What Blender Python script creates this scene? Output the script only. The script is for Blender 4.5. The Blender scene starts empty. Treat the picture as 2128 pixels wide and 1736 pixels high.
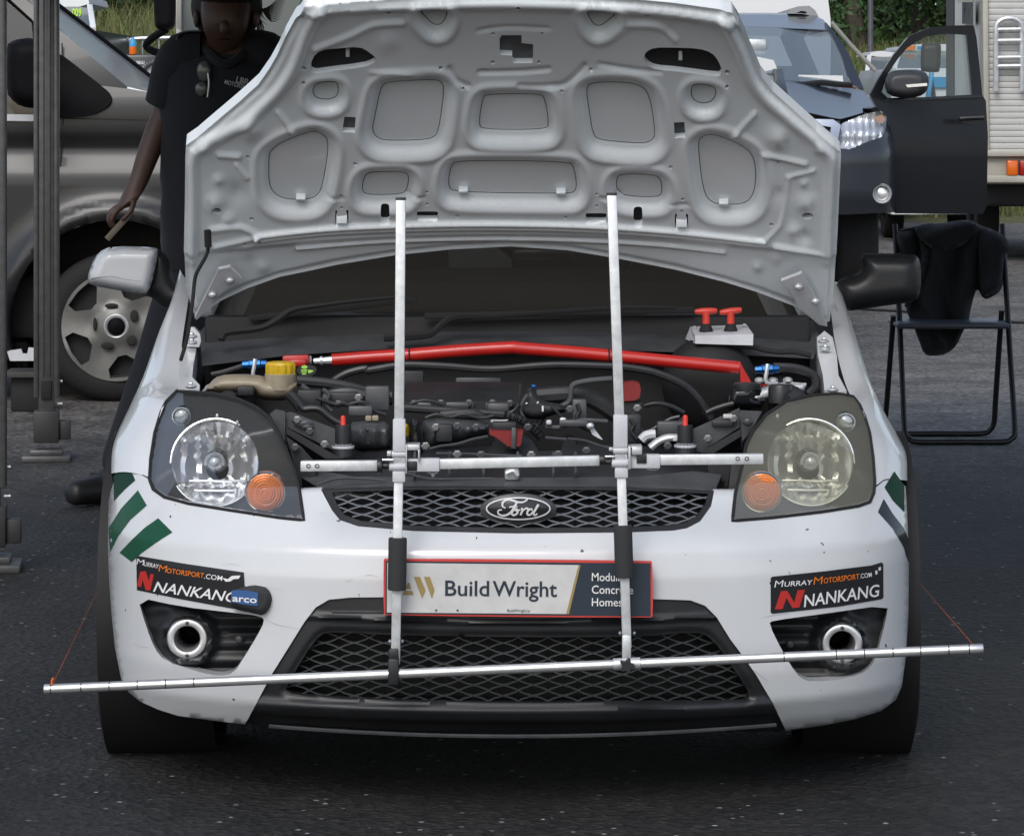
import bpy, bmesh, math, random
import numpy as np
from mathutils import Vector, Matrix
from mathutils.geometry import delaunay_2d_cdt

random.seed(7); np.random.seed(7)
R = math.radians
SC = bpy.context.scene
COL = SC.collection

# ------------------------------------------------------------------ camera
F, CX, HY, H = 7540.0, 1064.0, 202.0, 1.38      # focal (px of a 2128 px wide view), principal point, eye height
cam_d = bpy.data.cameras.new('camera'); cam = bpy.data.objects.new('camera', cam_d); COL.objects.link(cam)
cam.location = (0, 0, H); cam.rotation_euler = (R(90), 0, 0)
cam_d.sensor_width = 36; cam_d.lens = 36 * F / 2128.0
cam_d.shift_y = -(868 - HY) / 2128.0
cam_d.clip_start = .1; cam_d.clip_end = 2000
SC.camera = cam

# ------------------------------------------------------------------ sky, sun, exposure
SUN_EL, SUN_AZ = R(43), R(196)                  # soft overcast sun from behind the viewer
w = bpy.data.worlds.new('World'); SC.world = w; w.use_nodes = True
nt = w.node_tree; nt.nodes.clear()
sky = nt.nodes.new('ShaderNodeTexSky'); sky.sky_type = 'NISHITA'; sky.sun_disc = False
sky.sun_elevation = SUN_EL; sky.sun_rotation = SUN_AZ; sky.air_density = 1.0; sky.dust_density = 2.0; sky.ozone_density = 1.0
hs = nt.nodes.new('ShaderNodeHueSaturation'); hs.inputs['Saturation'].default_value = .70
bg = nt.nodes.new('ShaderNodeBackground'); bg.inputs['Strength'].default_value = .135
wo = nt.nodes.new('ShaderNodeOutputWorld')
nt.links.new(sky.outputs[0], hs.inputs['Color']); nt.links.new(hs.outputs[0], bg.inputs[0]); nt.links.new(bg.outputs[0], wo.inputs[0])
sd = bpy.data.lights.new('sun', 'SUN'); sd.energy = .95; sd.angle = R(30); sd.color = (1, .99, .965)
sun = bpy.data.objects.new('sun', sd); COL.objects.link(sun)
sun.rotation_euler = Vector((-math.sin(SUN_AZ) * math.cos(SUN_EL), -math.cos(SUN_AZ) * math.cos(SUN_EL), -math.sin(SUN_EL))).to_track_quat('-Z', 'Y').to_euler()
SC.view_settings.view_transform = 'Standard'; SC.view_settings.look = 'None'
SC.view_settings.exposure = 0.42; SC.view_settings.gamma = 1.0
SC.render.engine = 'CYCLES'
SC.cycles.max_bounces = 8; SC.cycles.transparent_max_bounces = 12; SC.cycles.caustics_reflective = False; SC.cycles.caustics_refractive = False

# ------------------------------------------------------------------ helpers: pixels of the photograph -> points
K = .5195312
FR = {'A': (0, 0, 1.52), 'B': (1300, 0, 1.52), 'C': (2696, 0, 1.52), 'D': (0, 1000, 1.52), 'E': (1300, 1000, 1.52), 'F': (2696, 1000, 1.52),
      'G': (0, 2000, 1.52), 'H': (1300, 2000, 1.52), 'I': (2696, 2000, 1.52),
      'K1': (300, 0, 2.128), 'K2': (2900, 0, 1.7793), 'K3': (740, 1320, 2.3644), 'K4': (1500, 1380, 2.128), 'K5': (2380, 1200, 2.128),
      'K6': (0, 1200, 2.48), 'K7': (3300, 800, 1.5779)}
def fr(k, pts):
    x0, y0, s = FR[k]
    return [((x / s + x0) * K, (y / s + y0) * K) for x, y in pts]
def P(px, py, Y):
    return np.stack([(np.asarray(px, float) - CX) / F * Y, np.asarray(Y, float) + 0 * np.asarray(px, float), H - (np.asarray(py, float) - HY) / F * Y], -1)
def Pv(px, py, Y): return Vector(((px - CX) / F * Y, Y, H - (py - HY) / F * Y))
def P3(pts, Y): return [Pv(x, y, Y) for x, y in pts]

# ------------------------------------------------------------------ helpers: materials
MAT = {}
def M(name, col, rough=.5, metal=0, spec=.5, coat=0, var=None, bump=None, trans=0, sheen=0, rvar=0):
    m = bpy.data.materials.new(name); m.use_nodes = True; n = m.node_tree; b = n.nodes['Principled BSDF']
    b.inputs['Base Color'].default_value = (*col, 1); b.inputs['Roughness'].default_value = rough; b.inputs['Metallic'].default_value = metal
    b.inputs['Specular IOR Level'].default_value = spec; b.inputs['Coat Weight'].default_value = coat; b.inputs['Coat Roughness'].default_value = .06
    b.inputs['Transmission Weight'].default_value = trans; b.inputs['Sheen Weight'].default_value = sheen
    tc = None
    if var or bump or rvar:
        tc = n.nodes.new('ShaderNodeTexCoord')
    if var:                       # (scale, amount) uneven colour
        t = n.nodes.new('ShaderNodeTexNoise'); t.inputs['Scale'].default_value = var[0]; t.inputs['Detail'].default_value = 6; t.inputs['Roughness'].default_value = .65
        n.links.new(tc.outputs['Object'], t.inputs['Vector'])
        mr = n.nodes.new('ShaderNodeMapRange'); mr.inputs[1].default_value = .3; mr.inputs[2].default_value = .7
        mr.inputs[3].default_value = 1 - var[1]; mr.inputs[4].default_value = 1 + var[1] * .6
        n.links.new(t.outputs[0], mr.inputs[0])
        mx = n.nodes.new('ShaderNodeMix'); mx.data_type = 'RGBA'; mx.blend_type = 'MULTIPLY'; mx.inputs[0].default_value = 1
        mx.inputs[6].default_value = (*col, 1); n.links.new(mr.outputs[0], mx.inputs[7]); n.links.new(mx.outputs[2], b.inputs['Base Color'])
    if rvar:
        t2 = n.nodes.new('ShaderNodeTexNoise'); t2.inputs['Scale'].default_value = 9; t2.inputs['Detail'].default_value = 5
        n.links.new(tc.outputs['Object'], t2.inputs['Vector'])
        mr2 = n.nodes.new('ShaderNodeMapRange'); mr2.inputs[1].default_value = .3; mr2.inputs[2].default_value = .7
        mr2.inputs[3].default_value = max(.02, rough - rvar); mr2.inputs[4].default_value = rough + rvar
        n.links.new(t2.outputs[0], mr2.inputs[0]); n.links.new(mr2.outputs[0], b.inputs['Roughness'])
    if bump:                      # (scale, strength, distance)
        t3 = n.nodes.new('ShaderNodeTexNoise'); t3.inputs['Scale'].default_value = bump[0]; t3.inputs['Detail'].default_value = 4
        n.links.new(tc.outputs['Object'], t3.inputs['Vector'])
        bp = n.nodes.new('ShaderNodeBump'); bp.inputs['Strength'].default_value = bump[1]; bp.inputs['Distance'].default_value = bump[2] if len(bump) > 2 else .002
        n.links.new(t3.outputs[0], bp.inputs['Height']); n.links.new(bp.outputs[0], b.inputs['Normal'])
    MAT[name] = m
    return m
def MG(name, tint=(.9, .95, .95), haze=0, hcol=(.5, .5, .45), rough=.02, base=.05):
    """a clear sheet: sees through, mirrors more at grazing angles, with optional haze"""
    m = bpy.data.materials.new(name); m.use_nodes = True; n = m.node_tree; n.nodes.clear()
    o = n.nodes.new('ShaderNodeOutputMaterial'); tr = n.nodes.new('ShaderNodeBsdfTransparent'); tr.inputs[0].default_value = (*tint, 1)
    gl = n.nodes.new('ShaderNodeBsdfGlossy'); gl.inputs['Roughness'].default_value = rough; gl.inputs[0].default_value = (.95, .95, .95, 1)
    lw = n.nodes.new('ShaderNodeLayerWeight'); lw.inputs[0].default_value = .5
    pw = n.nodes.new('ShaderNodeMath'); pw.operation = 'POWER'; pw.inputs[1].default_value = 3.5
    ma = n.nodes.new('ShaderNodeMath'); ma.operation = 'MULTIPLY_ADD'; ma.inputs[1].default_value = 1 - base; ma.inputs[2].default_value = base
    mx = n.nodes.new('ShaderNodeMixShader')
    n.links.new(lw.outputs['Facing'], pw.inputs[0]); n.links.new(pw.outputs[0], ma.inputs[0]); n.links.new(ma.outputs[0], mx.inputs[0])
    src = tr
    if haze:
        df = n.nodes.new('ShaderNodeBsdfDiffuse'); df.inputs[0].default_value = (*hcol, 1); m2 = n.nodes.new('ShaderNodeMixShader'); m2.inputs[0].default_value = haze
        n.links.new(tr.outputs[0], m2.inputs[1]); n.links.new(df.outputs[0], m2.inputs[2]); src = m2
    n.links.new(src.outputs[0], mx.inputs[1]); n.links.new(gl.outputs[0], mx.inputs[2]); n.links.new(mx.outputs[0], o.inputs[0])
    MAT[name] = m
    return m

def chipped_white(name, col, rough, chips=True, coat=.6):
    m = M(name, col, rough, coat=coat, var=(3.0, .06)); n = m.node_tree; b = n.nodes['Principled BSDF']
    if chips:
        tc = n.nodes.new('ShaderNodeTexCoord')
        vo = n.nodes.new('ShaderNodeTexVoronoi'); vo.inputs['Scale'].default_value = 30; vo.inputs['Randomness'].default_value = 1
        nz = n.nodes.new('ShaderNodeTexNoise'); nz.inputs['Scale'].default_value = 120
        mxv = n.nodes.new('ShaderNodeMix'); mxv.data_type = 'VECTOR'; mxv.inputs[0].default_value = .012
        n.links.new(tc.outputs['Object'], nz.inputs['Vector']); n.links.new(tc.outputs['Object'], mxv.inputs[4]); n.links.new(nz.outputs['Color'], mxv.inputs[5])
        n.links.new(mxv.outputs[1], vo.inputs['Vector'])
        lt = n.nodes.new('ShaderNodeMath'); lt.operation = 'LESS_THAN'; lt.inputs[1].default_value = .085
        n.links.new(vo.outputs['Distance'], lt.inputs[0])
        sep = n.nodes.new('ShaderNodeSeparateColor'); n.links.new(vo.outputs['Color'], sep.inputs[0])
        gt = n.nodes.new('ShaderNodeMath'); gt.operation = 'GREATER_THAN'; gt.inputs[1].default_value = .62
        n.links.new(sep.outputs[0], gt.inputs[0])
        mu = n.nodes.new('ShaderNodeMath'); mu.operation = 'MULTIPLY'; n.links.new(lt.outputs[0], mu.inputs[0]); n.links.new(gt.outputs[0], mu.inputs[1])
        old = b.inputs['Base Color'].links[0].from_socket
        mx = n.nodes.new('ShaderNodeMix'); mx.data_type = 'RGBA'; mx.inputs[7].default_value = (.07, .065, .06, 1)
        n.links.new(mu.outputs[0], mx.inputs[0]); n.links.new(old, mx.inputs[6]); n.links.new(mx.outputs[2], b.inputs['Base Color'])
    return m

chipped_white('paint_white', (.62, .635, .65), .22)
chipped_white('paint_under', (.80, .845, .87), .28, chips=False, coat=.5)  # same white made lighter, standing in for bounce light on the underside
chipped_white('paint_clean', (.66, .675, .69), .28, chips=False)
M('black_plastic', (.018, .019, .021), .42, var=(14, .3), bump=(260, .25, .0006))
M('black_gloss', (.010, .011, .013), .16, rvar=.08)
M('bay_black', (.020, .021, .024), .5, var=(9, .45), bump=(60, .3, .002))
M('bay_grey', (.066, .069, .074), .36, var=(11, .4), bump=(80, .2, .001))
M('bay_dark', (.008, .008, .009), .7)
M('hose', (.022, .023, .025), .38, var=(20, .3))
M('rubber', (.009, .009, .010), .8, bump=(120, .4, .001))
M('gap', (.012, .012, .013), .8)
M('seam', (.10, .105, .11), .7)
M('alu', (.72, .74, .75), .42, .45, var=(45, .22), bump=(90, .25, .0004))
M('zinc', (.60, .62, .63), .38, .5, var=(30, .25))
M('steel', (.80, .81, .82), .28, .75, var=(8, .12))
M('chrome', (.82, .83, .84), .07, 1.0)
M('reflector', (.95, .96, .97), .20, .70, var=(6, .12))
M('reflector_dull', (.88, .89, .85), .22, .65, var=(6, .2))
M('bracket_grey', (.58, .59, .62), .45, var=(20, .12))
M('foam', (.030, .031, .033), .85, bump=(300, .5, .001))
M('red_tube', (.48, .018, .014), .30, coat=.3, var=(7, .15))
M('red_dark', (.22, .014, .014), .45, var=(20, .25))
M('red_bulb', (.70, .03, .015), .3)
M('red_handle', (.62, .050, .030), .38, var=(40, .25))
M('yellow_cap', (.62, .40, .015), .42, var=(60, .15))
M('tank', (.33, .28, .20), .4, trans=.12, var=(14, .25))
M('green_print', (.35, .62, .10), .5)
M('blue_anod', (.010, .085, .26), .3, .7)
M('amber', (.86, .30, .09), .12, spec=.7, trans=.15)
M('clear_dome', (.60, .66, .70), .08, spec=.8, trans=.3)
M('lamp_housing', (.055, .057, .058), .22, rvar=.08)  # grey in the colour stands in for reflections off the lens
M('hole_grey', (.11, .115, .12), .6)
M('lamp_bulb', (.75, .78, .82), .08, .3)
M('green_vinyl', (.010, .075, .040), .45, spec=.25, var=(30, .1))
M('dark_vinyl', (.008, .040, .024), .55, spec=.12, var=(30, .2))
M('sticker_black', (.016, .016, .019), .35)
M('print_white', (.78, .78, .78), .4)
M('print_grey', (.40, .41, .43), .4)
M('print_orange', (.80, .20, .02), .4)
M('print_red', (.50, .030, .025), .4)
M('print_blue', (.03, .10, .28), .5)
M('print_navy', (.020, .032, .050), .35)
M('print_gold', (.33, .24, .09), .4)
M('plate_white', (.60, .60, .59), .38, var=(18, .12))
M('plate_red', (.62, .055, .045), .4)
M('bead_text', (.35, .36, .36), .4)
M('badge_dark', (.030, .032, .037), .18, .2)
M('grille_bar', (.16, .17, .18), .35, .15)
M('grille_low', (.045, .050, .052), .42)
M('orange_string', (.70, .13, .02), .6)
MG('lens_clear', (.95, .96, .97), .04, (.6, .62, .62), .015, .15)
MG('lens_hazy', (.88, .88, .80), .18, (.62, .61, .52), .04, .12)
MG('screen_glass', (.45, .47, .45), .10, (.34, .31, .27), rough=.015, base=.14)  # brown haze colour stands in for the canopy's reflection
MG('suv_glass', (.36, .42, .46), .52, (.20, .25, .29), .02, .10)  # blue-grey haze colour stands in for reflected sky
MG('door_glass', (.72, .80, .80), .02, (.4, .45, .45), .02, .06)

# ------------------------------------------------------------------ helpers: objects
ORG = {}
def props(o, label=None, cat=None, group=None, kind=None):
    if label: o['label'] = label
    if cat: o['category'] = cat
    if group: o['group'] = group
    if kind: o['kind'] = kind
    return o
def thing(name, loc, label, cat, group=None):
    o = bpy.data.objects.new(name, None); COL.objects.link(o); o.location = loc; o.empty_display_size = .1
    ORG[o] = Vector(loc)
    return props(o, label, cat, group)
def mk(name, verts, faces, mat, parent=None, smooth=38, label=None, kind=None):
    me = bpy.data.meshes.new(name)
    v = np.asarray([tuple(p) for p in verts], float)
    if parent is None:
        org = Vector(((v[:, 0].min() + v[:, 0].max()) / 2, (v[:, 1].min() + v[:, 1].max()) / 2, v[:, 2].min()))
    else:
        org = ORG[parent]
    v = v - np.array(org)
    me.from_pydata(v.tolist(), [], [tuple(int(i) for i in f) for f in faces]); me.validate(); me.update()
    me.materials.append(MAT[mat] if isinstance(mat, str) else mat)
    if smooth:
        me.polygons.foreach_set('use_smooth', [True] * len(me.polygons))
        if smooth < 180: me.set_sharp_from_angle(angle=R(smooth))
    o = bpy.data.objects.new(name, me); COL.objects.link(o)
    if parent is None:
        o.location = org
    else:
        o.parent = parent
    ORG[o] = org
    if label: o['label'] = label
    if kind: o['kind'] = kind
    return o
class MB:
    def __init__(s): s.v = []; s.f = []
    def add(s, vf):
        v, f = vf; n = len(s.v); s.v += [tuple(p) for p in v]; s.f += [tuple(i + n for i in q) for q in f]; return s
    def mk(s, name, mat, parent=None, **k): return mk(name, s.v, s.f, mat, parent, **k)

def g_box(c, size, bev=0, rot=None, seg=2):
    bm = bmesh.new(); bmesh.ops.create_cube(bm, size=1)
    for v in bm.verts: v.co = Vector((v.co.x * size[0], v.co.y * size[1], v.co.z * size[2]))
    if bev: bmesh.ops.bevel(bm, geom=bm.edges[:], offset=min(bev, min(size) * .49), segments=seg, affect='EDGES', profile=.5)
    m = rot.to_4x4() if rot is not None else Matrix.Identity(4)
    vs = [m @ v.co + Vector(c) for v in bm.verts]; fs = [[v.index for v in f.verts] for f in bm.faces]
    bm.verts.index_update(); fs = [[v.index for v in f.verts] for f in bm.faces]; bm.free()
    return vs, fs
def frame_of(d, up=(0, 0, 1)):
    d = Vector(d).normalized(); u = Vector(up); s = d.cross(u)
    if s.length < 1e-4: s = d.cross(Vector((0, 1, 0)))
    s.normalize(); u = s.cross(d).normalized()
    return Matrix((d, s, u)).transposed()
def g_bar(p0, p1, w, h, bev=.002, up=(0, 0, 1)):
    p0, p1 = Vector(p0), Vector(p1); d = p1 - p0
    return g_box((p0 + p1) / 2, (d.length, w, h), bev, frame_of(d, up))
def catmull(pts, n):
    pts = [Vector(p) for p in pts]
    if n <= 1 or len(pts) < 3: return pts
    out = []
    for i in range(len(pts) - 1):
        p0 = pts[max(i - 1, 0)]; p1 = pts[i]; p2 = pts[i + 1]; p3 = pts[min(i + 2, len(pts) - 1)]
        for k in range(n):
            t = k / n
            out.append(.5 * ((2 * p1) + (p2 - p0) * t + (2 * p0 - 5 * p1 + 4 * p2 - p3) * t * t + (3 * p1 - p0 - 3 * p2 + p3) * t ** 3))
    out.append(pts[-1]); return out
def g_tube(pts, r, seg=8, sub=4, closed=False, cap=True):
    n0 = len(pts); p = catmull(pts, sub); n = len(p)
    rr = np.interp(np.linspace(0, 1, n), np.linspace(0, 1, len(r)), r) if hasattr(r, '__len__') else [r] * n
    vs = []; fs = []; prev = None
    for i in range(n):
        t = ((p[(i + 1) % n] - p[i - 1]) if closed else (p[min(i + 1, n - 1)] - p[max(i - 1, 0)]))
        if t.length < 1e-9: t = Vector((0, 0, 1))
        t.normalize()
        if prev is None:
            a = t.orthogonal().normalized()
        else:
            a = (prev - t * prev.dot(t)); a = a.normalized() if a.length > 1e-6 else t.orthogonal().normalized()
        prev = a; b = t.cross(a)
        for k in range(seg):
            th = 2 * math.pi * k / seg; vs.append(p[i] + (a * math.cos(th) + b * math.sin(th)) * float(rr[i]))
    m = n if closed else n - 1
    for i in range(m):
        j = (i + 1) % n
        for k in range(seg):
            l = (k + 1) % seg; fs.append((i * seg + k, i * seg + l, j * seg + l, j * seg + k))
    if cap and not closed: fs.append(tuple(range(seg))[::-1]); fs.append(tuple((n - 1) * seg + k for k in range(seg)))
    return vs, fs
def g_lathe(prof, o, axis, seg=24, flute=None):
    """prof: (radius, distance along axis)"""
    fm = frame_of(axis); d, s, u = fm.col[0], fm.col[1], fm.col[2]; o = Vector(o)
    vs = []; fs = []
    for (r, a) in prof:
        for k in range(seg):
            th = 2 * math.pi * k / seg
            vs.append(o + d * a + (s * math.cos(th) + u * math.sin(th)) * r)
    for i in range(len(prof) - 1):
        for k in range(seg):
            l = (k + 1) % seg; fs.append((i * seg + k, i * seg + l, (i + 1) * seg + l, (i + 1) * seg + k))
    for i, rev in ((0, True), (len(prof) - 1, False)):
        if prof[i][0] < 1e-3 or True:
            pass
    return vs, fs
def g_ell(c, r, seg=14, ring=9):
    vs = []; fs = []
    for i in range(ring + 1):
        a = math.pi * i / ring
        for k in range(seg):
            b = 2 * math.pi * k / seg
            vs.append((c[0] + r[0] * math.sin(a) * math.cos(b), c[1] + r[1] * math.sin(a) * math.sin(b), c[2] + r[2] * math.cos(a)))
    for i in range(ring):
        for k in range(seg):
            l = (k + 1) % seg; fs.append((i * seg + k, (i + 1) * seg + k, (i + 1) * seg + l, i * seg + l))
    return vs, fs

# ------------------------------------------------------------------ helpers: outlines
def chaikin(poly, n=1):
    for _ in range(n):
        out = []
        for i in range(len(poly)):
            a, b = poly[i], poly[(i + 1) % len(poly)]
            out += [(a[0] * .75 + b[0] * .25, a[1] * .75 + b[1] * .25), (a[0] * .25 + b[0] * .75, a[1] * .25 + b[1] * .75)]
        poly = out
    return poly
def resample(poly, step):
    out = []
    for i in range(len(poly)):
        a, b = poly[i], poly[(i + 1) % len(poly)]; L = math.hypot(b[0] - a[0], b[1] - a[1]); n = max(1, int(math.ceil(L / step)))
        for k in range(n): out.append((a[0] + (b[0] - a[0]) * k / n, a[1] + (b[1] - a[1]) * k / n))
    return out
def pip(x, y, poly):
    x = np.asarray(x, float); y = np.asarray(y, float); ins = np.zeros(x.shape, bool); n = len(poly)
    for i in range(n):
        x1, y1 = poly[i]; x2, y2 = poly[(i + 1) % n]
        if y1 == y2: continue
        c = ((y1 > y) != (y2 > y)) & (x < (x2 - x1) * (y - y1) / (y2 - y1) + x1)
        ins ^= c
    return ins
def pdist(x, y, poly, closed=True):
    x = np.asarray(x, float); y = np.asarray(y, float); d = np.full(x.shape, 1e9); n = len(poly)
    for i in range(n if closed else n - 1):
        x1, y1 = poly[i]; x2, y2 = poly[(i + 1) % n]; dx, dy = x2 - x1, y2 - y1; L = dx * dx + dy * dy + 1e-12
        t = np.clip(((x - x1) * dx + (y - y1) * dy) / L, 0, 1)
        d = np.minimum(d, np.hypot(x - x1 - t * dx, y - y1 - t * dy))
    return d
def circ(cx, cy, r, n=12, ry=None): return [(cx + r * math.cos(2 * math.pi * k / n), cy + (ry or r) * math.sin(2 * math.pi * k / n)) for k in range(n)]
def rrect(x0, y0, x1, y1, r=3):
    return chaikin([(x0 + r, y0), (x1 - r, y0), (x1, y0 + r), (x1, y1 - r), (x1 - r, y1), (x0 + r, y1), (x0, y1 - r), (x0, y0 + r)], 1)
def inset(poly, d, step=6):
    q = resample(poly, step); n = len(q); out = []
    for i in range(n):
        a, b = q[i - 2], q[(i + 2) % n]; dx, dy = b[0] - a[0], b[1] - a[1]; l = math.hypot(dx, dy) + 1e-9
        out.append((q[i][0] - dy / l * d, q[i][1] + dx / l * d))
    x = np.array([p[0] for p in out]); y = np.array([p[1] for p in out]); ok = pdist(x, y, poly) > abs(d) * .93
    return [out[i] for i in range(n) if ok[i]]
def tri2d(outline, holes, step, bstep=None, extra=()):
    loops = [resample(outline, bstep or step)] + [resample(h, bstep or step) for h in holes]
    vs = []; es = []
    for L in loops:
        n0 = len(vs); vs += L; es += [(n0 + i, n0 + (i + 1) % len(L)) for i in range(len(L))]
    xs = [p[0] for p in outline]; ys = [p[1] for p in outline]
    if step < 1e8:
        gx, gy = np.meshgrid(np.arange(min(xs) + step / 2, max(xs), step), np.arange(min(ys) + step / 2, max(ys), step * .9)); gx = gx + (np.arange(gx.shape[0]) % 2)[:, None] * step * .5
        gx = gx.ravel(); gy = gy.ravel(); ok = pip(gx, gy, outline)
        gx, gy = gx[ok], gy[ok]
        ok = np.ones(gx.shape, bool)
        for h in holes: ok &= ~pip(gx, gy, h)
        gx, gy = gx[ok], gy[ok]
        dmin = np.full(gx.shape, 1e9)
        for L in [outline] + list(holes): dmin = np.minimum(dmin, pdist(gx, gy, L))
        ok = dmin > step * .4
        if len(extra):                             # contour points keep pressed edges crisp; drop grid points that crowd them
            ex = np.array(extra); inn = pip(ex[:, 0], ex[:, 1], outline) & (pdist(ex[:, 0], ex[:, 1], outline) > .8)
            for h in holes: inn &= ~pip(ex[:, 0], ex[:, 1], h) & (pdist(ex[:, 0], ex[:, 1], h) > .8)
            ex = ex[inn]; cell = set((int(a // 4), int(b // 4)) for a, b in ex)
            ok &= np.array([(int(a // 4), int(b // 4)) not in cell for a, b in zip(gx, gy)])
            vs = vs + [tuple(p) for p in ex.tolist()]
        vs = vs + list(zip(gx[ok].tolist(), gy[ok].tolist()))
    res = delaunay_2d_cdt([Vector(v) for v in vs], es, [], 0, 1e-5)
    v = np.array([tuple(q) for q in res[0]]); f = np.array([tuple(q) for q in res[2]])
    c = v[f].mean(1); ok = pip(c[:, 0], c[:, 1], outline)
    for h in holes: ok &= ~pip(c[:, 0], c[:, 1], h)
    f = f[ok]
    used = np.unique(f); mp = -np.ones(len(v), int); mp[used] = np.arange(len(used)); v = v[used]; f = mp[f]
    a = v[f[:, 1]] - v[f[:, 0]]; b = v[f[:, 2]] - v[f[:, 0]]; cr = a[:, 0] * b[:, 1] - a[:, 1] * b[:, 0]
    fl = cr > 0                                        # y runs down, so flip to face the viewer
    f[fl] = f[fl][:, ::-1]
    f = f[np.abs(cr) > 1e-9]
    return v, f
def add_rim(V, Fc, vec):
    cnt = {}
    for t in Fc:
        for i in range(3):
            a, b = int(t[i]), int(t[(i + 1) % 3]); cnt[(a, b)] = 1
    V = [tuple(p) for p in V]; Fl = [tuple(int(i) for i in t) for t in Fc]; mp = {}
    for (a, b) in list(cnt):
        if (b, a) not in cnt:
            for q in (a, b):
                if q not in mp: mp[q] = len(V); V.append((V[q][0] + vec[0], V[q][1] + vec[1], V[q][2] + vec[2]))
            Fl.append((b, a, mp[a], mp[b]))
    return V, Fl
def g_panel(outline, dfn, holes=(), step=12, rim=0, off=0, hfn=None, nrm=(0, -1, 0), bstep=None, extra=()):
    v, f = tri2d(outline, list(holes), step, bstep, extra)
    Y = dfn(v[:, 0], v[:, 1]) if callable(dfn) else np.full(len(v), float(dfn))
    V = P(v[:, 0], v[:, 1], Y - off)
    if hfn is not None: V = V + hfn(v[:, 0], v[:, 1])[:, None] * np.array(nrm)[None, :]
    if rim: return add_rim(V, f, rim if hasattr(rim, '__len__') else (0, rim, 0))
    return V.tolist(), [tuple(t) for t in f]
def panel(name, outline, dfn, mat, parent, holes=(), step=12, rim=0, off=0, hfn=None, nrm=(0, -1, 0), bstep=None, smooth=38, label=None, kind=None, extra=()):
    v, f = g_panel(outline, dfn, holes, step, rim, off, hfn, nrm, bstep, extra)
    return mk(name, v, f, mat, parent, smooth, label, kind)
def g_puff(outline, Y0, bf, bb, rad, step=8, hfn=None):
    """a rounded solid whose outline is given: front bulges bf metres to the viewer, back bb metres away"""
    v, f = tri2d(outline, [], step)
    d = pdist(v[:, 0], v[:, 1], outline); t = np.clip(d / rad, 0, 1); h = np.sqrt(np.clip(1 - (1 - t) ** 2, 0, 1))
    y0 = Y0(v[:, 0], v[:, 1]) if callable(Y0) else Y0
    ex = hfn(v[:, 0], v[:, 1]) * t if hfn is not None else 0
    Vf = P(v[:, 0], v[:, 1], y0 - bf * h - ex); base = P(v[:, 0], v[:, 1], y0 + 0 * v[:, 0])
    Vb = base + np.stack([0 * h, bb * h, 0 * h], -1)
    n = len(v); on = d < 1e-6
    V = np.concatenate([Vf, Vb]); mp = np.arange(2 * n); mp[n:][on] = np.arange(n)[on]
    Fs = [tuple(t) for t in f] + [tuple(mp[n + i] for i in t[::-1]) for t in f]
    return V.tolist(), Fs
def puff(name, outline, Y0, bf, bb, rad, mat, parent, step=8, hfn=None, **k):
    v, f = g_puff(outline, Y0, bf, bb, rad, step, hfn); return mk(name, v, f, mat, parent, smooth=k.pop('smooth', 60), **k)
def smooth01(t): t = np.clip(t, 0, 1); return t * t * (3 - 2 * t)

# lettering: flat glyph meshes (built-in font) laid into a picture frame and dropped on a surface
def glyphs(s, bold=0, shear=0):
    cu = bpy.data.curves.new('t', 'FONT'); cu.body = s; cu.shear = shear; cu.offset = bold; cu.resolution_u = 3
    ob = bpy.data.objects.new('t', cu); COL.objects.link(ob); bpy.context.view_layer.update()
    me = bpy.data.meshes.new_from_object(ob.evaluated_get(bpy.context.evaluated_depsgraph_get()))
    v = np.array([tuple(q.co)[:2] for q in me.vertices]); f = [tuple(p.vertices) for p in me.polygons]
    bpy.data.objects.remove(ob); bpy.data.curves.remove(cu); bpy.data.meshes.remove(me)
    return v, f
def g_text(s, x0, y0, x1, y1, cap, dfn, off=.001, bold=0, shear=0, sx=None):
    """baseline from (x0,y0) to (x1,y1) in picture px, capital height cap px"""
    v, f = glyphs(s, bold, shear); lo, hi = v[:, 0].min(), v[:, 0].max()
    t = (v[:, 0] - lo) / (hi - lo); hh = v[:, 1] / .70 * cap
    L = math.hypot(x1 - x0, y1 - y0); ux, uy = (x1 - x0) / L, (y1 - y0) / L
    px = x0 + t * (x1 - x0) + hh * uy; py = y0 + t * (y1 - y0) - hh * ux
    Y = dfn(px, py) if callable(dfn) else np.full(len(px), float(dfn))
    return P(px, py, Y - off).tolist(), f
def decal(name, mat, parent, dfn, polys=(), texts=(), off=.001, step=10, label=None):
    mb = MB()
    for q in polys: mb.add(g_panel(q, dfn, step=step, off=off))
    o = mb.mk(name, mat, parent, smooth=0, label=label) if mb.v else None
    for t in texts: o = mk(name, *g_text(*t[:6], dfn, off, *t[6:]), mat, parent, smooth=0, label=label)
    return o
def ribbon2d(pts, w, closed=False):
    """quads along a picture polyline"""
    out = []; n = len(pts)
    ws = np.interp(np.linspace(0, 1, n), np.linspace(0, 1, len(w)), w) if hasattr(w, '__len__') else [w] * n
    L = []; Rr = []
    for i in range(n):
        a = pts[(i - 1) % n] if (closed or i > 0) else pts[i]; b = pts[(i + 1) % n] if (closed or i < n - 1) else pts[i]
        dx, dy = b[0] - a[0], b[1] - a[1]; l = math.hypot(dx, dy) + 1e-9; nx, ny = -dy / l * ws[i] / 2, dx / l * ws[i] / 2
        L.append((pts[i][0] + nx, pts[i][1] + ny)); Rr.append((pts[i][0] - nx, pts[i][1] - ny))
    return L, Rr
def g_ribbon(pts, w, dfn, off=.001, closed=False):
    L, Rr = ribbon2d(pts, w, closed); q = L + Rr; n = len(pts)
    x = np.array([p[0] for p in q]); y = np.array([p[1] for p in q]); Y = dfn(x, y) if callable(dfn) else np.full(len(x), float(dfn))
    V = P(x, y, Y - off).tolist(); m = n if closed else n - 1
    return V, [(i, (i + 1) % n, n + (i + 1) % n, n + i) for i in range(m)]
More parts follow.
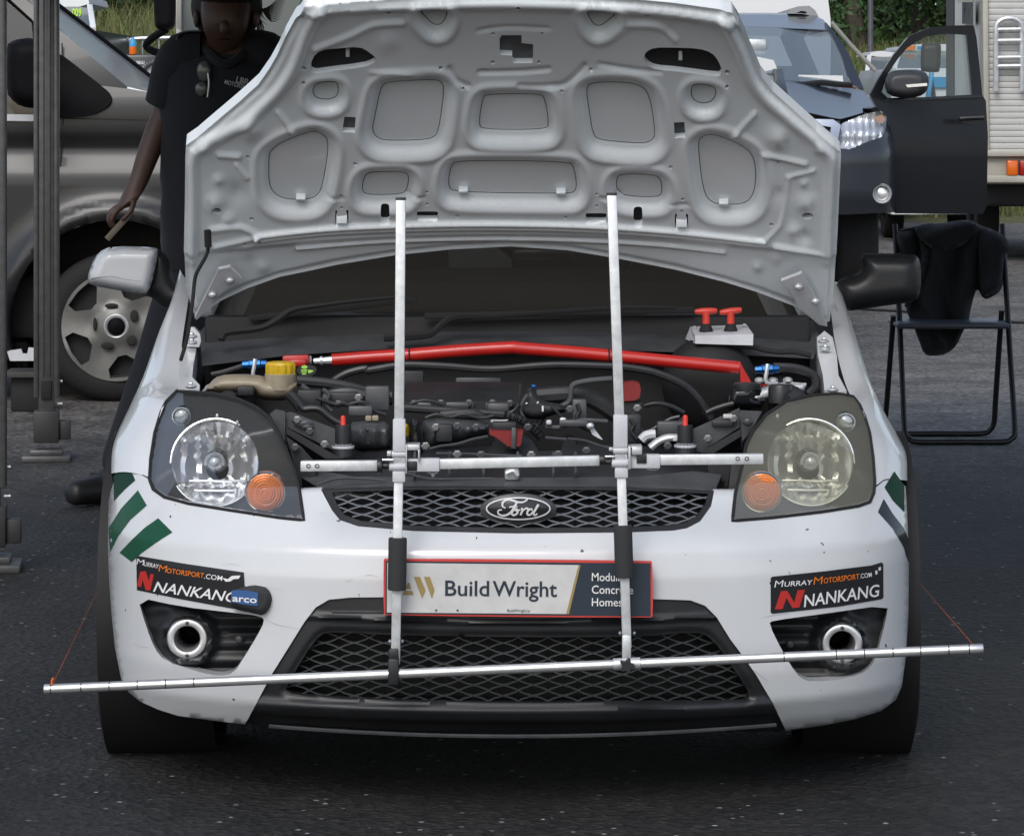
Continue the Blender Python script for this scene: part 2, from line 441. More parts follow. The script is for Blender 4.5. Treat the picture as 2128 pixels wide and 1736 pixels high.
def cm2(pts, n=4): return [(p[0], p[1]) for p in catmull([(x, y, 0) for x, y in pts], n)]

# ================================================================== GROUND
def ground_material():
    m = bpy.data.materials.new('tarmac'); m.use_nodes = True; n = m.node_tree; b = n.nodes['Principled BSDF']; L = n.links.new
    tc = n.nodes.new('ShaderNodeTexCoord')
    big = n.nodes.new('ShaderNodeTexNoise'); big.inputs['Scale'].default_value = .7; big.inputs['Detail'].default_value = 6; big.inputs['Roughness'].default_value = .6
    fine = n.nodes.new('ShaderNodeTexNoise'); fine.inputs['Scale'].default_value = 70; fine.inputs['Detail'].default_value = 5; fine.inputs['Roughness'].default_value = .7
    vo = n.nodes.new('ShaderNodeTexVoronoi'); vo.inputs['Scale'].default_value = 52
    for t in (big, fine, vo): L(tc.outputs['Object'], t.inputs['Vector'])
    # gazebo shade painted into the near tarmac colour, paler past its uneven edge
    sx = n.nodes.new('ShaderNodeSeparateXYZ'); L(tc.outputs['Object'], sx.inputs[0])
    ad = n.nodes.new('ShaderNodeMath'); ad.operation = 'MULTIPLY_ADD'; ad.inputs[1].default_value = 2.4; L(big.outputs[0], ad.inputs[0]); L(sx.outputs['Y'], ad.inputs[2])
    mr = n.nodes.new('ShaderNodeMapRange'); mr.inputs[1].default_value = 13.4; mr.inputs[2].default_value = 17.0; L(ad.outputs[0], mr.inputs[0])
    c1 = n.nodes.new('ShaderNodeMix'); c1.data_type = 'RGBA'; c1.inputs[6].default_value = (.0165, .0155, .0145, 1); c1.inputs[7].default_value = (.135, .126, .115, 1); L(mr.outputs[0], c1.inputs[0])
    vr = n.nodes.new('ShaderNodeMapRange'); vr.inputs[1].default_value = .3; vr.inputs[2].default_value = .7; vr.inputs[3].default_value = .55; vr.inputs[4].default_value = 1.5; L(fine.outputs[0], vr.inputs[0])
    c2 = n.nodes.new('ShaderNodeMix'); c2.data_type = 'RGBA'; c2.blend_type = 'MULTIPLY'; c2.inputs[0].default_value = 1; L(c1.outputs[2], c2.inputs[6]); L(vr.outputs[0], c2.inputs[7])
    # hairline cracks, oil stains and patches
    dm = n.nodes.new('ShaderNodeMix'); dm.data_type = 'VECTOR'; dm.inputs[0].default_value = .22; L(tc.outputs['Object'], dm.inputs[4]); L(big.outputs['Color'], dm.inputs[5])
    ck = n.nodes.new('ShaderNodeTexVoronoi'); ck.feature = 'DISTANCE_TO_EDGE'; ck.inputs['Scale'].default_value = .85; L(dm.outputs[1], ck.inputs['Vector'])
    cr_ = n.nodes.new('ShaderNodeMapRange'); cr_.inputs[1].default_value = .0; cr_.inputs[2].default_value = .006; cr_.inputs[3].default_value = .35; cr_.inputs[4].default_value = 1.0; L(ck.outputs['Distance'], cr_.inputs[0])
    oil = n.nodes.new('ShaderNodeTexNoise'); oil.inputs['Scale'].default_value = 2.3; oil.inputs['Detail'].default_value = 7; oil.inputs['Roughness'].default_value = .62; L(tc.outputs['Object'], oil.inputs['Vector'])
    ol = n.nodes.new('ShaderNodeMapRange'); ol.inputs[1].default_value = .36; ol.inputs[2].default_value = .58; ol.inputs[3].default_value = .55; ol.inputs[4].default_value = 1.15; L(oil.outputs[0], ol.inputs[0])
    vr2 = n.nodes.new('ShaderNodeMath'); vr2.operation = 'MULTIPLY'; L(cr_.outputs[0], vr2.inputs[0]); L(ol.outputs[0], vr2.inputs[1])
    c3 = n.nodes.new('ShaderNodeMix'); c3.data_type = 'RGBA'; c3.blend_type = 'MULTIPLY'; c3.inputs[0].default_value = 1; L(c2.outputs[2], c3.inputs[6]); L(vr2.outputs[0], c3.inputs[7])
    # pale aggregate chips
    sp = n.nodes.new('ShaderNodeSeparateColor'); L(vo.outputs['Color'], sp.inputs[0])
    gt = n.nodes.new('ShaderNodeMath'); gt.operation = 'GREATER_THAN'; gt.inputs[1].default_value = .955; L(sp.outputs[0], gt.inputs[0])
    lt = n.nodes.new('ShaderNodeMath'); lt.operation = 'LESS_THAN'; lt.inputs[1].default_value = .30; L(vo.outputs['Distance'], lt.inputs[0])
    mu = n.nodes.new('ShaderNodeMath'); mu.operation = 'MULTIPLY'; L(gt.outputs[0], mu.inputs[0]); L(lt.outputs[0], mu.inputs[1])
    c4 = n.nodes.new('ShaderNodeMix'); c4.data_type = 'RGBA'; c4.inputs[7].default_value = (.26, .26, .26, 1); L(mu.outputs[0], c4.inputs[0]); L(c3.outputs[2], c4.inputs[6])
    st = n.nodes.new('ShaderNodeMapRange'); st.inputs[3].default_value = .35; st.inputs[4].default_value = 1.75; L(sp.outputs[1], st.inputs[0])
    c5 = n.nodes.new('ShaderNodeMix'); c5.data_type = 'RGBA'; c5.blend_type = 'MULTIPLY'; c5.inputs[0].default_value = 1; L(c4.outputs[2], c5.inputs[6]); L(st.outputs[0], c5.inputs[7])
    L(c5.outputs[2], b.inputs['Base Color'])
    rr = n.nodes.new('ShaderNodeMapRange'); rr.inputs[3].default_value = .42; rr.inputs[4].default_value = .85; L(fine.outputs[0], rr.inputs[0]); L(rr.outputs[0], b.inputs['Roughness'])
    bp = n.nodes.new('ShaderNodeBump'); bp.inputs['Strength'].default_value = .9; bp.inputs['Distance'].default_value = .014
    a2 = n.nodes.new('ShaderNodeMath'); a2.operation = 'ADD'; L(fine.outputs[0], a2.inputs[0]); L(vo.outputs['Distance'], a2.inputs[1]); L(a2.outputs[0], bp.inputs['Height'])
    L(bp.outputs[0], b.inputs['Normal'])
    return m
gm = bpy.data.meshes.new('ground'); S_ = 600
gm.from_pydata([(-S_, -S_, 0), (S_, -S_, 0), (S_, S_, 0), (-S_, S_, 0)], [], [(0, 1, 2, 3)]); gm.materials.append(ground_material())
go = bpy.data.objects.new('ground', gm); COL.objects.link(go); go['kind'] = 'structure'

# ================================================================== GAZEBO (two legs in view, roof over the car)
M('gazebo_alu', (.11, .11, .115), .45, .5, var=(30, .25))
M('gazebo_plastic', (.03, .03, .032), .5)
M('canopy', (.13, .12, .11), .8, var=(2, .2))
gz = thing('gazebo', (-1.48, 10.6, 0), 'pop-up gazebo with fluted aluminium legs and dark roof over the white hatchback', 'gazebo')
ga = Vector((-.0903, .9959, 0)); gr = Vector((.9959, .0903, 0))
RL = Vector((-1.77, 13.8, 0)); ML = Vector((-1.525, 10.6, 0)); FL = Vector((-1.19, 7.4, 0)); GW = 4.5
def gazebo_leg(p, w, top=2.2):
    mb = MB()
    rot = frame_of(gr)
    mb.add(g_box(p + Vector((0, 0, top / 2 + .06)), (w * .62, w * .62, top - .12), .004, rot))
    for s in (-1, 1):                         # raised flutes down the profile
        mb.add(g_box(p + gr * s * w * .40 + Vector((0, 0, top / 2 + .12)), (w * .2, w * .74, top - .24), .005, rot))
        mb.add(g_box(p + gr * s * w * .12 - ga * w * .33 + Vector((0, 0, top / 2 + .16)), (w * .07, w * .06, top - .32), .002, rot))
    leg = mb.mk('leg', 'gazebo_alu', gz)
    fb = MB(); fb.add(g_box(p + Vector((0, 0, .13)), (w * 1.0, w * 1.0, .12), .006, rot)); fb.add(g_box(p + gr * w * .70 + Vector((0, 0, .115)), (w * .5, w * .6, .07), .004, rot))
    fb.mk('slider', 'gazebo_plastic', leg)
    pl = MB(); pl.add(g_box(p + Vector((0, 0, .012)), (w * 1.9, w * 1.9, .024), .005, rot)); pl.add(g_box(p + Vector((0, 0, .034)), (w * 1.3, w * 1.2, .022), .006, rot))
    pl.mk('foot', 'gazebo_alu', leg)
    for zb_ in (.215, .30): mk('locking_pin', *g_tube([p + gr * w * .42 + Vector((0, 0, zb_)), p + gr * w * .62 + Vector((0, 0, zb_))], .006, 8, 1), 'zinc', leg)
    mk('latch_window', *g_box(p - ga * w * .36 + Vector((0, 0, .27)), (w * .42, .012, .07), .003, rot), 'gap', leg)
    return leg
for p in (RL, ML, FL): gazebo_leg(p, .096)
for p in (RL, ML, FL): gazebo_leg(p + gr * GW, .096)
# roof
e0, e1 = FL - ga * .12 - gr * .12, RL + ga * .12 - gr * .12
q = [e0, e0 + gr * (GW + .24), e1 + gr * (GW + .24), e1]
mid = (q[0] + q[1]) / 2; mid2 = (q[2] + q[3]) / 2
r0, r1 = mid + ga * 1.6, mid2 - ga * 1.6
zz = lambda v, z: Vector((v.x, v.y, z))
rv = [zz(v, 2.24) for v in q] + [zz(r0, 3.25), zz(r1, 3.25)] + [zz(v, 1.98) for v in q]
rf = [(0, 1, 4), (1, 2, 5, 4), (2, 3, 5), (3, 0, 4, 5), (1, 2, 8, 7), (2, 3, 9, 8), (3, 0, 6, 9)]
mk('canopy', rv, rf, 'canopy', gz, smooth=0)
for a, b in ((FL, FL + gr * GW), (RL, RL + gr * GW), (FL, ML), (ML, RL), (FL + gr * GW, ML + gr * GW), (ML + gr * GW, RL + gr * GW)):
    mk('truss_bar', *g_bar(zz(a, 2.15), zz(b, 2.15), .03, .05), 'gazebo_alu', gz)

# ================================================================== WHITE HATCHBACK, front end
car = thing('hatchback_car', (-.02, 8.9, 0), 'white racing hatchback with raised bonnet, green stripes and stickered front bumper', 'car')
def xc(Y): return .0121 - .0195 * (Y - 7)
PRZ = [.0, .11, .155, .20, .26, .45, .500, .56, .615, .70, .78, .92]
PRY = [.22, .10, .045, .012, .0, .0, .008, .058, .115, .235, .40, .62]
def plan(u, w=.843, a=.60, nn=2.5):
    t = np.clip(np.abs(u) / w, 0, .9985); return a * (1 - (1 - t ** nn) ** (1 / nn))
def fasc(px, py, dz=0):
    px = np.asarray(px, float); py = np.asarray(py, float); Y = np.full(px.shape, 7.25)
    for _ in range(40):
        X = (px - CX) / F * Y; z = H - (py - HY) / F * Y; u = X - xc(Y)
        Y = .6 * Y + .4 * (7.0 + .0195 * u + plan(u) + np.interp(z, PRZ, PRY))
    return Y
Lh = fr('D', [(1075, 855), (1180, 862), (1300, 870), (1450, 905), (1560, 955), (1640, 1020), (1700, 1130), (1750, 1240), (1790, 1340), (1820, 1450), (1848, 1640), (1700, 1625),
              (1400, 1580), (1150, 1540), (1000, 1500), (930, 1450), (908, 1390), (915, 1270), (940, 1110), (980, 980), (1010, 920)])
Rh = fr('F', [(355, 1645), (372, 1480), (415, 1300), (440, 1180), (480, 1100), (560, 1000), (680, 920), (860, 880), (1000, 872), (1090, 890), (1130, 940), (1160, 1010), (1190, 1110),
              (1210, 1260), (1220, 1400), (1215, 1470), (1190, 1530), (1120, 1555), (900, 1590), (600, 1625)])
fogL = chaikin(fr('G', [(835, 588), (1100, 645), (1400, 680), (1590, 703), (1609, 735), (1560, 830), (1480, 960), (1420, 1050), (1330, 1068), (1200, 1040), (1000, 975), (940, 900), (890, 770)]), 1)
fogR = chaikin(fr('I', [(576, 748), (600, 730), (900, 690), (1302, 633), (1290, 720), (1250, 880), (1225, 960), (1190, 1020), (1130, 1060), (1000, 1090), (860, 1100), (800, 1095), (740, 1050), (660, 920)]), 1)
lowL = fr('G', [(1490, 1360), (1560, 1230), (1650, 1060), (1750, 900), (1850, 740), (1920, 650), (2000, 603), (2128, 590)])
lowR = fr('I', [(0, 603), (100, 607), (190, 640), (260, 710), (340, 840), (430, 960), (500, 1060), (600, 1230), (680, 1398)])
low_top = [(797, 1240), (1077, 1243), (1355, 1244)]
# painted bumper skin: outline goes left joint -> silhouette -> under edge -> round the black lower grille -> right -> headlights and grille notch
bump = [(306, 993), (281, 978), (262, 986), (236, 1002), (230, 1020)] + [(226, 1042), (224.5, 1090), (224, 1141), (227, 1210), (232, 1278), (239, 1346), (253, 1415), (267, 1437), (290, 1456), (328, 1473), (369, 1486), (440, 1496)]
bump += lowL + low_top + lowR
bump += [(1708, 1507), (1776, 1493.6), (1831, 1476.5), (1862, 1452.6), (1874, 1425), (1882.5, 1363.7), (1887.7, 1278), (1889, 1169), (1887, 1107), (1884, 1039), (1882, 1010), (1865, 1000), (1848, 996), (1838, 997), (1818, 1012)]
bump += [(1817, 1024), (1808, 1044), (1783, 1053), (1708, 1065), (1605, 1077), (1522, 1084), (1524, 1060), (1529, 1026), (1531, 1021), (1484, 1021), (1477.5, 1052), (1455, 1083), (1428, 1097), (1400, 1102)]
bump += [(1300, 1106), (1072, 1108), (860, 1103), (744, 1093), (706, 1080), (690, 1060), (667, 1017), (622, 1019), (625, 1040), (633, 1082), (581, 1077), (478, 1061.5), (393, 1048), (341, 1034), (317, 1017)]
panel('bumper', bump, fasc, 'paint_white', car, holes=[fogL, fogR], step=11, rim=.05, smooth=50)
# black lower grille surround and splitter lip
lowO = lowL + low_top + lowR + [(1619, 1520), (1500, 1522), (1403, 1523), (1250, 1526), (1064, 1528), (969, 1527), (800, 1519), (675, 1512), (560, 1505)]
lowhole = chaikin([(665, 1318), (690, 1312), (800, 1318), (1077, 1323), (1330, 1322), (1440, 1312), (1478, 1322), (1530, 1395), (1562, 1448), (1540, 1457), (1300, 1458), (1077, 1460), (850, 1456), (660, 1447), (592, 1438), (600, 1415), (640, 1350)], 1)
def low_relief(x, y):
    h = -.012 * smooth01((1500 - y) / 12) * 0
    d = pdist(x, y, lowhole); ins = pip(x, y, lowhole)
    h = h + .006 * smooth01((d - 4) / 8)
    yy = y - ((x - 1077) / 520) ** 2 * -18
    h = h + .012 * smooth01((yy - 1462) / 16) - .028 * smooth01((yy - 1492) / 18)      # ledge of the lip
    h = h + .010 * np.exp(-((yy - 1290) / 4) ** 2)
    return h
panel('lower_grille_surround', lowO, fasc, 'black_plastic', car, holes=[lowhole], step=6, rim=.06, off=-.012, hfn=low_relief, smooth=70)
lip = MB()
lx = np.linspace(560, 1612, 30); ly = 1505 + 22 * (1 - ((lx - 1070) / 520) ** 2)
mk('splitter_edge', *g_tube([Pv(x, y + 2, float(fasc(x, 1500)) - .006) for x, y in zip(lx, ly)], .004, 6, 1), 'bay_grey', car)
def lattice(name, poly, pw, ph, width, dfn, off, mat, parent, thick=.01, kind='stuff', x0=1077):
    mb = MB(); xs = [p[0] for p in poly]; ys = [p[1] for p in poly]; s = ph / pw
    for sg in (1, -1):
        lo, hi = (min(ys) - s * (max(xs) - x0) - 60), (max(ys) + s * (max(xs) - x0) + 60)
        n0 = int((lo - 1060) / ph) - 2; n1 = int((hi - 1060) / ph) + 2
        for k in range(n0, n1):
            xx = np.arange(min(xs), max(xs), 3.0); yy = 1060 + k * ph + sg * s * (xx - x0) + 1.6 * np.sin((xx - x0) / pw * 2 * np.pi * 1.0) * sg
            ins = pip(xx, yy, poly); i = 0
            while i < len(xx):
                if ins[i]:
                    j = i
                    while j + 1 < len(xx) and ins[j + 1]: j += 1
                    if j - i >= 2:
                        sel = list(range(i, j + 1, 5)); sel = sel if sel[-1] == j else sel + [j]
                        V, Fq = g_ribbon([(float(xx[q]), float(yy[q])) for q in sel], width, dfn, off)
                        n = len(V); V2 = [(a, b + thick, c) for a, b, c in V]; m = len(sel)
                        Fq = list(Fq) + [(q, q + 1, n + q + 1, n + q) for q in range(m - 1)] + [(m + q + 1, m + q, n + m + q, n + m + q + 1) for q in range(m - 1)]
                        mb.add((V + V2, Fq))
                    i = j + 1
                else: i += 1
    return mb.mk(name, mat, parent, smooth=0, kind=kind)
lattice('lower_grille_mesh', lowhole, 62, 22, 2.4, fasc, -.03, 'grille_low', car, .012)
panel('lower_grille_backing', [(560, 1300), (1590, 1300), (1600, 1470), (560, 1470)], lambda x, y: fasc(x, y) + .11, 'bay_dark', car, step=60)
for y0, xa, xb in ((1268, 690, 795), (1278, 800, 1350), (1282, 1365, 1470)):
    mk('surround_rib', *g_tube([Pv(x, y0 + .004 * abs(x - 1077) * -1 + 4, float(fasc(x, y0)) + .006) for x in np.linspace(xa, xb, 8)], .003, 6, 1), 'bay_grey', car)
# upper grille
upg = [(670, 1018), (690, 1058), (706, 1078), (744, 1091), (860, 1101), (1072, 1106), (1300, 1104), (1400, 1100), (1428, 1095), (1455, 1081), (1476, 1052), (1483, 1022), (1300, 1014), (1077, 1012), (850, 1013)]
upi = [(690, 1022), (702, 1052), (716, 1070), (750, 1082), (860, 1092), (1072, 1097), (1300, 1095), (1396, 1091), (1424, 1086), (1446, 1074), (1466, 1048), (1472, 1025), (1300, 1018), (1077, 1016), (850, 1017)]
panel('upper_grille_frame', upg, fasc, 'black_plastic', car, holes=[upi], step=9, off=-.006, rim=.03)
lattice('upper_grille_mesh', upi, 59, 17.6, 2.7, fasc, -.016, 'grille_bar', car, .01)
panel('upper_grille_backing', upg, lambda x, y: fasc(x, y) + .07, 'bay_dark', car, step=60)
# badge
bc = fr('E', [(1175, 1573)])[0]
bd = float(fasc(*bc)) - .006
bdf = lambda x, y: bd - .012 * (1 - ((x - bc[0]) / 79) ** 2 - ((y - bc[1]) / 34) ** 2) + 0 * x
badge = panel('badge', circ(bc[0], bc[1] + 1, 79, 40, 32), lambda x, y: bdf(x, y) + .004, 'bay_grey', car, step=9, rim=.02)
panel('badge_face', circ(bc[0], bc[1] - 1, 68, 40, 24), bdf, 'badge_dark', badge, step=9, off=.002, rim=.004)
mb = MB(); mb.add(g_ribbon(circ(bc[0], bc[1] - 1, 66, 48, 22.5), 3.2, bdf, .004, True))
def script(pts, w): mb.add(g_ribbon(cm2(fr('E', pts), 5), w, bdf, .0045))
script([(1098, 1566), (1080, 1556), (1082, 1532), (1108, 1516), (1142, 1520), (1172, 1530), (1205, 1530), (1232, 1514)], [2.5, 4.5, 4.5, 4, 3])
script([(1168, 1528), (1152, 1558), (1134, 1588), (1106, 1608), (1076, 1612), (1054, 1600), (1054, 1582), (1076, 1576)], [4.5, 5, 4.5, 3.5, 2.5])
script([(1120, 1562), (1142, 1556), (1170, 1560)], 3)
script([(1160, 1572), (1142, 1584), (1136, 1602), (1150, 1610), (1168, 1598), (1172, 1580), (1158, 1572), (1164, 1584), (1188, 1576)], [4, 4.5, 4, 3])
script([(1194, 1566), (1200, 1580), (1188, 1610)], 4.2)
script([(1196, 1592), (1212, 1574), (1230, 1568), (1236, 1580)], [3, 4, 4.4])
script([(1262, 1576), (1244, 1574), (1230, 1592), (1234, 1608), (1252, 1604), (1266, 1584)], [4.4, 4.4, 4, 3.2])
script([(1298, 1544), (1284, 1568), (1268, 1598), (1276, 1610), (1292, 1600)], [4.8, 4.8, 3.8, 2.8])
mb.mk('badge_script', 'print_white', badge, smooth=0)
# slam panel and cover strip above the grille
def slamY(x, y): return 7.115 + (1018 - y) * .0032 + .10 * ((x - 1077) / 430) ** 2
panel('grille_top_cover', [(668, 1019), (850, 1015), (1077, 1014), (1300, 1016), (1484, 1023), (1500, 985), (1440, 978), (1330, 990), (1080, 992), (930, 992), (920, 997), (870, 997), (860, 990), (740, 990), (652, 975), (640, 990)], slamY, 'bay_grey', car, step=12, rim=(0, .03, -.02))
panel('slam_panel', [(640, 1000), (1505, 1000), (1510, 950), (1450, 925), (1330, 930), (1200, 925), (1190, 905), (1175, 905), (1165, 940), (1120, 940), (1100, 905), (1030, 905), (1020, 930), (960, 932), (860, 935), (700, 930), (650, 960)], lambda x, y: slamY(x, y) + .05, 'bay_black', car, step=12, rim=.04)
for x in (862, 934, 1005, 1076, 1150, 1196): mk('slam_rib', *g_bar(Pv(x, 945, 7.27), Pv(x, 990, 7.20), .006, .02), 'bay_grey', car)
mk('bonnet_latch', *MB().add(g_box(Pv(1064, 985, 7.19), (.03, .03, .022), .006)).add(g_tube([Pv(1052, 983, 7.17), Pv(1066, 978, 7.17), Pv(1076, 988, 7.17)], .005)).__dict__.values(), 'zinc', car)

# fog recesses with brake-duct rings
for poly, (cx, cy), nm in ((fogL, fr('G', [(1145, 830)])[0], 'l'), (fogR, fr('I', [(1015, 860)])[0], 'r')):
    cxm = sum(p[0] for p in poly) / len(poly); cym = sum(p[1] for p in poly) / len(poly)
    big = [(cxm + (x - cxm) * 1.05, cym + (y - cym) * 1.06) for x, y in poly]
    yr = float(fasc(cx, cy))
    def rel(x, y, cx=cx, cy=cy):
        r = np.hypot(x - cx, y - cy); return .03 * np.exp(-((r - 50) / 9) ** 2) + .006 * np.sin(y * .18)
    dsh = panel('fog_recess', big, lambda x, y, yr=yr: np.maximum(fasc(x, y) + .035, yr + .045), 'black_plastic', car, holes=[circ(cx, cy, 40, 24)], step=8, hfn=rel, smooth=60)
    o = Pv(cx, cy, yr + .055); k = yr / F
    mk('duct_ring', *g_lathe([(25 * k, .06), (25 * k, .0), (26 * k, -.020), (28 * k, -.027), (34 * k, -.0285), (40 * k, -.027), (43 * k, -.022), (43.5 * k, -.012), (44 * k, .05)], o, (0, 1, 0), 36), 'steel', dsh)
    mk('duct_pipe', *g_lathe([(25.5 * k, .0), (25 * k, .15), (1 * k, .16)], o, (0, 1, 0), 24), 'bay_dark', dsh)
    for s in (-1, 1): mk('rivet', *g_ell(o + Vector((0, -.03, s * 34 * k)), (.004, .003, .0035), 8, 6), 'bay_grey', dsh)
    rx = cx + (78 if nm == 'l' else -78)
    mk('screw', *g_ell(Pv(rx + (28 if nm == 'l' else -28), cy + 4, yr + .03), (.009, .006, .009), 10, 6), 'bay_grey', dsh)

# number plate
pY = float(fasc(1077, 1200)) - .012
pdf = lambda x, y: np.full(np.shape(x), pY) + .03 * ((np.asarray(x, float) - 1077) / 280) ** 2 * 0
pq = fr('H', [(355, 357), (1990, 371), (1992, 715), (355, 700)])
def quad_round(qd, r): return chaikin([(a[0] + (b[0] - a[0]) * t, a[1] + (b[1] - a[1]) * t) for a, b in zip(qd, qd[1:] + qd[:1]) for t in (r, 1 - r)], 1)
plate = panel('number_plate', chaikin([(799, 1160), (1352, 1165), (1356, 1169), (1357, 1279), (1353, 1283), (801, 1278), (797, 1274), (797, 1164)], 1), pdf, 'plate_red', car, step=60, rim=.012)
panel('plate_panel', fr('H', [(369, 369), (1979, 382), (1980, 704), (368, 690)]), pdf, 'print_navy', plate, step=80, off=.001, rim=.001)
panel('plate_field', fr('H', [(378, 379), (1541, 393), (1470, 690), (376, 681)]), pdf, 'plate_white', plate, step=80, off=.002, rim=.001)
decal('plate_stripe', 'print_gold', plate, pdf, [fr('H', [(1541, 393), (1554, 393), (1483, 692), (1466, 690)])], off=.0025)
decal('plate_logo', 'print_gold', plate, pdf, [fr('H', [(540, 464), (578, 464), (612, 548), (590, 596)]), fr('H', [(601, 464), (638, 464), (666, 546), (650, 597)]),
      fr('H', [(470, 574), (540, 574), (530, 549), (482, 549)]), fr('H', [(486, 538), (524, 538), (514, 500), (504, 500)])], off=.003)
T = lambda k, s, x0, y0, x1, y1, cap, bold=0, shear=0: (s, *fr(k, [(x0, y0)])[0], *fr(k, [(x1, y1)])[0], cap * .3418, bold, shear)
decal('plate_lettering', 'print_navy', plate, pdf, [], [T('H', 'Build', 730, 578, 998, 581, 93, .012), T('H', 'Wright', 1018, 581, 1410, 585, 93, .012), T('H', 'BuildWright.ie', 1108, 677, 1245, 679, 18)], off=.003)
decal('plate_lettering', 'print_white', plate, pdf, [], [T('H', 'Modular', 1622, 489, 1832, 491, 50, .006), T('H', 'Concrete', 1622, 566, 1874, 568, 50, .006), T('H', 'Homes', 1622, 642, 1806, 643, 50, .006)], off=.003)
for x in (676, 806): mk('plate_mark', *g_panel(circ(*fr('H', [(x, 668)])[0], 2.5, 7), pdf, step=50, off=.003), 'bay_grey', plate)

# stripes and stickers
stp = MB()
stripes = [('D', [(765, 1283), (800, 1340), (822, 1398), (690, 1522), (690, 1372)]), ('D', [(838, 1458), (890, 1550), (780, 1640), (700, 1760), (664, 1833), (655, 1690), (720, 1580)])]
panel('stripe', fr(*('D', [(765, 1283), (797, 1338), (822, 1398), (760, 1452), (692, 1524), (690, 1372)])), fasc, 'dark_vinyl', car, step=8, off=.0015)
panel('stripe', fr('D', [(838, 1458), (892, 1550), (790, 1640), (720, 1735), (668, 1836), (659, 1690), (735, 1570)]), fasc, 'green_vinyl', car, step=8, off=.0015)
panel('stripe', fr('G', [(962, 108), (1048, 193), (950, 255), (860, 320), (800, 374), (726, 318), (800, 240), (880, 165)]), fasc, 'green_vinyl', car, step=8, off=.0015)
panel('stripe', fr('F', [(1340, 1343), (1280, 1440), (1330, 1520), (1402, 1592), (1400, 1430)]), fasc, 'dark_vinyl', car, step=8, off=.0015)
panel('stripe', fr('F', [(1275, 1510), (1240, 1590), (1330, 1690), (1395, 1800), (1428, 1900), (1427, 1760), (1400, 1690), (1330, 1600)]), fasc, 'black_gloss', car, step=8, off=.0015)
s1 = panel('sticker', chaikin(fr('G', [(828, 335), (1130, 385), (1482, 437), (1487, 520), (1560, 545), (1590, 640), (1560, 672), (1400, 655), (1100, 600), (832, 545)]), 0), fasc, 'sticker_black', car, step=9, off=.0015)
decal('sticker_lettering', 'print_white', s1, fasc, [],
      [T('G', 'M', 830, 388, 872, 396, 36, -.008), T('G', 'URRAY', 874, 397, 962, 414, 26, .006), T('G', '.COM', 1240, 474, 1350, 488, 30, .006), T('G', 'NANKANG', 930, 552, 1440, 622, 62, .012, .25)], off=.0028)
decal('sticker_lettering', 'print_orange', s1, fasc, [], [T('G', 'M', 964, 430, 1010, 438, 42, -.006), T('G', 'OTORSPORT', 1012, 440, 1238, 472, 30, .008)], off=.0028)
decal('sticker_emblem', 'print_red', s1, fasc, [fr('G', [(832, 520), (852, 432), (886, 430), (906, 490), (914, 446), (936, 450), (915, 545), (885, 545), (868, 480), (858, 526)])], off=.0028)
s2 = panel('sticker', fr('I', [(588, 470), (600, 463), (900, 432), (1200, 395), (1262, 376), (1273, 386), (1274, 590), (1262, 600), (1000, 645), (600, 688), (588, 680)]), fasc, 'sticker_black', car, step=9, off=.0015)
decal('sticker_lettering', 'print_white', s2, fasc, [],
      [T('I', 'M', 610, 529, 670, 525, 42, -.006, .2), T('I', 'URRAY', 672, 524, 846, 511, 30, .006, .2), T('I', '.COM', 1132, 474, 1204, 464, 28, .006), T('I', 'NANKANG', 790, 648, 1258, 580, 72, .012, .25)], off=.0028)
decal('sticker_lettering', 'print_orange', s2, fasc, [], [T('I', 'M', 848, 512, 910, 506, 46, -.006, .2), T('I', 'OTORSPORT', 912, 504, 1132, 476, 32, .008, .2)], off=.0028)
decal('sticker_emblem', 'print_red', s2, fasc, [fr('I', [(612, 662), (650, 552), (688, 548), (730, 620), (752, 545), (796, 543), (762, 650), (720, 654), (684, 592), (660, 660)])], off=.0028)
decal('sticker_flag', 'print_white', s1, fasc, [fr('G', [(1352, 470), (1385, 478), (1410, 458), (1462, 456), (1452, 476), (1420, 478), (1400, 492), (1372, 494)])], off=.0028)
decal('sticker_flag', 'print_white', s2, fasc, [fr('I', [(1222, 428), (1236, 424), (1238, 446), (1226, 452)])], off=.0028)
decal('sticker_flag', 'print_white', s2, fasc, [fr('I', [(1243, 408), (1258, 402), (1258, 424), (1244, 428)])], off=.0028)
# tow strap pushed out through the bumper
strY = float(fasc(520, 1240)) - .012
st = puff('tow_strap', chaikin(fr('G', [(1400, 600), (1420, 545), (1500, 520), (1560, 515), (1630, 530), (1662, 590), (1640, 660), (1600, 700), (1560, 690), (1400, 655)]), 1), strY, .022, .03, 14, 'foam', car, step=5)
panel('strap_label', fr('G', [(1408, 548), (1500, 548), (1570, 562), (1566, 642), (1480, 632), (1404, 618)]), strY - .024, 'print_blue', st, step=30, rim=.004)
decal('strap_lettering', 'print_white', st, lambda x, y: np.full(np.shape(x), strY - .025), [], [T('G', 'arco', 1412, 612, 1560, 624, 40, .02)], off=.001)

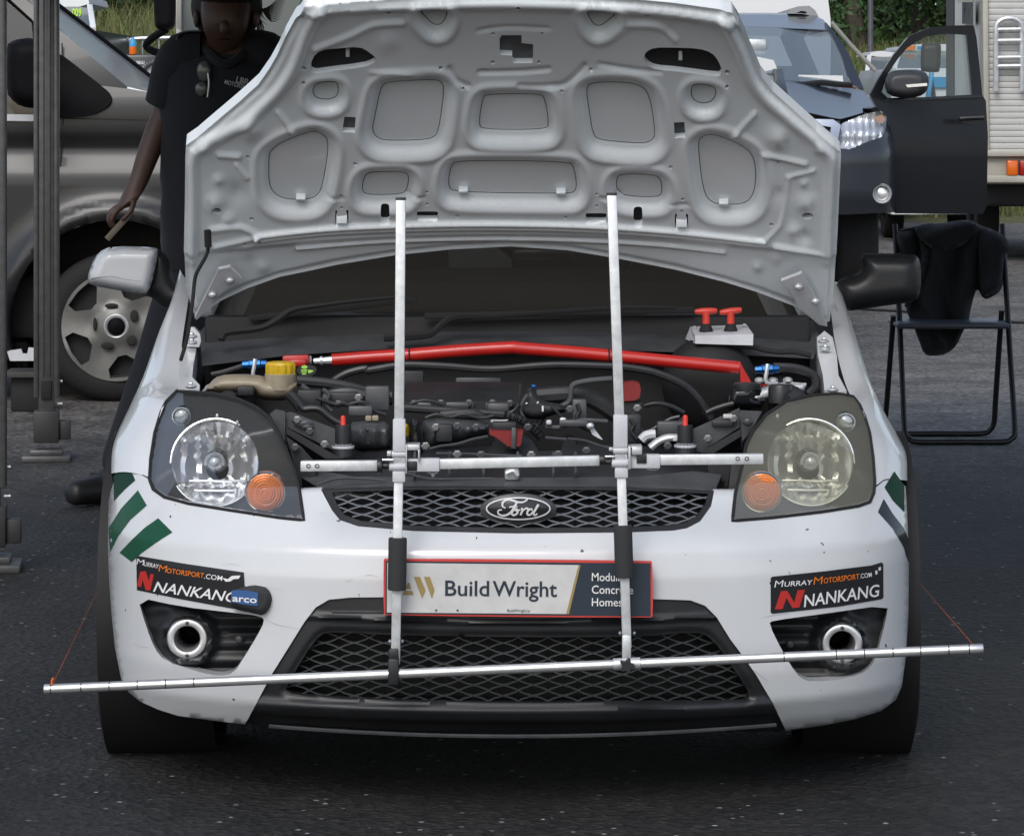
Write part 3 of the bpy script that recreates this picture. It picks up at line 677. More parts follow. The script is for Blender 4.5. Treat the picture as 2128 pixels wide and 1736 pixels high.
# headlights
def headlamp(name, outl, c, rpx, ind, indr, side, sider, glass, refl, label):
    root = panel(name, outl, fasc, glass, car, step=9, label=label, smooth=180)
    cxm = sum(p[0] for p in outl) / len(outl); cym = sum(p[1] for p in outl) / len(outl)
    yc = float(fasc(c[0], c[1] - rpx * .75)) - .002; k = yc / F
    inn = [(cxm + (x - cxm) * .985, cym + (y - cym) * .985) for x, y in outl]
    back = lambda x, y: np.maximum(fasc(x, y) + .02, yc - .02)
    hb = panel('housing', inn, back, 'lamp_housing', root, holes=[circ(c[0], c[1], rpx * .99, 40), circ(side[0], side[1], sider, 16)], step=9, smooth=60)
    # side walls from the lens edge to the back plate
    rs = resample(outl, 10); x = np.array([p[0] for p in rs]); y = np.array([p[1] for p in rs]); A = P(x, y, fasc(x, y) + .001); xi = cxm + (x - cxm) * .985; yi = cym + (y - cym) * .985
    B = P(xi, yi, back(xi, yi)); n = len(rs)
    mk('housing_wall', np.concatenate([A, B]), [(i, (i + 1) % n, n + (i + 1) % n, n + i) for i in range(n)], 'lamp_housing', root, smooth=60)
    mk('lens_seal', *g_tube([tuple(q) for q in P(x, y, fasc(x, y) - .001)], .0035, 6, 1, closed=True), 'gap', root)
    # reflector bowl, fluted, with its bulb shield
    o = Pv(c[0], c[1], yc); rr = rpx * k
    prof = [(rr * 1.02, -.006), (rr, -.004), (rr * .98, .002)] + [(rr * t, .006 + .062 * (1 - t * t)) for t in (.96, .9, .82, .72, .6, .48, .36, .26)]
    tilt = Vector((0, math.cos(R(17)), -math.sin(R(17))))
    V, Fq = g_lathe(prof, o, tilt, 72)
    V = [Vector(v) for v in V]
    for i, v in enumerate(V):
        ring = i // 72
        if ring >= 3: v.y += .0048 * math.sin((v.x - o.x) / rr * 21) * min(1, abs(v.x - o.x) / rr * 3 + .3) + (.008 if abs(v.z - o.z) > rr * .55 else 0)
    bowl = mk('reflector', V, Fq, refl, root, smooth=32)
    mk('reflector_rim', *g_lathe([(rr * .985, .0), (rr * 1.0, -.0065), (rr * 1.03, -.006), (rr * 1.04, .012), (rr * 1.04, .05)], o, tilt, 48), refl, bowl)
    mk('bulb_shield', *g_ell(o + Vector((0, .012, .002)), (19 * k, .03, 19 * k), 18, 12), 'lamp_bulb', bowl)
    mk('bulb_hood', *g_tube([o + Vector((19 * k * math.cos(a), -.012, 19 * k * math.sin(a))) for a in np.linspace(-.2, math.pi + .2, 12)], .004, 6, 1), 'zinc', bowl)
    mk('bulb_socket', *g_lathe([(24 * k, .07), (24 * k, .03), (20 * k, .012), (16 * k, .008)], o, (0, 1, 0), 24), 'black_gloss', bowl)
    for a in (0, 1): mk('reflector_step', *g_bar(o + Vector((-rr * .72, .028 - a * .0, (-.45 - .22 * a) * rr)), o + Vector((rr * .72, .028, (-.45 - .22 * a) * rr)), .006, .005), refl, bowl)
    # indicator
    yi = float(fasc(ind[0], ind[1] - indr * .5)) + .018; ki = yi / F; oi = Pv(ind[0], ind[1], yi); ri = indr * ki
    V, Fq = g_lathe([(.0005, -.022)] + [(ri * t, -.022 * (1 - t * t) + .0022 * math.cos(t * 44)) for t in np.linspace(.04, .97, 30)] + [(ri, .004), (ri, .05)], oi, (0, 1, 0), 36)
    iv = mk('indicator', V, Fq, 'amber', root, smooth=60)
    mk('indicator_ring', *g_tube([oi + Vector((ri * 1.02 * math.cos(a), 0, ri * 1.02 * math.sin(a))) for a in np.linspace(0, 2 * math.pi, 36, endpoint=False)], .0022, 6, 1, closed=True), 'chrome', iv)
    # side light
    ysd = max(float(fasc(side[0], side[1])) + .012, yc - .03); ks = ysd / F; os_ = Pv(side[0], side[1], ysd); rs_ = sider * ks
    sv = mk('side_light', *g_ell(os_ + Vector((0, .006, 0)), (rs_ * .92, .012, rs_ * .92), 18, 10), 'clear_dome', root)
    mk('side_light_ring', *g_lathe([(rs_ * .9, -.004), (rs_ * 1.05, -.008), (rs_ * 1.1, .0), (rs_ * 1.1, .03)], os_, (0, 1, 0), 24), 'chrome', sv)
    for (a, b) in ((c[0] + (28 if c[0] < 1000 else -68), c[1] - rpx - 6), (c[0] + (70 if c[0] < 1000 else -8), c[1] - rpx + 8)):
        mk('clip', *g_ell(Pv(a - 24 if c[0] < 1000 else a, b, float(back(np.array([a]), np.array([b]))[0]) - .003), (.003, .003, .005), 8, 6), 'print_white', root)
    return root
headlamp('headlight', Lh, fr('D', [(1308, 1292)])[0], 91, fr('D', [(1614, 1470)])[0], 40, fr('D', [(1104, 1010)])[0], 19, 'lens_clear', 'reflector', 'clear headlight with round reflector and amber indicator')
headlamp('headlight', Rh, fr('F', [(828, 1290)])[0], 90, fr('F', [(534, 1470)])[0], 40, fr('F', [(1044, 1045)])[0], 19, 'lens_hazy', 'reflector_dull', 'yellowed cloudy headlight with amber indicator')

# wings (fenders): from the inner edge over the crown to the outline and on down the flank
def wing(name, rows, sgn):
    V = []; NS = 9
    for (pi, Yi, po, Yo) in rows:
        if Yi is None: Yi = float(fasc(*pi)) + .002
        a = Pv(*pi, Yi); b = Pv(*po, Yo); d = b - a
        nrm = Vector((sgn * .75, -.25, .62)).normalized(); L = d.length
        for s in range(NS):
            t = s / (NS - 1); V.append(a + d * t + nrm * (math.sin(math.pi * t * .85) * .10 * L * (1 - t * .6)))
        V.append(b + Vector((sgn * .002, .035, -.03))); V.append(b + Vector((sgn * .002, .10, -.09))); V.append(b + Vector((-sgn * .004, .16, -.20)))
    W = NS + 3; n = len(rows); Fq = []
    for i in range(n - 1):
        for s in range(W - 1):
            q = (i * W + s, i * W + s + 1, (i + 1) * W + s + 1, (i + 1) * W + s); Fq.append(q if sgn < 0 else q[::-1])
    return mk(name, V, Fq, 'paint_clean', car, smooth=60)
def densify(rows, n=4):
    out = []
    arr = [np.array([r[0][0], r[0][1], r[1] if r[1] else float(fasc(*r[0])) + .002, r[2][0], r[2][1], r[3]]) for r in rows]
    for i in range(len(arr) - 1):
        p0 = arr[max(i - 1, 0)]; p1 = arr[i]; p2 = arr[i + 1]; p3 = arr[min(i + 2, len(arr) - 1)]
        for k in range(n):
            t = k / n; out.append(.5 * (2 * p1 + (p2 - p0) * t + (2 * p0 - 5 * p1 + 4 * p2 - p3) * t * t + (3 * p1 - p0 - 3 * p2 + p3) * t ** 3))
    out.append(arr[-1]); return [((q[0], q[1]), q[2], (q[3], q[4]), q[5]) for q in out]
for jn in ([(308, 992), (294, 985), (281, 977), (262, 985), (240, 1001)], [(1817, 1013), (1828, 1004), (1838, 997), (1850, 996), (1874, 1003)]): mk('shut_line', *g_ribbon(cm2(jn, 4), 2.2, fasc, .0008), 'gap', car)
for pts, w_ in (([(276, 1334), (290, 1342), (312, 1345)], 1.2), ([(551, 1285), (575, 1297), (622, 1306)], 1.4), ([(463, 1173), (485, 1171), (500, 1176)], 1.0), ([(757, 1196), (770, 1194), (786, 1198)], 1.4), ([(716, 1203), (724, 1208), (733, 1200)], 1.2), ([(1563, 1390), (1580, 1402), (1597, 1418)], 1.2), ([(1580, 1286), (1600, 1279), (1640, 1274)], 1.2), ([(520, 1212), (545, 1218), (590, 1226)], .9)): mk('scratch', *g_ribbon(cm2(pts, 4), [.4, w_, .4], fasc, .0006), 'print_grey', car)
wing('wing', densify([((396, 590), 8.55, (376, 560), 8.7), ((388, 646), 8.3, (359, 622), 8.42), ((378, 715), 8.05, (331, 695), 8.2), ((371, 802), 7.75, (301, 783), 7.95), ((346, 832), None, (273, 848), 7.80),
               ((321, 899), None, (247, 902), 7.65), ((313, 953), None, (236, 940), 7.57), ((308, 990), None, (234, 985), 7.50)]), -1)
wing('wing', densify([((1722, 590), 8.58, (1742, 590), 8.7), ((1730, 675), 8.25, (1757, 642), 8.45), ((1742, 745), 8.0, (1774, 697), 8.25), ((1764, 815), 7.75, (1798, 772), 8.02), ((1788, 842), None, (1822, 837), 7.85),
               ((1807, 899), None, (1868, 917), 7.66), ((1815, 950), None, (1881, 950), 7.57), ((1818, 1008), None, (1883, 1000), 7.50)]), 1)
# gutters beside the engine bay with bolts
gl = panel('wing_gutter', fr('D', [(1090, 600), (1150, 575), (1195, 590), (1175, 700), (1168, 770), (1215, 820), (1210, 858), (1080, 858), (1085, 800)]), lambda x, y: 7.68 + (810 - y) * .004, 'paint_clean', car, step=14, rim=(0, .02, -.05))
hl = panel('hinge_mount', fr('D', [(1135, 585), (1140, 520), (1150, 470), (1180, 470), (1215, 510), (1222, 550), (1210, 590)]), 8.02, 'paint_clean', car, step=14, rim=(0, .03, 0))
gr_ = panel('wing_gutter', fr('F', [(868, 530), (915, 490), (965, 530), (990, 640), (1000, 760), (1050, 855), (960, 870), (915, 850), (905, 760), (875, 640)]), lambda x, y: 7.72 + (812 - y) * .0032, 'paint_clean', car, step=14, rim=(0, .02, -.05))
for k_, p_, y_ in (('D', (1165, 525), 7.98), ('D', (1165, 562), 7.98), ('D', (1160, 828), 7.66), ('F', (910, 555), 8.0), ('F', (918, 600), 7.97), ('F', (965, 850), 7.70)):
    b_ = Pv(*fr(k_, [p_])[0], y_); mb = MB(); mb.add(g_ell(b_, (.013, .012, .005), 12, 6)); mb.add(g_ell(b_ + Vector((0, -.004, .006)), (.006, .006, .005), 6, 5)); mb.mk('bolt', 'zinc', car)

# tyres and wheels
def wheel(parent, cx, cy, r, wd, rim_r, name='wheel', rimmat='bay_grey', axis=(1, 0, 0), face=1):
    ax = Vector(axis).normalized(); o = Vector((cx, cy, r)); hw = wd / 2
    w_ = MB(); prof = [(rim_r, -hw * .9), (rim_r * 1.12, -hw * 1.02), (r * .93, -hw), (r * .985, -hw * .86), (r, -hw * .6), (r, hw * .6), (r * .985, hw * .86), (r * .93, hw), (rim_r * 1.12, hw * 1.02), (rim_r, hw * .9), (rim_r * .96, 0), (rim_r, -hw * .9)]
    ty = mk('tyre', *g_lathe(prof, o, ax, 56), 'rubber', parent, smooth=40)
    return ty, o
for cx_ in ((205 - 1064) / F * 7.66 + .122, (1910 - 1064) / F * 7.66 - .122):
    wr = bpy.data.objects.new('wheel', None); COL.objects.link(wr); wr.parent = car; ORG[wr] = ORG[car]
    ty, o = wheel(wr, cx_, 7.77, .300, .20, .216, axis=(1, 0, .065 if cx_ > 0 else -.065))
    sg = -1 if cx_ < 0 else 1; mb = MB(); mb.add(g_lathe([(.21, .06), (.205, .09), (.19, .07), (.06, .05), (.055, .075), (.001, .075)], o, (sg, 0, 0), 40))
    for a in range(7): th = a * 2 * math.pi / 7; mb.add(g_bar(o + Vector((sg * .075, .05 * math.cos(th), .05 * math.sin(th))), o + Vector((sg * .08, .195 * math.cos(th), .195 * math.sin(th))), .03, .02))
    mb.mk('rim', 'print_grey', wr)
    mk('arch_liner', *g_lathe([(.335, -.12), (.345, .02), (.345, .11)], o + Vector((sg * -.01, 0, .02)), (sg, 0, 0), 40), 'bay_dark', car)
for cx_ in (-.80, .72):
    wr = bpy.data.objects.new('wheel', None); COL.objects.link(wr); wr.parent = car; ORG[wr] = ORG[car]
    ty, o = wheel(wr, cx_ - .04, 10.25, .300, .20, .216); sg = -1 if cx_ < 0 else 1
    mk('rim', *g_lathe([(.21, .06), (.205, .09), (.19, .07), (.06, .05), (.001, .06)], o, (sg, 0, 0), 32), 'print_grey', wr)

# door mirrors
mb_l = puff('door_mirror', chaikin([(181, 578), (191, 547), (205, 523), (232, 511), (321, 513), (330, 520), (322, 560), (312, 600), (301, 612), (239, 602), (186, 592)], 1), 8.6, .060, .03, 20, 'paint_clean', car, step=7)
puff('mirror_housing', chaikin([(316, 513), (340, 520), (352, 540), (362, 590), (385, 600), (385, 640), (340, 640), (318, 618), (296, 614)], 1), 8.66, .05, .05, 22, 'black_plastic', mb_l, step=8)
mk('mirror_scratch', *g_ribbon(cm2(fr('D', [(555, 178), (600, 168), (680, 160), (760, 178), (860, 190)])), [3, 1.2, .8, .6], lambda x, y: np.full(np.shape(x), 8.524), .002), 'seam', mb_l)
puff('door_mirror', chaikin([(1739, 583), (1764, 572), (1780, 570), (1792, 557), (1789, 529), (1800, 526), (1896, 527), (1909, 534), (1914, 554), (1914, 600), (1906, 626), (1856, 633), (1813, 639), (1751, 648), (1738, 610)], 1), 8.62, .06, .06, 36, 'black_plastic', car, step=7)

# ================================================================== BONNET, propped open, underside to the viewer
bn_out = fr('A', [(1790, 130), (1735, 230), (1690, 330), (1640, 420), (1570, 520), (1460, 620), (1330, 730), (1200, 840), (1130, 890)]) + [(385, 330), (384, 420), (382, 520), (385, 600), (398, 655), (408, 668)]
bn_out += [(460, 634), (513, 609), (581, 585), (640, 573), (700, 560), (822, 540), (940, 528), (1061, 522), (1180, 530), (1284, 547), (1403, 570), (1503, 595), (1572, 616), (1654, 647), (1712, 682)]
bn_out += [(1725, 677), (1734, 608), (1739, 519)] + fr('C', [(1016, 945), (1015, 934), (950, 872), (860, 792), (700, 650), (600, 560), (530, 470), (470, 330), (430, 230), (390, 140), (355, 85)])
bn_out += [(1500, 22), (1400, 8), (1301, -1), (1180, -7), (1066, -9), (950, -7), (812, 0), (720, 6), (660, 10), (632, 14)]
ALB = R(46); YH, ZH = 8.2, .86
def bonY(px, py):
    a = (py - HY) / F; ta = math.tan(ALB)
    Y = (ZH + ta * YH - H) / (ta - a)
    X = (px - CX) / F * Y
    return Y + .055 * (1 - np.clip((X - xc(Y)) / .70, -1.2, 1.2) ** 2) - .05 * np.clip((220 - py) / 220, 0, 1) ** 2
BN = np.array([0, -math.sin(ALB), -math.cos(ALB)])
pockets = [('B', [(330, 600), (350, 548), (400, 533), (670, 518), (715, 540), (724, 590), (690, 835), (660, 872), (600, 887), (370, 892), (310, 872), (284, 825), (298, 760)], 27),
           ('B', [(958, 632), (985, 607), (1300, 607), (1337, 627), (1364, 790), (1340, 824), (960, 824), (932, 793)], 26),
           ('B', [(1587, 572), (1620, 540), (1750, 533), (1900, 545), (1975, 600), (2012, 850), (1990, 892), (1930, 910), (1680, 890), (1630, 862), (1605, 700)], 27),
           ('B', [(760, 1050), (800, 1010), (1480, 1018), (1515, 1050), (1532, 1160), (1520, 1202), (1480, 1214), (790, 1205), (746, 1172)], 24),
           ('B', [(235, 1110), (270, 1080), (480, 1078), (510, 1105), (500, 1180), (480, 1217), (250, 1222), (222, 1190)], 24),
           ('B', [(1773, 1120), (1800, 1093), (2000, 1098), (2042, 1120), (2054, 1200), (2030, 1237), (1820, 1227), (1773, 1190)], 24),
           ('A', [(1632, 985), (1645, 950), (1710, 900), (1890, 830), (1960, 848), (2002, 900), (1957, 1180), (1920, 1232), (1860, 1250), (1720, 1247), (1650, 1200), (1630, 1130)], 26),
           ('C', [(145, 905), (168, 868), (230, 850), (350, 888), (470, 955), (502, 1050), (497, 1190), (450, 1272), (330, 1282), (230, 1272), (178, 1200)], 26),
           ('A', [(1905, 560), (1935, 538), (2040, 530), (2057, 560), (2052, 620), (2000, 642), (1925, 637), (1898, 600)], 19),
           ('C', [(106, 562), (140, 545), (240, 558), (262, 590), (240, 652), (180, 667), (130, 652), (106, 620)], 19),
           ('B', [(566, 92), (660, 84), (755, 96), (715, 182), (670, 190), (635, 168)], 20),
           ('B', [(1580, 90), (1680, 92), (1780, 112), (1722, 164), (1670, 198), (1628, 182)], 20)]
PK = [(chaikin(fr(k, p), 2), m) for k, p, m in pockets]
def fc(k, x, y): return fr(k, [(x, y)])[0]
ridges = [('A', [(1945, 60), (1880, 165), (1830, 300), (1780, 420), (1700, 540), (1600, 640), (1490, 740), (1340, 825), (1180, 930), (1175, 1200), (1165, 1600)], 11, .011),
          ('C', [(300, 110), (400, 300), (470, 480), (560, 600), (680, 700), (800, 800), (900, 880), (960, 980), (955, 1200), (940, 1600)], 11, .011),
          ('B', [(-500, 120), (-200, 75), (300, 40), (1060, 25), (1800, 50), (2128, 80), (2500, 140)], 9, .010),
          ('A', [(1690, 680), (1790, 815)], 5, .006), ('C', [(490, 690), (350, 842)], 5, .006),
          ('A', [(1330, 940), (1450, 950)], 6, .006), ('C', [(540, 935), (800, 995)], 5, .006), ('C', [(690, 1075), (850, 1035)], 4, .005),
          ('C', [(700, 1090), (660, 1330), (620, 1400), (560, 1460)], 4, .004), ('A', [(1500, 1080), (1440, 1000)], 5, .005),
          ('A', [(1290, 1395), (1460, 1380), (1560, 1430)], 6, .007), ('C', [(620, 1500), (760, 1530), (900, 1560)], 6, .007),
          ('A', [(1310, 1500), (1440, 1470), (1545, 1445)], 5, .006),
          ('B', [(-60, 300), (160, 215), (300, 150), (470, 140)], 6, .006), ('B', [(2128, 240), (2020, 160), (1850, 150)], 6, .006),
          ('B', [(280, 440), (430, 440), (600, 470)], 4, .003), ('B', [(760, 420), (800, 490), (870, 525)], 5, -.006), ('B', [(1180, 520), (1420, 522), (1500, 480), (1580, 400)], 5, -.006),
          ('B', [(940, 440), (1200, 435), (1360, 420)], 4, -.006), ('B', [(930, 190), (1100, 165), (1360, 175)], 4, -.003), ('B', [(1670, 390), (1850, 420), (2040, 440)], 4, -.004)]
RD = [(cm2(fr(k, p), 3), w_, h_) for k, p, w_, h_ in ridges]
RD += [(cm2([(532, 490), (680, 474), (870, 466), (1037, 464), (1220, 468), (1400, 480), (1588, 501)], 4), 4.5, .010), (cm2([(532, 501), (680, 485), (870, 477), (1037, 475), (1220, 479), (1400, 491), (1588, 511)], 4), 4.0, .004),
       (cm2([(617, 522), (760, 510), (900, 504), (1060, 502), (1220, 506), (1370, 515), (1506, 530)], 4), 4.0, .008),
       (cm2([(680, 412), (712, 412)], 1), 3, -.005), (cm2([(845, 411), (880, 410)], 1), 3, -.005), (cm2([(1250, 411), (1290, 412)], 1), 3, -.005), (cm2([(1398, 425), (1430, 425)], 1), 3, -.005)]
bumps = [('A', 1530, 775, 30, .020), ('C', 630, 830, 30, .020), ('A', 1310, 1225, 24, .014), ('C', 800, 1230, 24, .014), ('A', 1330, 1090, 14, .009), ('C', 790, 1110, 12, .009), ('A', 1250, 900, 16, .010), ('C', 880, 900, 16, .010),
         ('A', 1600, 1640, 18, .009), ('C', 510, 1640, 14, .009), ('A', 1500, 1545, 20, .008), ('C', 640, 1580, 20, .009), ('C', 790, 1445, 18, -.012), ('A', 1390, 1330, 18, .010), ('C', 730, 1400, 16, .010), ('A', 1440, 1180, 30, -.010), ('C', 640, 1180, 20, -.006),
         ('B', 380, 255, 28, .007), ('B', 2080, 190, 20, -.006)]
def bon_rel(x, y):
    h = np.zeros(x.shape)
    for poly, m in PK:
        xs = [p[0] for p in poly]; ys = [p[1] for p in poly]
        s = (x > min(xs) - 60) & (x < max(xs) + 60) & (y > min(ys) - 60) & (y < max(ys) + 60)
        if not s.any(): continue
        d = pdist(x[s], y[s], poly); ins = pip(x[s], y[s], poly); sd_ = np.where(ins, -d, d)
        e = -.016 * (1 - smooth01((sd_ - 5) / (m * .85 - 5))) - .004 * (1 - smooth01((sd_ - 0) / 3)) + .0045 * np.exp(-((sd_ - m - 3) / 7) ** 2)
        h[s] = np.where(np.abs(e) > np.abs(h[s]), e, h[s])
    for pl, w_, a in RD:
        xs = [p[0] for p in pl]; ys = [p[1] for p in pl]
        s = (x > min(xs) - 40) & (x < max(xs) + 40) & (y > min(ys) - 40) & (y < max(ys) + 40)
        if not s.any(): continue
        d = pdist(x[s], y[s], pl, False); h[s] += a * np.exp(-(d / (w_ * 1.05)) ** 3)
    for k, bx, by, r_, a in bumps:
        c = fc(k, bx, by); h += .6 * a * np.exp(-(((x - c[0]) ** 2 + (y - c[1]) ** 2) / (r_ * .75) ** 2))
    d = pdist(x, y, bn_out)
    h += .003 * (1 - smooth01((d - 1) / 4)) - .006 * (1 - smooth01((d - 6) / 9))
    # the strip behind the rear beads drops away
    yl = 485 + .00009 * (x - 1050) ** 2
    h += -.012 * smooth01((y - yl) / 18)
    return h
holes = [chaikin([(644, 147), (649, 120), (666, 104), (700, 101), (747, 97), (768, 109), (784, 123), (774, 133), (754, 140), (675, 150), (655, 153)], 1),
         chaikin(fr('C', [(-185, 350), (-170, 315), (-120, 290), (0, 290), (150, 295), (230, 320), (270, 370), (293, 430), (285, 460), (260, 466), (100, 445), (0, 432), (-110, 425), (-165, 395)]), 1),
         fr('B', [(1062, 235), (1075, 215), (1195, 215), (1195, 262), (1265, 270), (1265, 378), (1255, 385), (1150, 385), (1138, 375), (1138, 338), (1062, 334)]),
         fr('B', [(118, 710), (187, 713), (180, 805), (104, 803)]), fr('C', [(0, 745), (62, 742), (70, 835), (4, 840)]),
         rrect(*fc('B', 338, 1255), *fc('B', 392, 1355), 3), rrect(*fc('B', 558, 1285), *fc('B', 687, 1340), 2), rrect(*fc('B', 1585, 1296), *fc('B', 1712, 1352), 2), rrect(*fc('B', 1875, 1270), *fc('B', 1930, 1371), 3),
         rrect(*fc('B', 62, 1278), *fc('B', 74, 1366), 1.5), rrect(*fc('B', 129, 1276), *fc('B', 142, 1364), 1.5), rrect(*fc('C', 5, 1298), *fc('C', 18, 1388), 1.5), rrect(*fc('C', 72, 1300), *fc('C', 86, 1390), 1.5)]
for k, x, y, r_ in [('B', 702, 413, 4.6), ('B', 838, 541, 4.2), ('B', 1440, 555, 4.4), ('B', 1616, 422, 4.6), ('B', 182, 996, 4.4), ('B', 2102, 1016, 4.4), ('B', 99, 1190, 3.6), ('B', 101, 1262, 3.6), ('B', 623, 1168, 3.4), ('B', 623, 1241, 3.6),
                    ('B', 806, 1313, 4.2), ('B', 1461, 1321, 4.4), ('B', 1652, 1180, 3.6), ('B', 1651, 1252, 3.6), ('B', 386, 75, 5.5), ('B', 1175, 37, 5.5), ('B', 1961, 90, 5.5), ('B', 1020, 207, 4.2), ('B', 1318, 205, 3.6), ('B', 1020, 380, 4.6), ('B', 1301, 378, 4),
                    ('A', 1847, 418, 5.4), ('A', 1845, 503, 4.6), ('A', 1505, 955, 4.6), ('A', 1530, 1332, 4.6), ('A', 1490, 1482, 4), ('A', 1580, 1470, 3.6), ('A', 1317, 1277, 9.6), ('C', 323, 439, 5.4), ('C', 321, 526, 4.6), ('C', 636, 986, 4.4),
                    ('C', 592, 1365, 4.6), ('C', 52, 1212, 4), ('C', 48, 1284, 4), ('C', 534, 1502, 4), ('C', 624, 1519, 4), ('C', 812, 1312, 12)]:
    holes.append(circ(*fc(k, x, y), r_, 10, r_ * (.62 if r_ > 11 else .84)))
RINGS = []
for d_ in (2.5, 6, 10.5): RINGS += inset(bn_out, d_, 5) if sum(pip(np.array([p[0] for p in inset(bn_out, d_, 5)]), np.array([p[1] for p in inset(bn_out, d_, 5)]), bn_out)) > 50 else inset(bn_out, -d_, 5)
for poly, m in PK:
    RINGS += resample(poly, 4)
    for d_ in (3, 6, 11, 16, m, -3.5):
        for sg in (1, -1):
            q_ = inset(poly, sg * d_, 5); x_ = np.array([p[0] for p in q_]); y_ = np.array([p[1] for p in q_]); ins_ = pip(x_, y_, poly)
            if (d_ < 0 and ins_.all()) or (d_ > 0 and not ins_.any()): RINGS += q_
for pl, w_, a in RD[-7:-4]:
    for d_ in (-9, -6, -3.5, -1.5, 0, 1.5, 3.5, 6, 9): RINGS += [(x, y + d_) for x, y in resample(pl, 5)[:-6]]
bonnet = panel('bonnet', bn_out, bonY, 'paint_under', car, holes=holes, step=4.2, hfn=bon_rel, nrm=tuple(BN), rim=tuple(-BN * .034), bstep=5, extra=RINGS, smooth=75, label='raised white bonnet showing its pressed inner frame')
for hi_, hq in enumerate(holes):
    c = (sum(p[0] for p in hq) / len(hq), sum(p[1] for p in hq) / len(hq)); w_ = max(p[0] for p in hq) - min(p[0] for p in hq)
    big = [(c[0] + (x - c[0]) * (1.0 + 5 / w_), c[1] + (y - c[1]) * (1.0 + 5 / w_)) for x, y in hq]
    lvl = float(np.mean(bon_rel(np.array([p[0] for p in hq]), np.array([p[1] for p in hq])))) - .016
    panel('opening', big, bonY, 'hole_grey' if hi_ in (2, 3, 4) else 'gap', bonnet, step=1e9, hfn=lambda x, y, l=lvl: np.full(x.shape, l), nrm=tuple(BN), bstep=30, smooth=0)
for poly, m in PK:                                  # dark tube stands in for the shadow line round every frame window
    x = np.array([p[0] for p in poly]); y = np.array([p[1] for p in poly])
    V = P(x, y, bonY(x, y)) + (bon_rel(x, y) + .0006)[:, None] * BN
    mk('shadow_line', *g_tube([tuple(q) for q in V], .0011, 5, 1, closed=True), 'seam', bonnet)
for k, x, y in (('A', 1828, 1226), ('B', 840, 1180), ('B', 1435, 1190), ('C', 303, 1255)):
    c = fc(k, x, y); q = Pv(*c, float(bonY(*map(np.array, c)))) + Vector(BN) * -.012
    mk('clip', *g_box(q, (.021, .012, .016), .002, Matrix.Rotation(R(-40), 3, 'X')), 'paint_under', bonnet)
for k, x in (('B', 102), ('C', 46)):
    c = fc(k, x, 1322 if k == 'B' else 1344); q = Pv(*c, float(bonY(*map(np.array, c)))) + Vector(BN) * .002
    mk('striker', *g_bar(q - Vector((.012, 0, 0)), q + Vector((.012, 0, 0)), .004, .024), 'paint_under', bonnet)
# little white fitting glinting behind each big opening
for k, x, y in (('B', 137, 335), ('C', 40, 355)):
    c = fc(k, x, y); q = Pv(*c, float(bonY(*map(np.array, c)))) + Vector(BN) * -.010
    mk('fitting', *g_box(q, (.008, .004, .022), .001), 'print_grey', bonnet)
# outer skin above the frame, so the bonnet has its painted top
panel('outer_skin', [(x, y) for x, y in bn_out], bonY, 'paint_clean', bonnet, step=40, hfn=lambda x, y: np.full(x.shape, -.036), nrm=tuple(BN), bstep=6)
# hinges
for k, q, f_ in (('D', [(1330, 95), (1400, 80), (1470, 150), (1450, 180), (1390, 200), (1330, 260), (1200, 400), (1185, 390)], -1), ('F', [(650, 165), (775, 118), (870, 290), (930, 440), (880, 430), (760, 330), (700, 220)], 1)):
    poly = fr(k, q); hg = panel('bonnet_hinge', poly, bonY, 'bracket_grey', car, step=12, hfn=lambda x, y: np.full(x.shape, .012), nrm=tuple(BN), rim=(0, .006, .006))
    for i in ((.25, .28), (.62, .62)):
        xs = [p[0] for p in poly]; ys = [p[1] for p in poly]; cx_ = (max(xs) - i[0] * (max(xs) - min(xs))) if f_ < 0 else (min(xs) + (i[0] + .12) * (max(xs) - min(xs))); cy_ = min(ys) + i[1] * (max(ys) - min(ys)) * .8
        b_ = Pv(cx_, cy_, float(bonY(np.array(cx_), np.array(cy_)))) + Vector(BN) * .016
        mk('hinge_bolt', *g_ell(b_, (.010, .008, .008), 8, 6), 'zinc', hg)
# prop rod on the left
rod = [fc('A', 1262, 1400), fc('A', 1266, 1500), fc('A', 1250, 1560), fc('A', 1195, 1660), fc('A', 1180, 1733), fc('D', 1172, 300), fc('D', 1140, 520), fc('D', 1100, 665)]
dep = [7.98, 8.0, 8.0, 8.0, 8.0, 7.98, 7.9, 7.8]
pr = mk('prop_rod', *g_tube([Pv(*c, d_ - .06) for c, d_ in zip(rod, dep)], .0042, 8, 4), 'rubber', car)
mk('rod_grip', *g_tube([Pv(*rod[0], 7.925), Pv(*rod[1], 7.935)], .008, 8, 1), 'rubber', pr)

# ================================================================== WINDSCREEN, scuttle, wipers, body behind
def scrY(px, py):                                   # windscreen plane, raked 30 deg, bowed
    a = (py - HY) / F; ta = math.tan(R(30)); Y = ((.93 - ta * 8.28) - H) / (-a - ta)
    X = (px - CX) / F * Y; return Y + .16 * ((X - xc(Y)) / .65) ** 2
panel('windscreen', [(440, 655), (600, 655), (800, 650), (1064, 648), (1300, 652), (1500, 660), (1690, 668), (1600, 480), (1500, 190), (1300, 165), (1064, 158), (800, 165), (600, 190), (520, 480)], scrY, 'screen_glass', car, step=40, rim=0)
M('dash', (.055, .052, .048), .8, var=(6, .3))
M('interior', (.04, .04, .04), .9)
mk('dashboard', *g_box((-.02, 8.75, .86), (1.28, .5, .20), .05), 'dash', car)
mk('dash_binnacle', *g_box(Pv(1063, 618, 8.62), (.10, .12, .05), .02), 'dash', car)
def roll(pts): return g_tube(pts, .022, 10, 3)
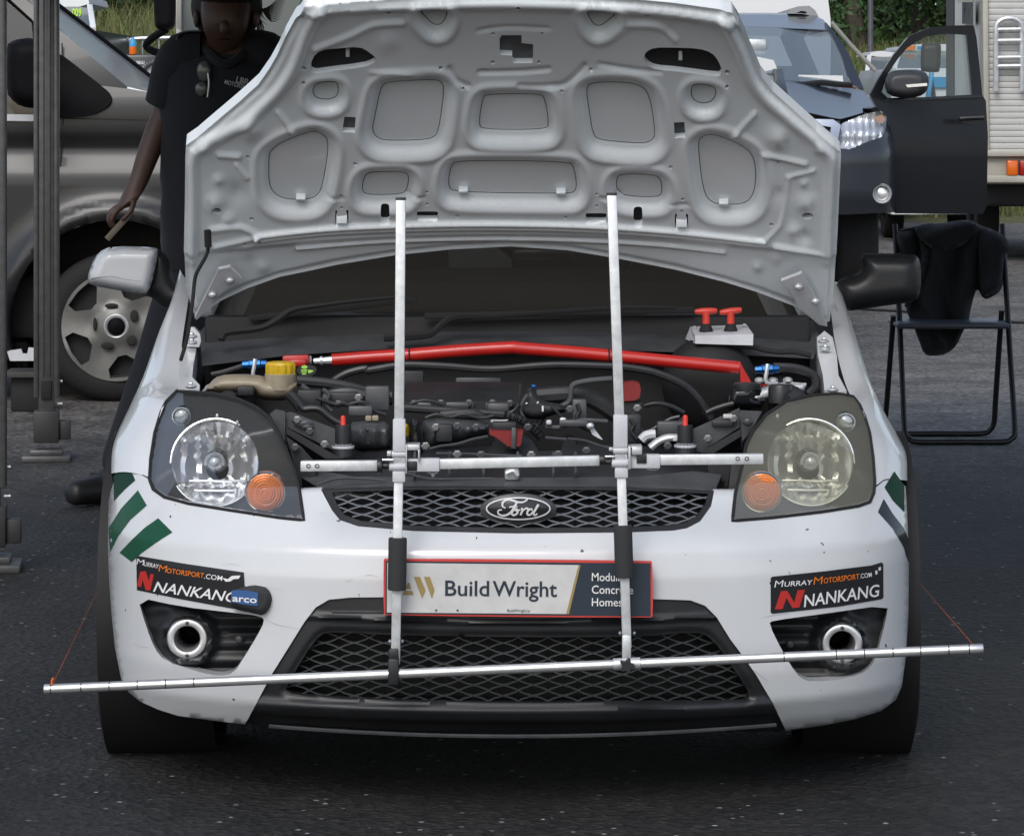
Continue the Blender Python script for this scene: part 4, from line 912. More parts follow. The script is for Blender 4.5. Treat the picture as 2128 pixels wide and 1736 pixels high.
cg = MB(); cg.add(roll([(-.60, 8.65, .5), (-.60, 8.75, .95), (-.50, 9.25, 1.36), (-.50, 9.7, 1.38), (-.50, 9.75, .5)])); cg.add(roll([(.56, 8.65, .5), (.56, 8.75, .95), (.46, 9.25, 1.36), (.46, 9.7, 1.38), (.46, 9.75, .5)]))
cg.add(roll([(-.5, 9.25, 1.36), (0, 9.25, 1.38), (.46, 9.25, 1.36)])); cg.add(roll([(-.5, 9.72, 1.38), (.46, 9.72, .6)])); cg.add(roll([(.27, 8.9, .9), (.31, 9.3, 1.36)])); cg.mk('roll_cage', 'bay_black', car)
for x in (-.40, .33):
    sb = MB(); sb.add(g_box((x, 9.5, .62), (.46, .5, .16), .06)); sb.add(g_box((x, 9.72, .95), (.46, .14, .62), .06, Matrix.Rotation(R(12), 3, 'X'))); sb.mk('seat', 'interior', car)
mk('rear_view_mirror', *g_box(Pv(1130, 540, 9.05), (.16, .03, .06), .012), 'black_gloss', car)
# scuttle panel
panel('scuttle_panel', [(415, 690), (440, 660), (600, 650), (800, 645), (1064, 643), (1300, 647), (1500, 655), (1690, 668), (1705, 700), (1690, 745), (1500, 735), (1300, 728), (1064, 722), (800, 725), (600, 738), (420, 760)], lambda x, y: 8.06 + (720 - y) * .0026 + .06 * ((x - 1064) / 620) ** 2, 'bay_grey', car, step=18, rim=.03,
      hfn=lambda x, y: .010 * np.exp(-((y - 690 - .00003 * (x - 1064) ** 2) / 6) ** 2), smooth=60)
for k, pts, y_ in (('D', [(1345, 545), (1375, 500), (1500, 485), (1600, 468), (1690, 420), (1780, 362), (1950, 335), (2128, 312), (2420, 285)], 8.06), ('E', [(358, 532), (520, 522), (640, 508), (710, 450), (780, 406), (900, 398), (1060, 396), (1740, 352), (2128, 350)], 8.05)):
    pp = fr(k, pts); wa = mk('wiper', *g_tube([Pv(x, y, y_ - (680 - y) * -.0004) for x, y in pp], [.009, .010, .009, .008, .009, .008, .006, .005, .004], 6, 4), 'rubber', car)
    mk('wiper_blade', *g_bar(Pv(pp[4][0] - 60, pp[4][1] - 2, y_ + .06), Pv(pp[-1][0] + 40, pp[-1][1] + 4, y_ + .07), .012, .014), 'rubber', wa)
# shell behind: doors, roof, pillars, tail
def body_shell():
    secs = []                                       # (Y, half width low, z low, half width belt, z belt)
    ys = [8.35, 8.7, 9.2, 9.8, 10.3, 10.6, 10.85]; hw = [.80, .82, .825, .825, .815, .78, .70]; zl = [.26, .22, .22, .22, .30, .34, .36]; zb = [.90, .92, .94, .96, .98, .99, .98]
    V = []; Fq = []
    for Y, a, l, b in zip(ys, hw, zl, zb):
        c = xc(Y); V += [(c - a * .93, Y, l), (c - a, Y, l + .2), (c - a, Y, b - .14), (c - a * .95, Y, b), (c + a * .95, Y, b), (c + a, Y, b - .14), (c + a, Y, l + .2), (c + a * .93, Y, l)]
    for i in range(len(ys) - 1):
        for s in (0, 1, 2, 4, 5, 6): Fq.append((i * 8 + s, i * 8 + s + 1, (i + 1) * 8 + s + 1, (i + 1) * 8 + s))
    n = (len(ys) - 1) * 8; Fq.append(tuple(n + s for s in range(8)))
    return V, Fq
mk('body_side', *body_shell(), 'paint_clean', car, smooth=40)
mk('floor_pan', *g_box((-.04, 9.3, .24), (1.5, 3.0, .05), .01), 'bay_dark', car)
rv_ = []; 
for Y, a, z in ((9.02, .50, 1.40), (9.3, .53, 1.455), (9.8, .53, 1.465), (10.3, .52, 1.43), (10.55, .50, 1.38)):
    c = xc(Y); rv_ += [(c - a - .02, Y, z - .05), (c - a * .9, Y, z), (c, Y, z + .02), (c + a * .9, Y, z), (c + a + .02, Y, z - .05)]
mk('roof', rv_, [(i * 5 + s, i * 5 + s + 1, (i + 1) * 5 + s + 1, (i + 1) * 5 + s) for i in range(4) for s in range(4)], 'paint_clean', car, smooth=50)
for s in (-1, 1):
    for a, b in (((8.32, .70, .90), (9.02, .51, 1.38)), ((9.65, .80, .94), (9.62, .54, 1.42)), ((10.75, .70, .97), (10.5, .51, 1.38))):
        mk('pillar', *g_bar((xc(a[0]) + s * a[1], a[0], a[2]), (xc(b[0]) + s * b[1], b[0], b[2]), .05, .07, .01), 'paint_clean', car)
    c = [(8.4, .72, .91), (9.05, .525, 1.38), (10.5, .52, 1.37), (10.72, .72, .98)]
    mk('side_window', [(xc(Y) + s * (u + .005), Y, z) for Y, u, z in c], [(0, 1, 2, 3)], 'screen_glass', car, smooth=0)
mk('rear_window', [(xc(10.6) - .5, 10.55, 1.38), (xc(10.6) + .5, 10.55, 1.38), (xc(10.8) + .66, 10.82, .98), (xc(10.8) - .66, 10.82, .98)], [(0, 1, 2, 3)], 'screen_glass', car, smooth=0)

# ================================================================== ENGINE BAY
mk('bulkhead', *g_box((-.01, 8.16, .58), (1.36, .04, .62), .01), 'bay_dark', car)
mk('undertray', *g_box((0, 7.72, .20), (1.20, .98, .03), .005), 'bay_dark', car)
for s in (-1, 1): mk('inner_wing', *g_box((s * .60, 7.85, .50), (.05, .62, .52), .02), 'bay_black', car)
mk('radiator', *g_box((0, 7.36, .40), (1.0, .05, .36), .01), 'bay_dark', car)
k3 = lambda *p: fr('K3', p); k4 = lambda *p: fr('K4', p); k5 = lambda *p: fr('K5', p)
def hose(name, pts, Y, r, mat='hose', sub=5): return mk(name, *g_tube([Pv(x, y, Y) if not hasattr(Y, '__len__') else Pv(x, y, Y[i]) for i, (x, y) in enumerate(pts)], r, 9, sub), mat, car)
# strut brace
bp_ = [(690, 748), (780, 741), (850, 737), (960, 728), (1062, 722), (1075, 723), (1180, 731), (1270, 739), (1400, 751), (1536, 764)]
sbr = mk('strut_brace', *g_tube([Pv(x, y, 7.88) for x, y in bp_], .0140, 16, 2), 'red_tube', car, label='red tubular strut brace')
for x, y in ((851, 737), (1266, 739)): mk('cable_tie', *g_lathe([(.0146, -.002), (.0155, 0), (.0146, .002)], Pv(x, y, 7.88), (1, 0, .05), 16), 'gap', sbr)
mk('brace_foot', *g_panel(k5((1205, 520), (1240, 530), (1262, 580), (1345, 722), (1560, 712), (1562, 722), (1240, 738), (1236, 610)), 7.87, step=30, rim=.02), 'red_tube', sbr)
mk('brace_thread', *MB().add(g_tube([Pv(652, 750, 7.88), Pv(692, 748, 7.88)], [.006, .009, .007, .010, .009], 8, 1)).add(g_ell(Pv(668, 749, 7.88), (.007, .009, .010), 6, 5)).add(g_ell(Pv(645, 748, 7.88), (.004, .01, .01), 8, 5)).__dict__.values(), 'zinc', sbr)
mk('brace_bracket', *MB().add(g_bar(Pv(588, 748, 7.88), Pv(642, 746, 7.88), .03, .020, .003)).add(g_bar(Pv(600, 754, 7.86), Pv(636, 752, 7.86), .03, .014, .003)).__dict__.values(), 'red_tube', sbr)
# coolant tank with yellow cap
tk = MB(); tk.add(g_puff(chaikin(k3((180, 580), (240, 490), (320, 425), (520, 412), (760, 430), (780, 470), (1080, 470), (1085, 520), (1050, 600), (1000, 650), (880, 670), (700, 655), (640, 590), (500, 600), (300, 590)), 1), 7.72, .05, .08, 20, 6))
tank = tk.mk('coolant_tank', 'tank', car, smooth=60)
cp = Pv(*k3((905, 360))[0], 7.70)
mk('tank_neck', *g_lathe([(.034, -.045), (.034, -.012), (.030, -.01), (.030, .0)], cp, (0, 0, 1), 20), 'tank', tank)
V, Fq = g_lathe([(.0305, -.013), (.0315, -.010), (.0315, .008), (.029, .013), (.020, .0145), (.001, .0145)], cp, (0, 0, 1), 36); V = [Vector(v) for v in V]
for i, v in enumerate(V):
    if i // 36 in (0, 1, 2): s = 1 + .035 * (1 if (i % 36) % 3 else -1); v.x = cp.x + (v.x - cp.x) * s; v.y = cp.y + (v.y - cp.y) * s
mk('tank_cap', V, Fq, 'yellow_cap', tank, smooth=25)
tg = mk('warning_tag', *g_panel(chaikin(k3((1045, 380), (1080, 335), (1200, 325), (1250, 365), (1225, 420), (1150, 445), (1085, 425)), 1), 7.70, step=20, rim=.008), 'black_plastic', tank)
decal('warning_print', 'green_print', tg, lambda x, y: np.full(np.shape(x), 7.70), [circ(*k3((1130, 348))[0], 6.5, 12, 3.8), k3((1166, 372), (1222, 382), (1180, 408), (1162, 398)), k3((1096, 372), (1156, 372), (1156, 385), (1096, 385)), k3((1100, 392), (1150, 392), (1150, 402), (1100, 402)), k3((1106, 408), (1146, 408), (1146, 418), (1110, 420))], off=.0015)
mk('tank_clip', *g_box(Pv(*k3((575, 570))[0], 7.66), (.035, .02, .02), .003), 'bay_black', tank)
# blue hydraulic fittings with their brackets
for k, c, w2 in (('K3', (658, 322), 60), ('K5', (1465, 588), 50)):
    c0 = fc(k, *c); Y = 7.82
    ft = mk('hydraulic_fitting', *g_lathe([(.001, -.028), (.008, -.026), (.009, -.012), (.011, -.010), (.011, .012), (.009, .014), (.008, .026), (.001, .028)], Pv(*c0, Y), (1, 0, .05), 8), 'blue_anod', car, smooth=20)
    mk('fitting_bracket', *g_tube([Pv(c0[0] + 1, c0[1] - 11, Y - .01), Pv(c0[0] - 1, c0[1] + 4, Y - .012), Pv(c0[0] - 2, c0[1] + 26, Y - .012), Pv(c0[0] + 22, c0[1] + 30, Y - .012)], .0045, 6, 4), 'zinc', ft)
hose('brake_line', k3((250, 420), (350, 400), (450, 370), (590, 325)), 7.83, .006)
hose('brake_line', k5((1520, 572), (1650, 575), (1780, 600), (1870, 650), (1880, 730), (1820, 800)), 7.85, .010)
# strut towers
tw = puff('strut_tower', k5((1130, 890), (1150, 820), (1215, 810), (1360, 795), (1420, 745), (1500, 715), (1640, 692), (1800, 705), (1785, 780), (1640, 800), (1460, 850), (1350, 870)), 7.86, .03, .1, 10, 'paint_clean', car, step=6)
for c in ((1515, 680), (1640, 680), (1400, 680)): mk('tower_nut', *g_ell(Pv(*k5(c)[0], 7.83), (.011, .011, .007), 6, 5), 'zinc', tw)
puff('strut_tower', k3((150, 590), (200, 520), (330, 470), (420, 520), (420, 600)), 7.9, .03, .1, 10, 'paint_clean', car, step=6)
rs1 = puff('fluid_reservoir', k5((1140, 860), (1165, 745), (1400, 732), (1420, 745), (1418, 785), (1360, 800), (1365, 830), (1450, 845), (1420, 920), (1150, 910)), 7.74, .04, .06, 10, 'black_gloss', car, step=6)
mk('reservoir_cap', *g_lathe([(.029, -.012), (.030, -.008), (.030, .010), (.026, .014), (.001, .014)], Pv(*k5((1290, 760))[0], 7.73), (0, 0, 1), 20), 'black_plastic', rs1)
mk('fluid_cap', *g_lathe([(.026, -.02), (.0255, .012), (.022, .018), (.001, .018)], Pv(*k5((1577, 790))[0], 7.70), (0, 0, 1), 20), 'black_plastic', car)
# pull-handle switch box on the scuttle
sw = MB(); bx = k5((850, 300), (1348, 290), (1345, 385), (855, 370), (810, 225), (1290, 207))
ff = [Pv(*bx[i], 7.96) for i in range(4)] + [Pv(*bx[4], 8.12), Pv(*bx[5], 8.12)]
ff += [ff[3] + Vector((-.015, .15, 0)), ff[2] + Vector((-.015, .15, 0))]
swb = mk('switch_box', ff, [(3, 2, 1, 0), (0, 1, 5, 4), (3, 0, 4, 6), (1, 2, 7, 5), (4, 5, 7, 6), (2, 3, 6, 7)], 'bracket_grey', car, smooth=0, label='grey metal switch box with two red pull handles')
for a, b, c0 in (((850, 98), (1040, 90), (945, 240)), ((1062, 106), (1248, 82), (1155, 240))):
    mb = MB(); top = Pv(*k5(((a[0] + b[0]) / 2, (a[1] + b[1]) / 2))[0], 8.02); bot = Pv(*k5(c0)[0], 8.02)
    mb.add(g_tube([bot, top], [.0085, .0095, .0085], 10, 1)); mb.add(g_tube([Pv(*k5(a)[0], 8.02), top, Pv(*k5(b)[0], 8.02)], [.005, .0075, .008, .0075, .005], 10, 3))
    hd = mb.mk('pull_handle', 'red_handle', swb); mk('handle_boot', *g_lathe([(.016, -.006), (.011, .008), (.007, .012)], bot, (0, 0, 1), 14), 'rubber', hd)
for c in ((848, 232), (1272, 214)): mk('box_screw', *g_ell(Pv(*k5(c)[0], 8.08), (.006, .006, .004), 8, 5), 'zinc', swb)
hose('wire_loom', k5((860, 378), (1000, 388), (1180, 395), (1350, 400), (1450, 425), (1560, 440), (1700, 440), (1840, 470)), 8.0, .006, 'gap')
# hoses over the engine
hose('coolant_hose', k3((1390, 495), (1450, 450), (1550, 400), (1700, 365)) + k4((-60, 215), (150, 180), (300, 168), (600, 180), (1000, 205), (1500, 170), (2000, 180)) + k5((240, 570), (500, 615), (740, 715), (890, 850), (990, 1010)), 7.80, .0085)
hose('wiring_conduit', k4((250, 535), (500, 552), (800, 575), (1100, 595), (1250, 640), (1350, 715), (1420, 790)), 7.55, .009)
rg = MB()
for t in np.linspace(0, 1, 26):
    pt = catmull([Pv(x, y, 7.55) for x, y in k4((1100, 595), (1250, 640), (1350, 715), (1420, 790))], 12); i = int(t * (len(pt) - 2)); rg.add(g_lathe([(.009, -.0012), (.0112, 0), (.009, .0012)], pt[i], pt[i + 1] - pt[i], 10))
rg.mk('conduit_rings', 'hose', car, kind='stuff')
hose('breather_hose', k4((560, 605), (700, 590), (850, 595), (930, 650), (985, 740)), 7.52, .012)
hose('vacuum_pipe', k4((1390, 670), (1440, 600), (1540, 540), (1650, 480), (1668, 400), (1680, 345), (1730, 320), (1850, 298), (2020, 285)), 7.62, .006, 'bay_grey')
hose('intake_hose', k4((1380, 440), (1500, 430), (1660, 425), (1850, 465), (2020, 570), (2120, 640)), 7.66, .019, 'hose')
hose('radiator_hose', k3((1090, 700), (1120, 740), (1200, 735), (1280, 750), (1380, 830), (1480, 885)), 7.5, .008)
hose('heater_hose', k3((980, 600), (1040, 660), (1100, 740)), 7.55, .012)
hose('wiring_bundle', k3((1060, 480), (1300, 500), (1500, 530), (1700, 580), (1860, 640)), 7.66, .012, 'hose')
hose('loom', k3((1300, 680), (1400, 620), (1560, 600), (1750, 640), (1960, 640)), 7.6, .016, 'hose')
# engine top
mk('cam_cover', *g_panel(k4((255, 478), (1225, 475), (1195, 560), (1180, 600), (250, 560)), 7.66, step=30, rim=(0, .14, .03)), 'bay_black', car)
puff('inlet_manifold', chaikin(k4((-240, 660), (-60, 640), (120, 650), (150, 780), (140, 890), (-40, 900), (-200, 880)), 1), 7.50, .05, .08, 24, 'bay_grey', car, step=8, hfn=lambda x, y: .012 * np.sin(x * .22))
puff('inlet_manifold', chaikin(k4((385, 650), (480, 620), (700, 625), (960, 650), (975, 760), (800, 800), (620, 840), (480, 890), (400, 880)), 1), 7.50, .05, .08, 24, 'bay_grey', car, step=7, hfn=lambda x, y: .012 * np.cos((x - 900) * .17))
puff('oil_filler', chaikin(k4((290, 620), (380, 615), (390, 800), (420, 900), (380, 950), (290, 900)), 1), 7.44, .03, .03, 16, 'black_gloss', car, step=7)
mk('dipstick', *g_lathe([(.012, -.003), (.014, 0), (.012, .003), (.001, .003)], Pv(*k4((266, 725))[0], 7.42), (1, -.3, 0), 14), 'yellow_cap', car)
mk('relay_box', *g_panel(k4((970, 725), (1262, 730), (1240, 850), (1220, 862), (1130, 860), (1040, 790), (975, 760)), 7.40, step=30, rim=.05), 'red_dark', car)
mk('relay_strap', *g_bar(Pv(*k4((1182, 700))[0], 7.395), Pv(*k4((1178, 880))[0], 7.395), .008, .010), 'bay_grey', car)
mk('label_strip', *g_panel(k4((955, 655), (980, 638), (1135, 635), (1090, 662)), 7.52, step=30, rim=.01), 'plate_white', car)
mk('heat_shield', *g_panel(k4((640, 325), (1250, 330), (1230, 465), (640, 462)), 7.95, step=30, rim=.02), 'dash', car)
puff('throttle_body', chaikin(k4((1260, 460), (1290, 380), (1330, 350), (1380, 420), (1440, 480), (1600, 500), (1650, 560), (1500, 600), (1380, 640), (1200, 600)), 1), 7.6, .03, .05, 12, 'bay_black', car, step=6)
mk('sensor_plug', *g_box(Pv(*k4((1352, 352))[0], 7.58), (.010, .01, .008), .002), 'blue_anod', car)
mk('hose_clip', *g_box(Pv(*k4((1428, 540))[0], 7.56), (.004, .004, .012), .001), 'print_white', car)
for c, d in (((1375, 498), (1395, 480)), ((1280, 500), (1300, 490))): mk('spring_clip', *g_bar(Pv(*k4(c)[0], 7.56), Pv(*k4(d)[0], 7.56), .004, .004), 'zinc', car)
fl = mk('ignition_coil', *g_panel(k5((245, 705), (330, 697), (378, 710), (390, 760), (380, 830), (330, 855), (245, 860)), 7.62, step=12, rim=.05), 'red_dark', car)
mk('coil_post', *g_panel(k5((245, 868), (398, 868), (398, 962), (245, 962)), 7.63, step=30, rim=.05), 'bay_black', car)
puff('gearbox_mount', chaikin(k5((280, 970), (400, 970), (400, 1080), (430, 1130), (520, 1180), (500, 1250), (280, 1230)), 1), 7.55, .03, .1, 12, 'bay_grey', car, step=7)
mk('earth_strap', *g_tube([Pv(*c, 7.42) for c in k5((470, 1255), (540, 1200), (620, 1170), (700, 1170))], .008, 8, 4), 'zinc', car)
mk('earth_strap', *g_tube([Pv(*c, 7.44) for c in k5((395, 1190), (440, 1150), (515, 1140))], .010, 8, 4), 'bracket_grey', car)
mk('hose_tag', *g_panel(k4((1815, 690), (1850, 690), (1940, 805), (1900, 790), (1850, 760)), 7.35, step=30, rim=.006), 'bracket_grey', car)
mk('tag_screw', *g_ell(Pv(*k4((1832, 686))[0], 7.34), (.008, .006, .007), 8, 6), 'zinc', car)
# headlamp brackets and diagonal stays each side
for poly, Y, mt in ((k3((955, 780), (1000, 770), (1420, 930), (1450, 1060), (1440, 1150), (955, 910)), 7.40, 'bay_grey'), (k3((955, 915), (1420, 1180), (1520, 1215), (1330, 1215), (960, 980)), 7.36, 'bay_black'), (k3((800, 790), (860, 745), (948, 765), (948, 1060)), 7.38, 'bay_grey'),
                    (k5((820, 1100), (1230, 915), (1240, 1075), (900, 1290), (815, 1290)), 7.42, 'bay_grey'), (k5((890, 1295), (1250, 1090), (1255, 1150), (1010, 1300)), 7.38, 'bay_black'), (k5((1235, 935), (1420, 945), (1330, 1110), (1255, 1200)), 7.36, 'bay_grey'), (k5((520, 1150), (740, 995), (760, 1060), (740, 1200), (640, 1180)), 7.5, 'bay_black'),
                    (k3((955, 1000), (1100, 1100), (1240, 1260), (1230, 1480), (1100, 1480), (1040, 1300)), 7.30, 'bay_black'), (k5((1160, 1400), (1250, 1390), (1230, 1640), (1130, 1660)), 7.30, 'bay_grey'), (k5((960, 1400), (1160, 1390), (1120, 1640), (980, 1620)), 7.34, 'bay_black'), (k3((1100, 1390), (1250, 1390), (1500, 1400), (1500, 1480), (1250, 1480)), 7.24, 'bay_grey')):
    mk('lamp_bracket', *g_panel(poly, Y, step=40, rim=(0, .03, -.02)), mt, car)
for c in ((1300, 1035),): mk('bracket_bolt', *g_ell(Pv(*k5(c)[0], 7.34), (.011, .005, .009), 8, 6), 'bay_grey', car)
for k, c, tip, bot in (('K3', 1495, 805, 1190), ('K5', 768, 975, 1300)):
    s = FR[k][2]; x = fc(k, c, 0)[0]; y0, y1, y2, y3 = (fc(k, 0, v)[1] for v in (tip, tip + 90, tip + (270 if k == 'K3' else 240), bot))
    pb = mk('bonnet_pin_post', *g_lathe([(.001, 0), (.0155, .0), (.0165, .01), (.0165, (y2 - y1) * 7.4 / F), (.022, (y2 - y1) * 7.4 / F + .002), (.024, (y3 - y1) * 7.4 / F)], Pv(x, y1, 7.4), (0, 0, -1), 18), 'bay_black', car)
    mk('pin_tip', *g_lathe([(.001, 0), (.004, .001), (.0055, .005), (.0055, .03), (.008, .034)], Pv(x, y0, 7.4), (0, 0, -1), 10), 'red_bulb', pb)
    mk('post_collar', *g_lathe([(.017, 0), (.023, .003), (.023, .008), (.017, .011)], Pv(x, y2, 7.4), (0, 0, -1), 16), 'bracket_grey', pb)
for c in ((1735, 832), (1800, 830)): mk('plug', *g_box(Pv(*k3(c)[0], 7.48), (.013, .01, .011), .002), 'tank', car)
for c, r_ in (((1080, 852), .012), ((1120, 880), .014), ((1150, 910), .010)): mk('bracket_boss', *g_ell(Pv(*k3(c)[0], 7.39), (r_ * 1.4, .006, r_ * .7), 10, 6), 'bay_grey', car)

# smaller clutter: wiring, plugs, bolts, castings
rnd = random.Random(3); M('bolt_dull', (.20, .20, .20), .4, .5)
for pts, Y, r_ in (
    (k4((300, 500), (420, 470), (560, 500), (640, 560), (760, 600)), 7.58, .0035), (k4((430, 620), (520, 590), (640, 610), (760, 590), (900, 620), (1010, 600)), 7.48, .0035), (k4((1230, 500), (1180, 560), (1080, 600), (1000, 640)), 7.55, .004),
    (k4((1300, 420), (1260, 480), (1240, 560), (1290, 640), (1380, 690)), 7.56, .0035), (k4((1450, 690), (1560, 700), (1680, 660), (1780, 640), (1980, 650)), 7.5, .005), (k4((1500, 520), (1560, 580), (1600, 640), (1580, 700)), 7.54, .0035),
    (k4((1720, 500), (1740, 560), (1720, 620), (1760, 690), (1840, 720)), 7.52, .005), (k3((1300, 560), (1360, 610), (1330, 690), (1390, 760)), 7.55, .005), (k3((1560, 700), (1640, 680), (1700, 690), (1780, 760), (1900, 800)), 7.52, .004),
    (k3((1240, 640), (1300, 660), (1420, 700), (1500, 690), (1620, 740)), 7.54, .0045), (k3((1100, 520), (1180, 580), (1240, 600), (1300, 580)), 7.62, .006), (k5((300, 1010), (330, 1060), (310, 1120), (360, 1180)), 7.5, .004),
    (k5((420, 1140), (520, 1080), (640, 1010), (720, 990)), 7.5, .0035), (k5((950, 960), (1010, 930), (1100, 900), (1180, 880)), 7.6, .006), (k5((560, 640), (700, 680), (820, 760), (900, 860), (940, 960)), 7.9, .006), (k5((420, 900), (520, 880), (640, 900), (760, 960)), 7.7, .005)):
    hose('wire', pts, Y, r_, 'hose' if rnd.random() < .6 else 'bay_grey')
for c, sz, Y, mt in ((k4((590, 745))[0], (.034, .02, .036), 7.445, 'bay_black'), (k4((700, 510))[0], (.05, .02, .014), 7.60, 'bay_grey'), (k4((420, 520))[0], (.03, .02, .018), 7.58, 'bay_grey'), (k4((1050, 530))[0], (.045, .03, .02), 7.60, 'bay_grey'), (k4((1480, 655))[0], (.012, .012, .010), 7.49, 'bracket_grey'), (k4((1600, 630))[0], (.014, .012, .008), 7.49, 'zinc'),
                      (k4((1100, 690))[0], (.05, .03, .02), 7.43, 'bay_black'), (k4((1740, 560))[0], (.03, .03, .05), 7.56, 'bay_grey'), (k3((1500, 650))[0], (.06, .03, .03), 7.58, 'bay_black'), (k3((1820, 640))[0], (.05, .03, .05), 7.56, 'bay_grey'), (k3((1180, 650))[0], (.05, .04, .04), 7.60, 'bay_black'), (k3((1660, 760))[0], (.05, .02, .02), 7.50, 'bay_grey'),
                      (k5((330, 1090))[0], (.03, .03, .06), 7.52, 'bay_black'), (k5((650, 1090))[0], (.06, .03, .03), 7.48, 'bay_grey'), (k5((1090, 1050))[0], (.045, .006, .014), 7.41, 'bay_black'), (k4((1690, 660))[0], (.06, .03, .014), 7.50, 'bay_grey'), (k4((880, 330))[0], (.10, .02, .03), 7.93, 'bay_grey'), (k4((300, 330))[0], (.06, .03, .06), 7.9, 'bay_black')):
    mk('engine_fitting', *g_box(Pv(*c, Y), sz, .004), mt, car)
for c, Y in [(k4(p)[0], Y) for p, Y in (((330, 500), 7.655), ((560, 495), 7.655), ((800, 495), 7.655), ((1000, 495), 7.655), ((1150, 500), 7.655), ((520, 700), 7.44), ((700, 690), 7.44), ((860, 700), 7.44), ((430, 860), 7.30), ((700, 930), 7.24), ((900, 935), 7.24), ((1330, 935), 7.24), ((1560, 930), 7.25), ((1800, 900), 7.27), ((1300, 700), 7.5), ((1660, 545), 7.52))] + [(k3(p)[0], Y) for p, Y in (((1060, 850), 7.39), ((1180, 960), 7.38), ((1320, 1080), 7.37), ((1040, 1110), 7.29), ((1450, 700), 7.56), ((1640, 640), 7.56))] + [(k5(p)[0], Y) for p, Y in (((1180, 1010), 7.41), ((960, 1180), 7.40), ((620, 1240), 7.38), ((360, 920), 7.62))]:
    mk('engine_bolt', *g_lathe([(.001, -.006), (.0055, -.006), (.006, -.004), (.006, .0), (.009, .001), (.009, .003)], Pv(*c, Y - .004), (0, 1, 0), 6), 'bolt_dull' if rnd.random() < .5 else 'bay_grey', car, smooth=0)
for pts, Y in ((k4((430, 892), (560, 858), (700, 840), (830, 800), (960, 775)), 7.30), (k4((520, 920), (800, 925), (1000, 935), (1250, 945)), 7.24), (k4((1640, 795), (1780, 810), (1900, 850), (2020, 880)), 7.30), (k4((1450, 785), (1560, 795), (1630, 800)), 7.3), (k4((250, 1080), (420, 1130), (600, 1140), (1000, 1135)), 7.19), (k3((1250, 1460), (1400, 1410), (1600, 1400), (1900, 1420)), 7.20)):
    mk('panel_edge', *g_tube([Pv(x, y, Y) for x, y in pts], .0028, 6, 3), 'bay_grey', car)
for i in range(7):
    x0 = 330 + i * 125; mk('cover_rib', *g_bar(Pv(*k4((x0, 490))[0], 7.655), Pv(*k4((x0 - 6, 560))[0], 7.655), .004, .006, .001), 'bay_grey', car)
mk('brake_servo', *g_lathe([(.001, -.05), (.05, -.05), (.09, -.03), (.105, 0), (.105, .04)], Pv(1475, 800, 8.0), (0, 1, 0), 32), 'bay_dark', car)
for c in (k5((1130, 985)), k5((700, 1180))): mk('warning_label', *g_box(Pv(*c[0], 7.405), (.018, .003, .008), .0005), 'plate_white', car)

# ================================================================== WHEEL-ALIGNMENT FRAME hung on the nose
FR['R3'] = (1480, 1640, 4.8214); FR['R4'] = (2360, 1600, 4.8214)
rig = thing('alignment_frame', (-.02, 6.95, .2), 'aluminium wheel-alignment frame of two uprights, crossbar and long round tube', 'measuring frame')
YR = 6.95; mm = YR / F
def box_px(k, x0, y0, x1, y1, d, Y=YR, bev=.0015):
    (a, b), (c, e) = fc(k, x0, y0), fc(k, x1, y1); p, q_ = Pv(a, b, Y), Pv(c, e, Y)
    return g_box((p + q_) / 2, (abs(q_.x - p.x), d, abs(q_.z - p.z)), bev)
def cyl_px(k, x0, y0, x1, y1, Y=YR, seg=18):
    (a, b), (c, e) = fc(k, x0, y0), fc(k, x1, y1); p, q_ = Pv(a, (b + e) / 2, Y), Pv(c, (b + e) / 2, Y); r = abs(e - b) / 2 * Y / F
    L = abs(q_.x - p.x); return g_lathe([(.0005, 0), (r * .96, 0), (r, .0015), (r, L - .0015), (r * .96, L), (.0005, L)], p, (1, 0, 0), seg)
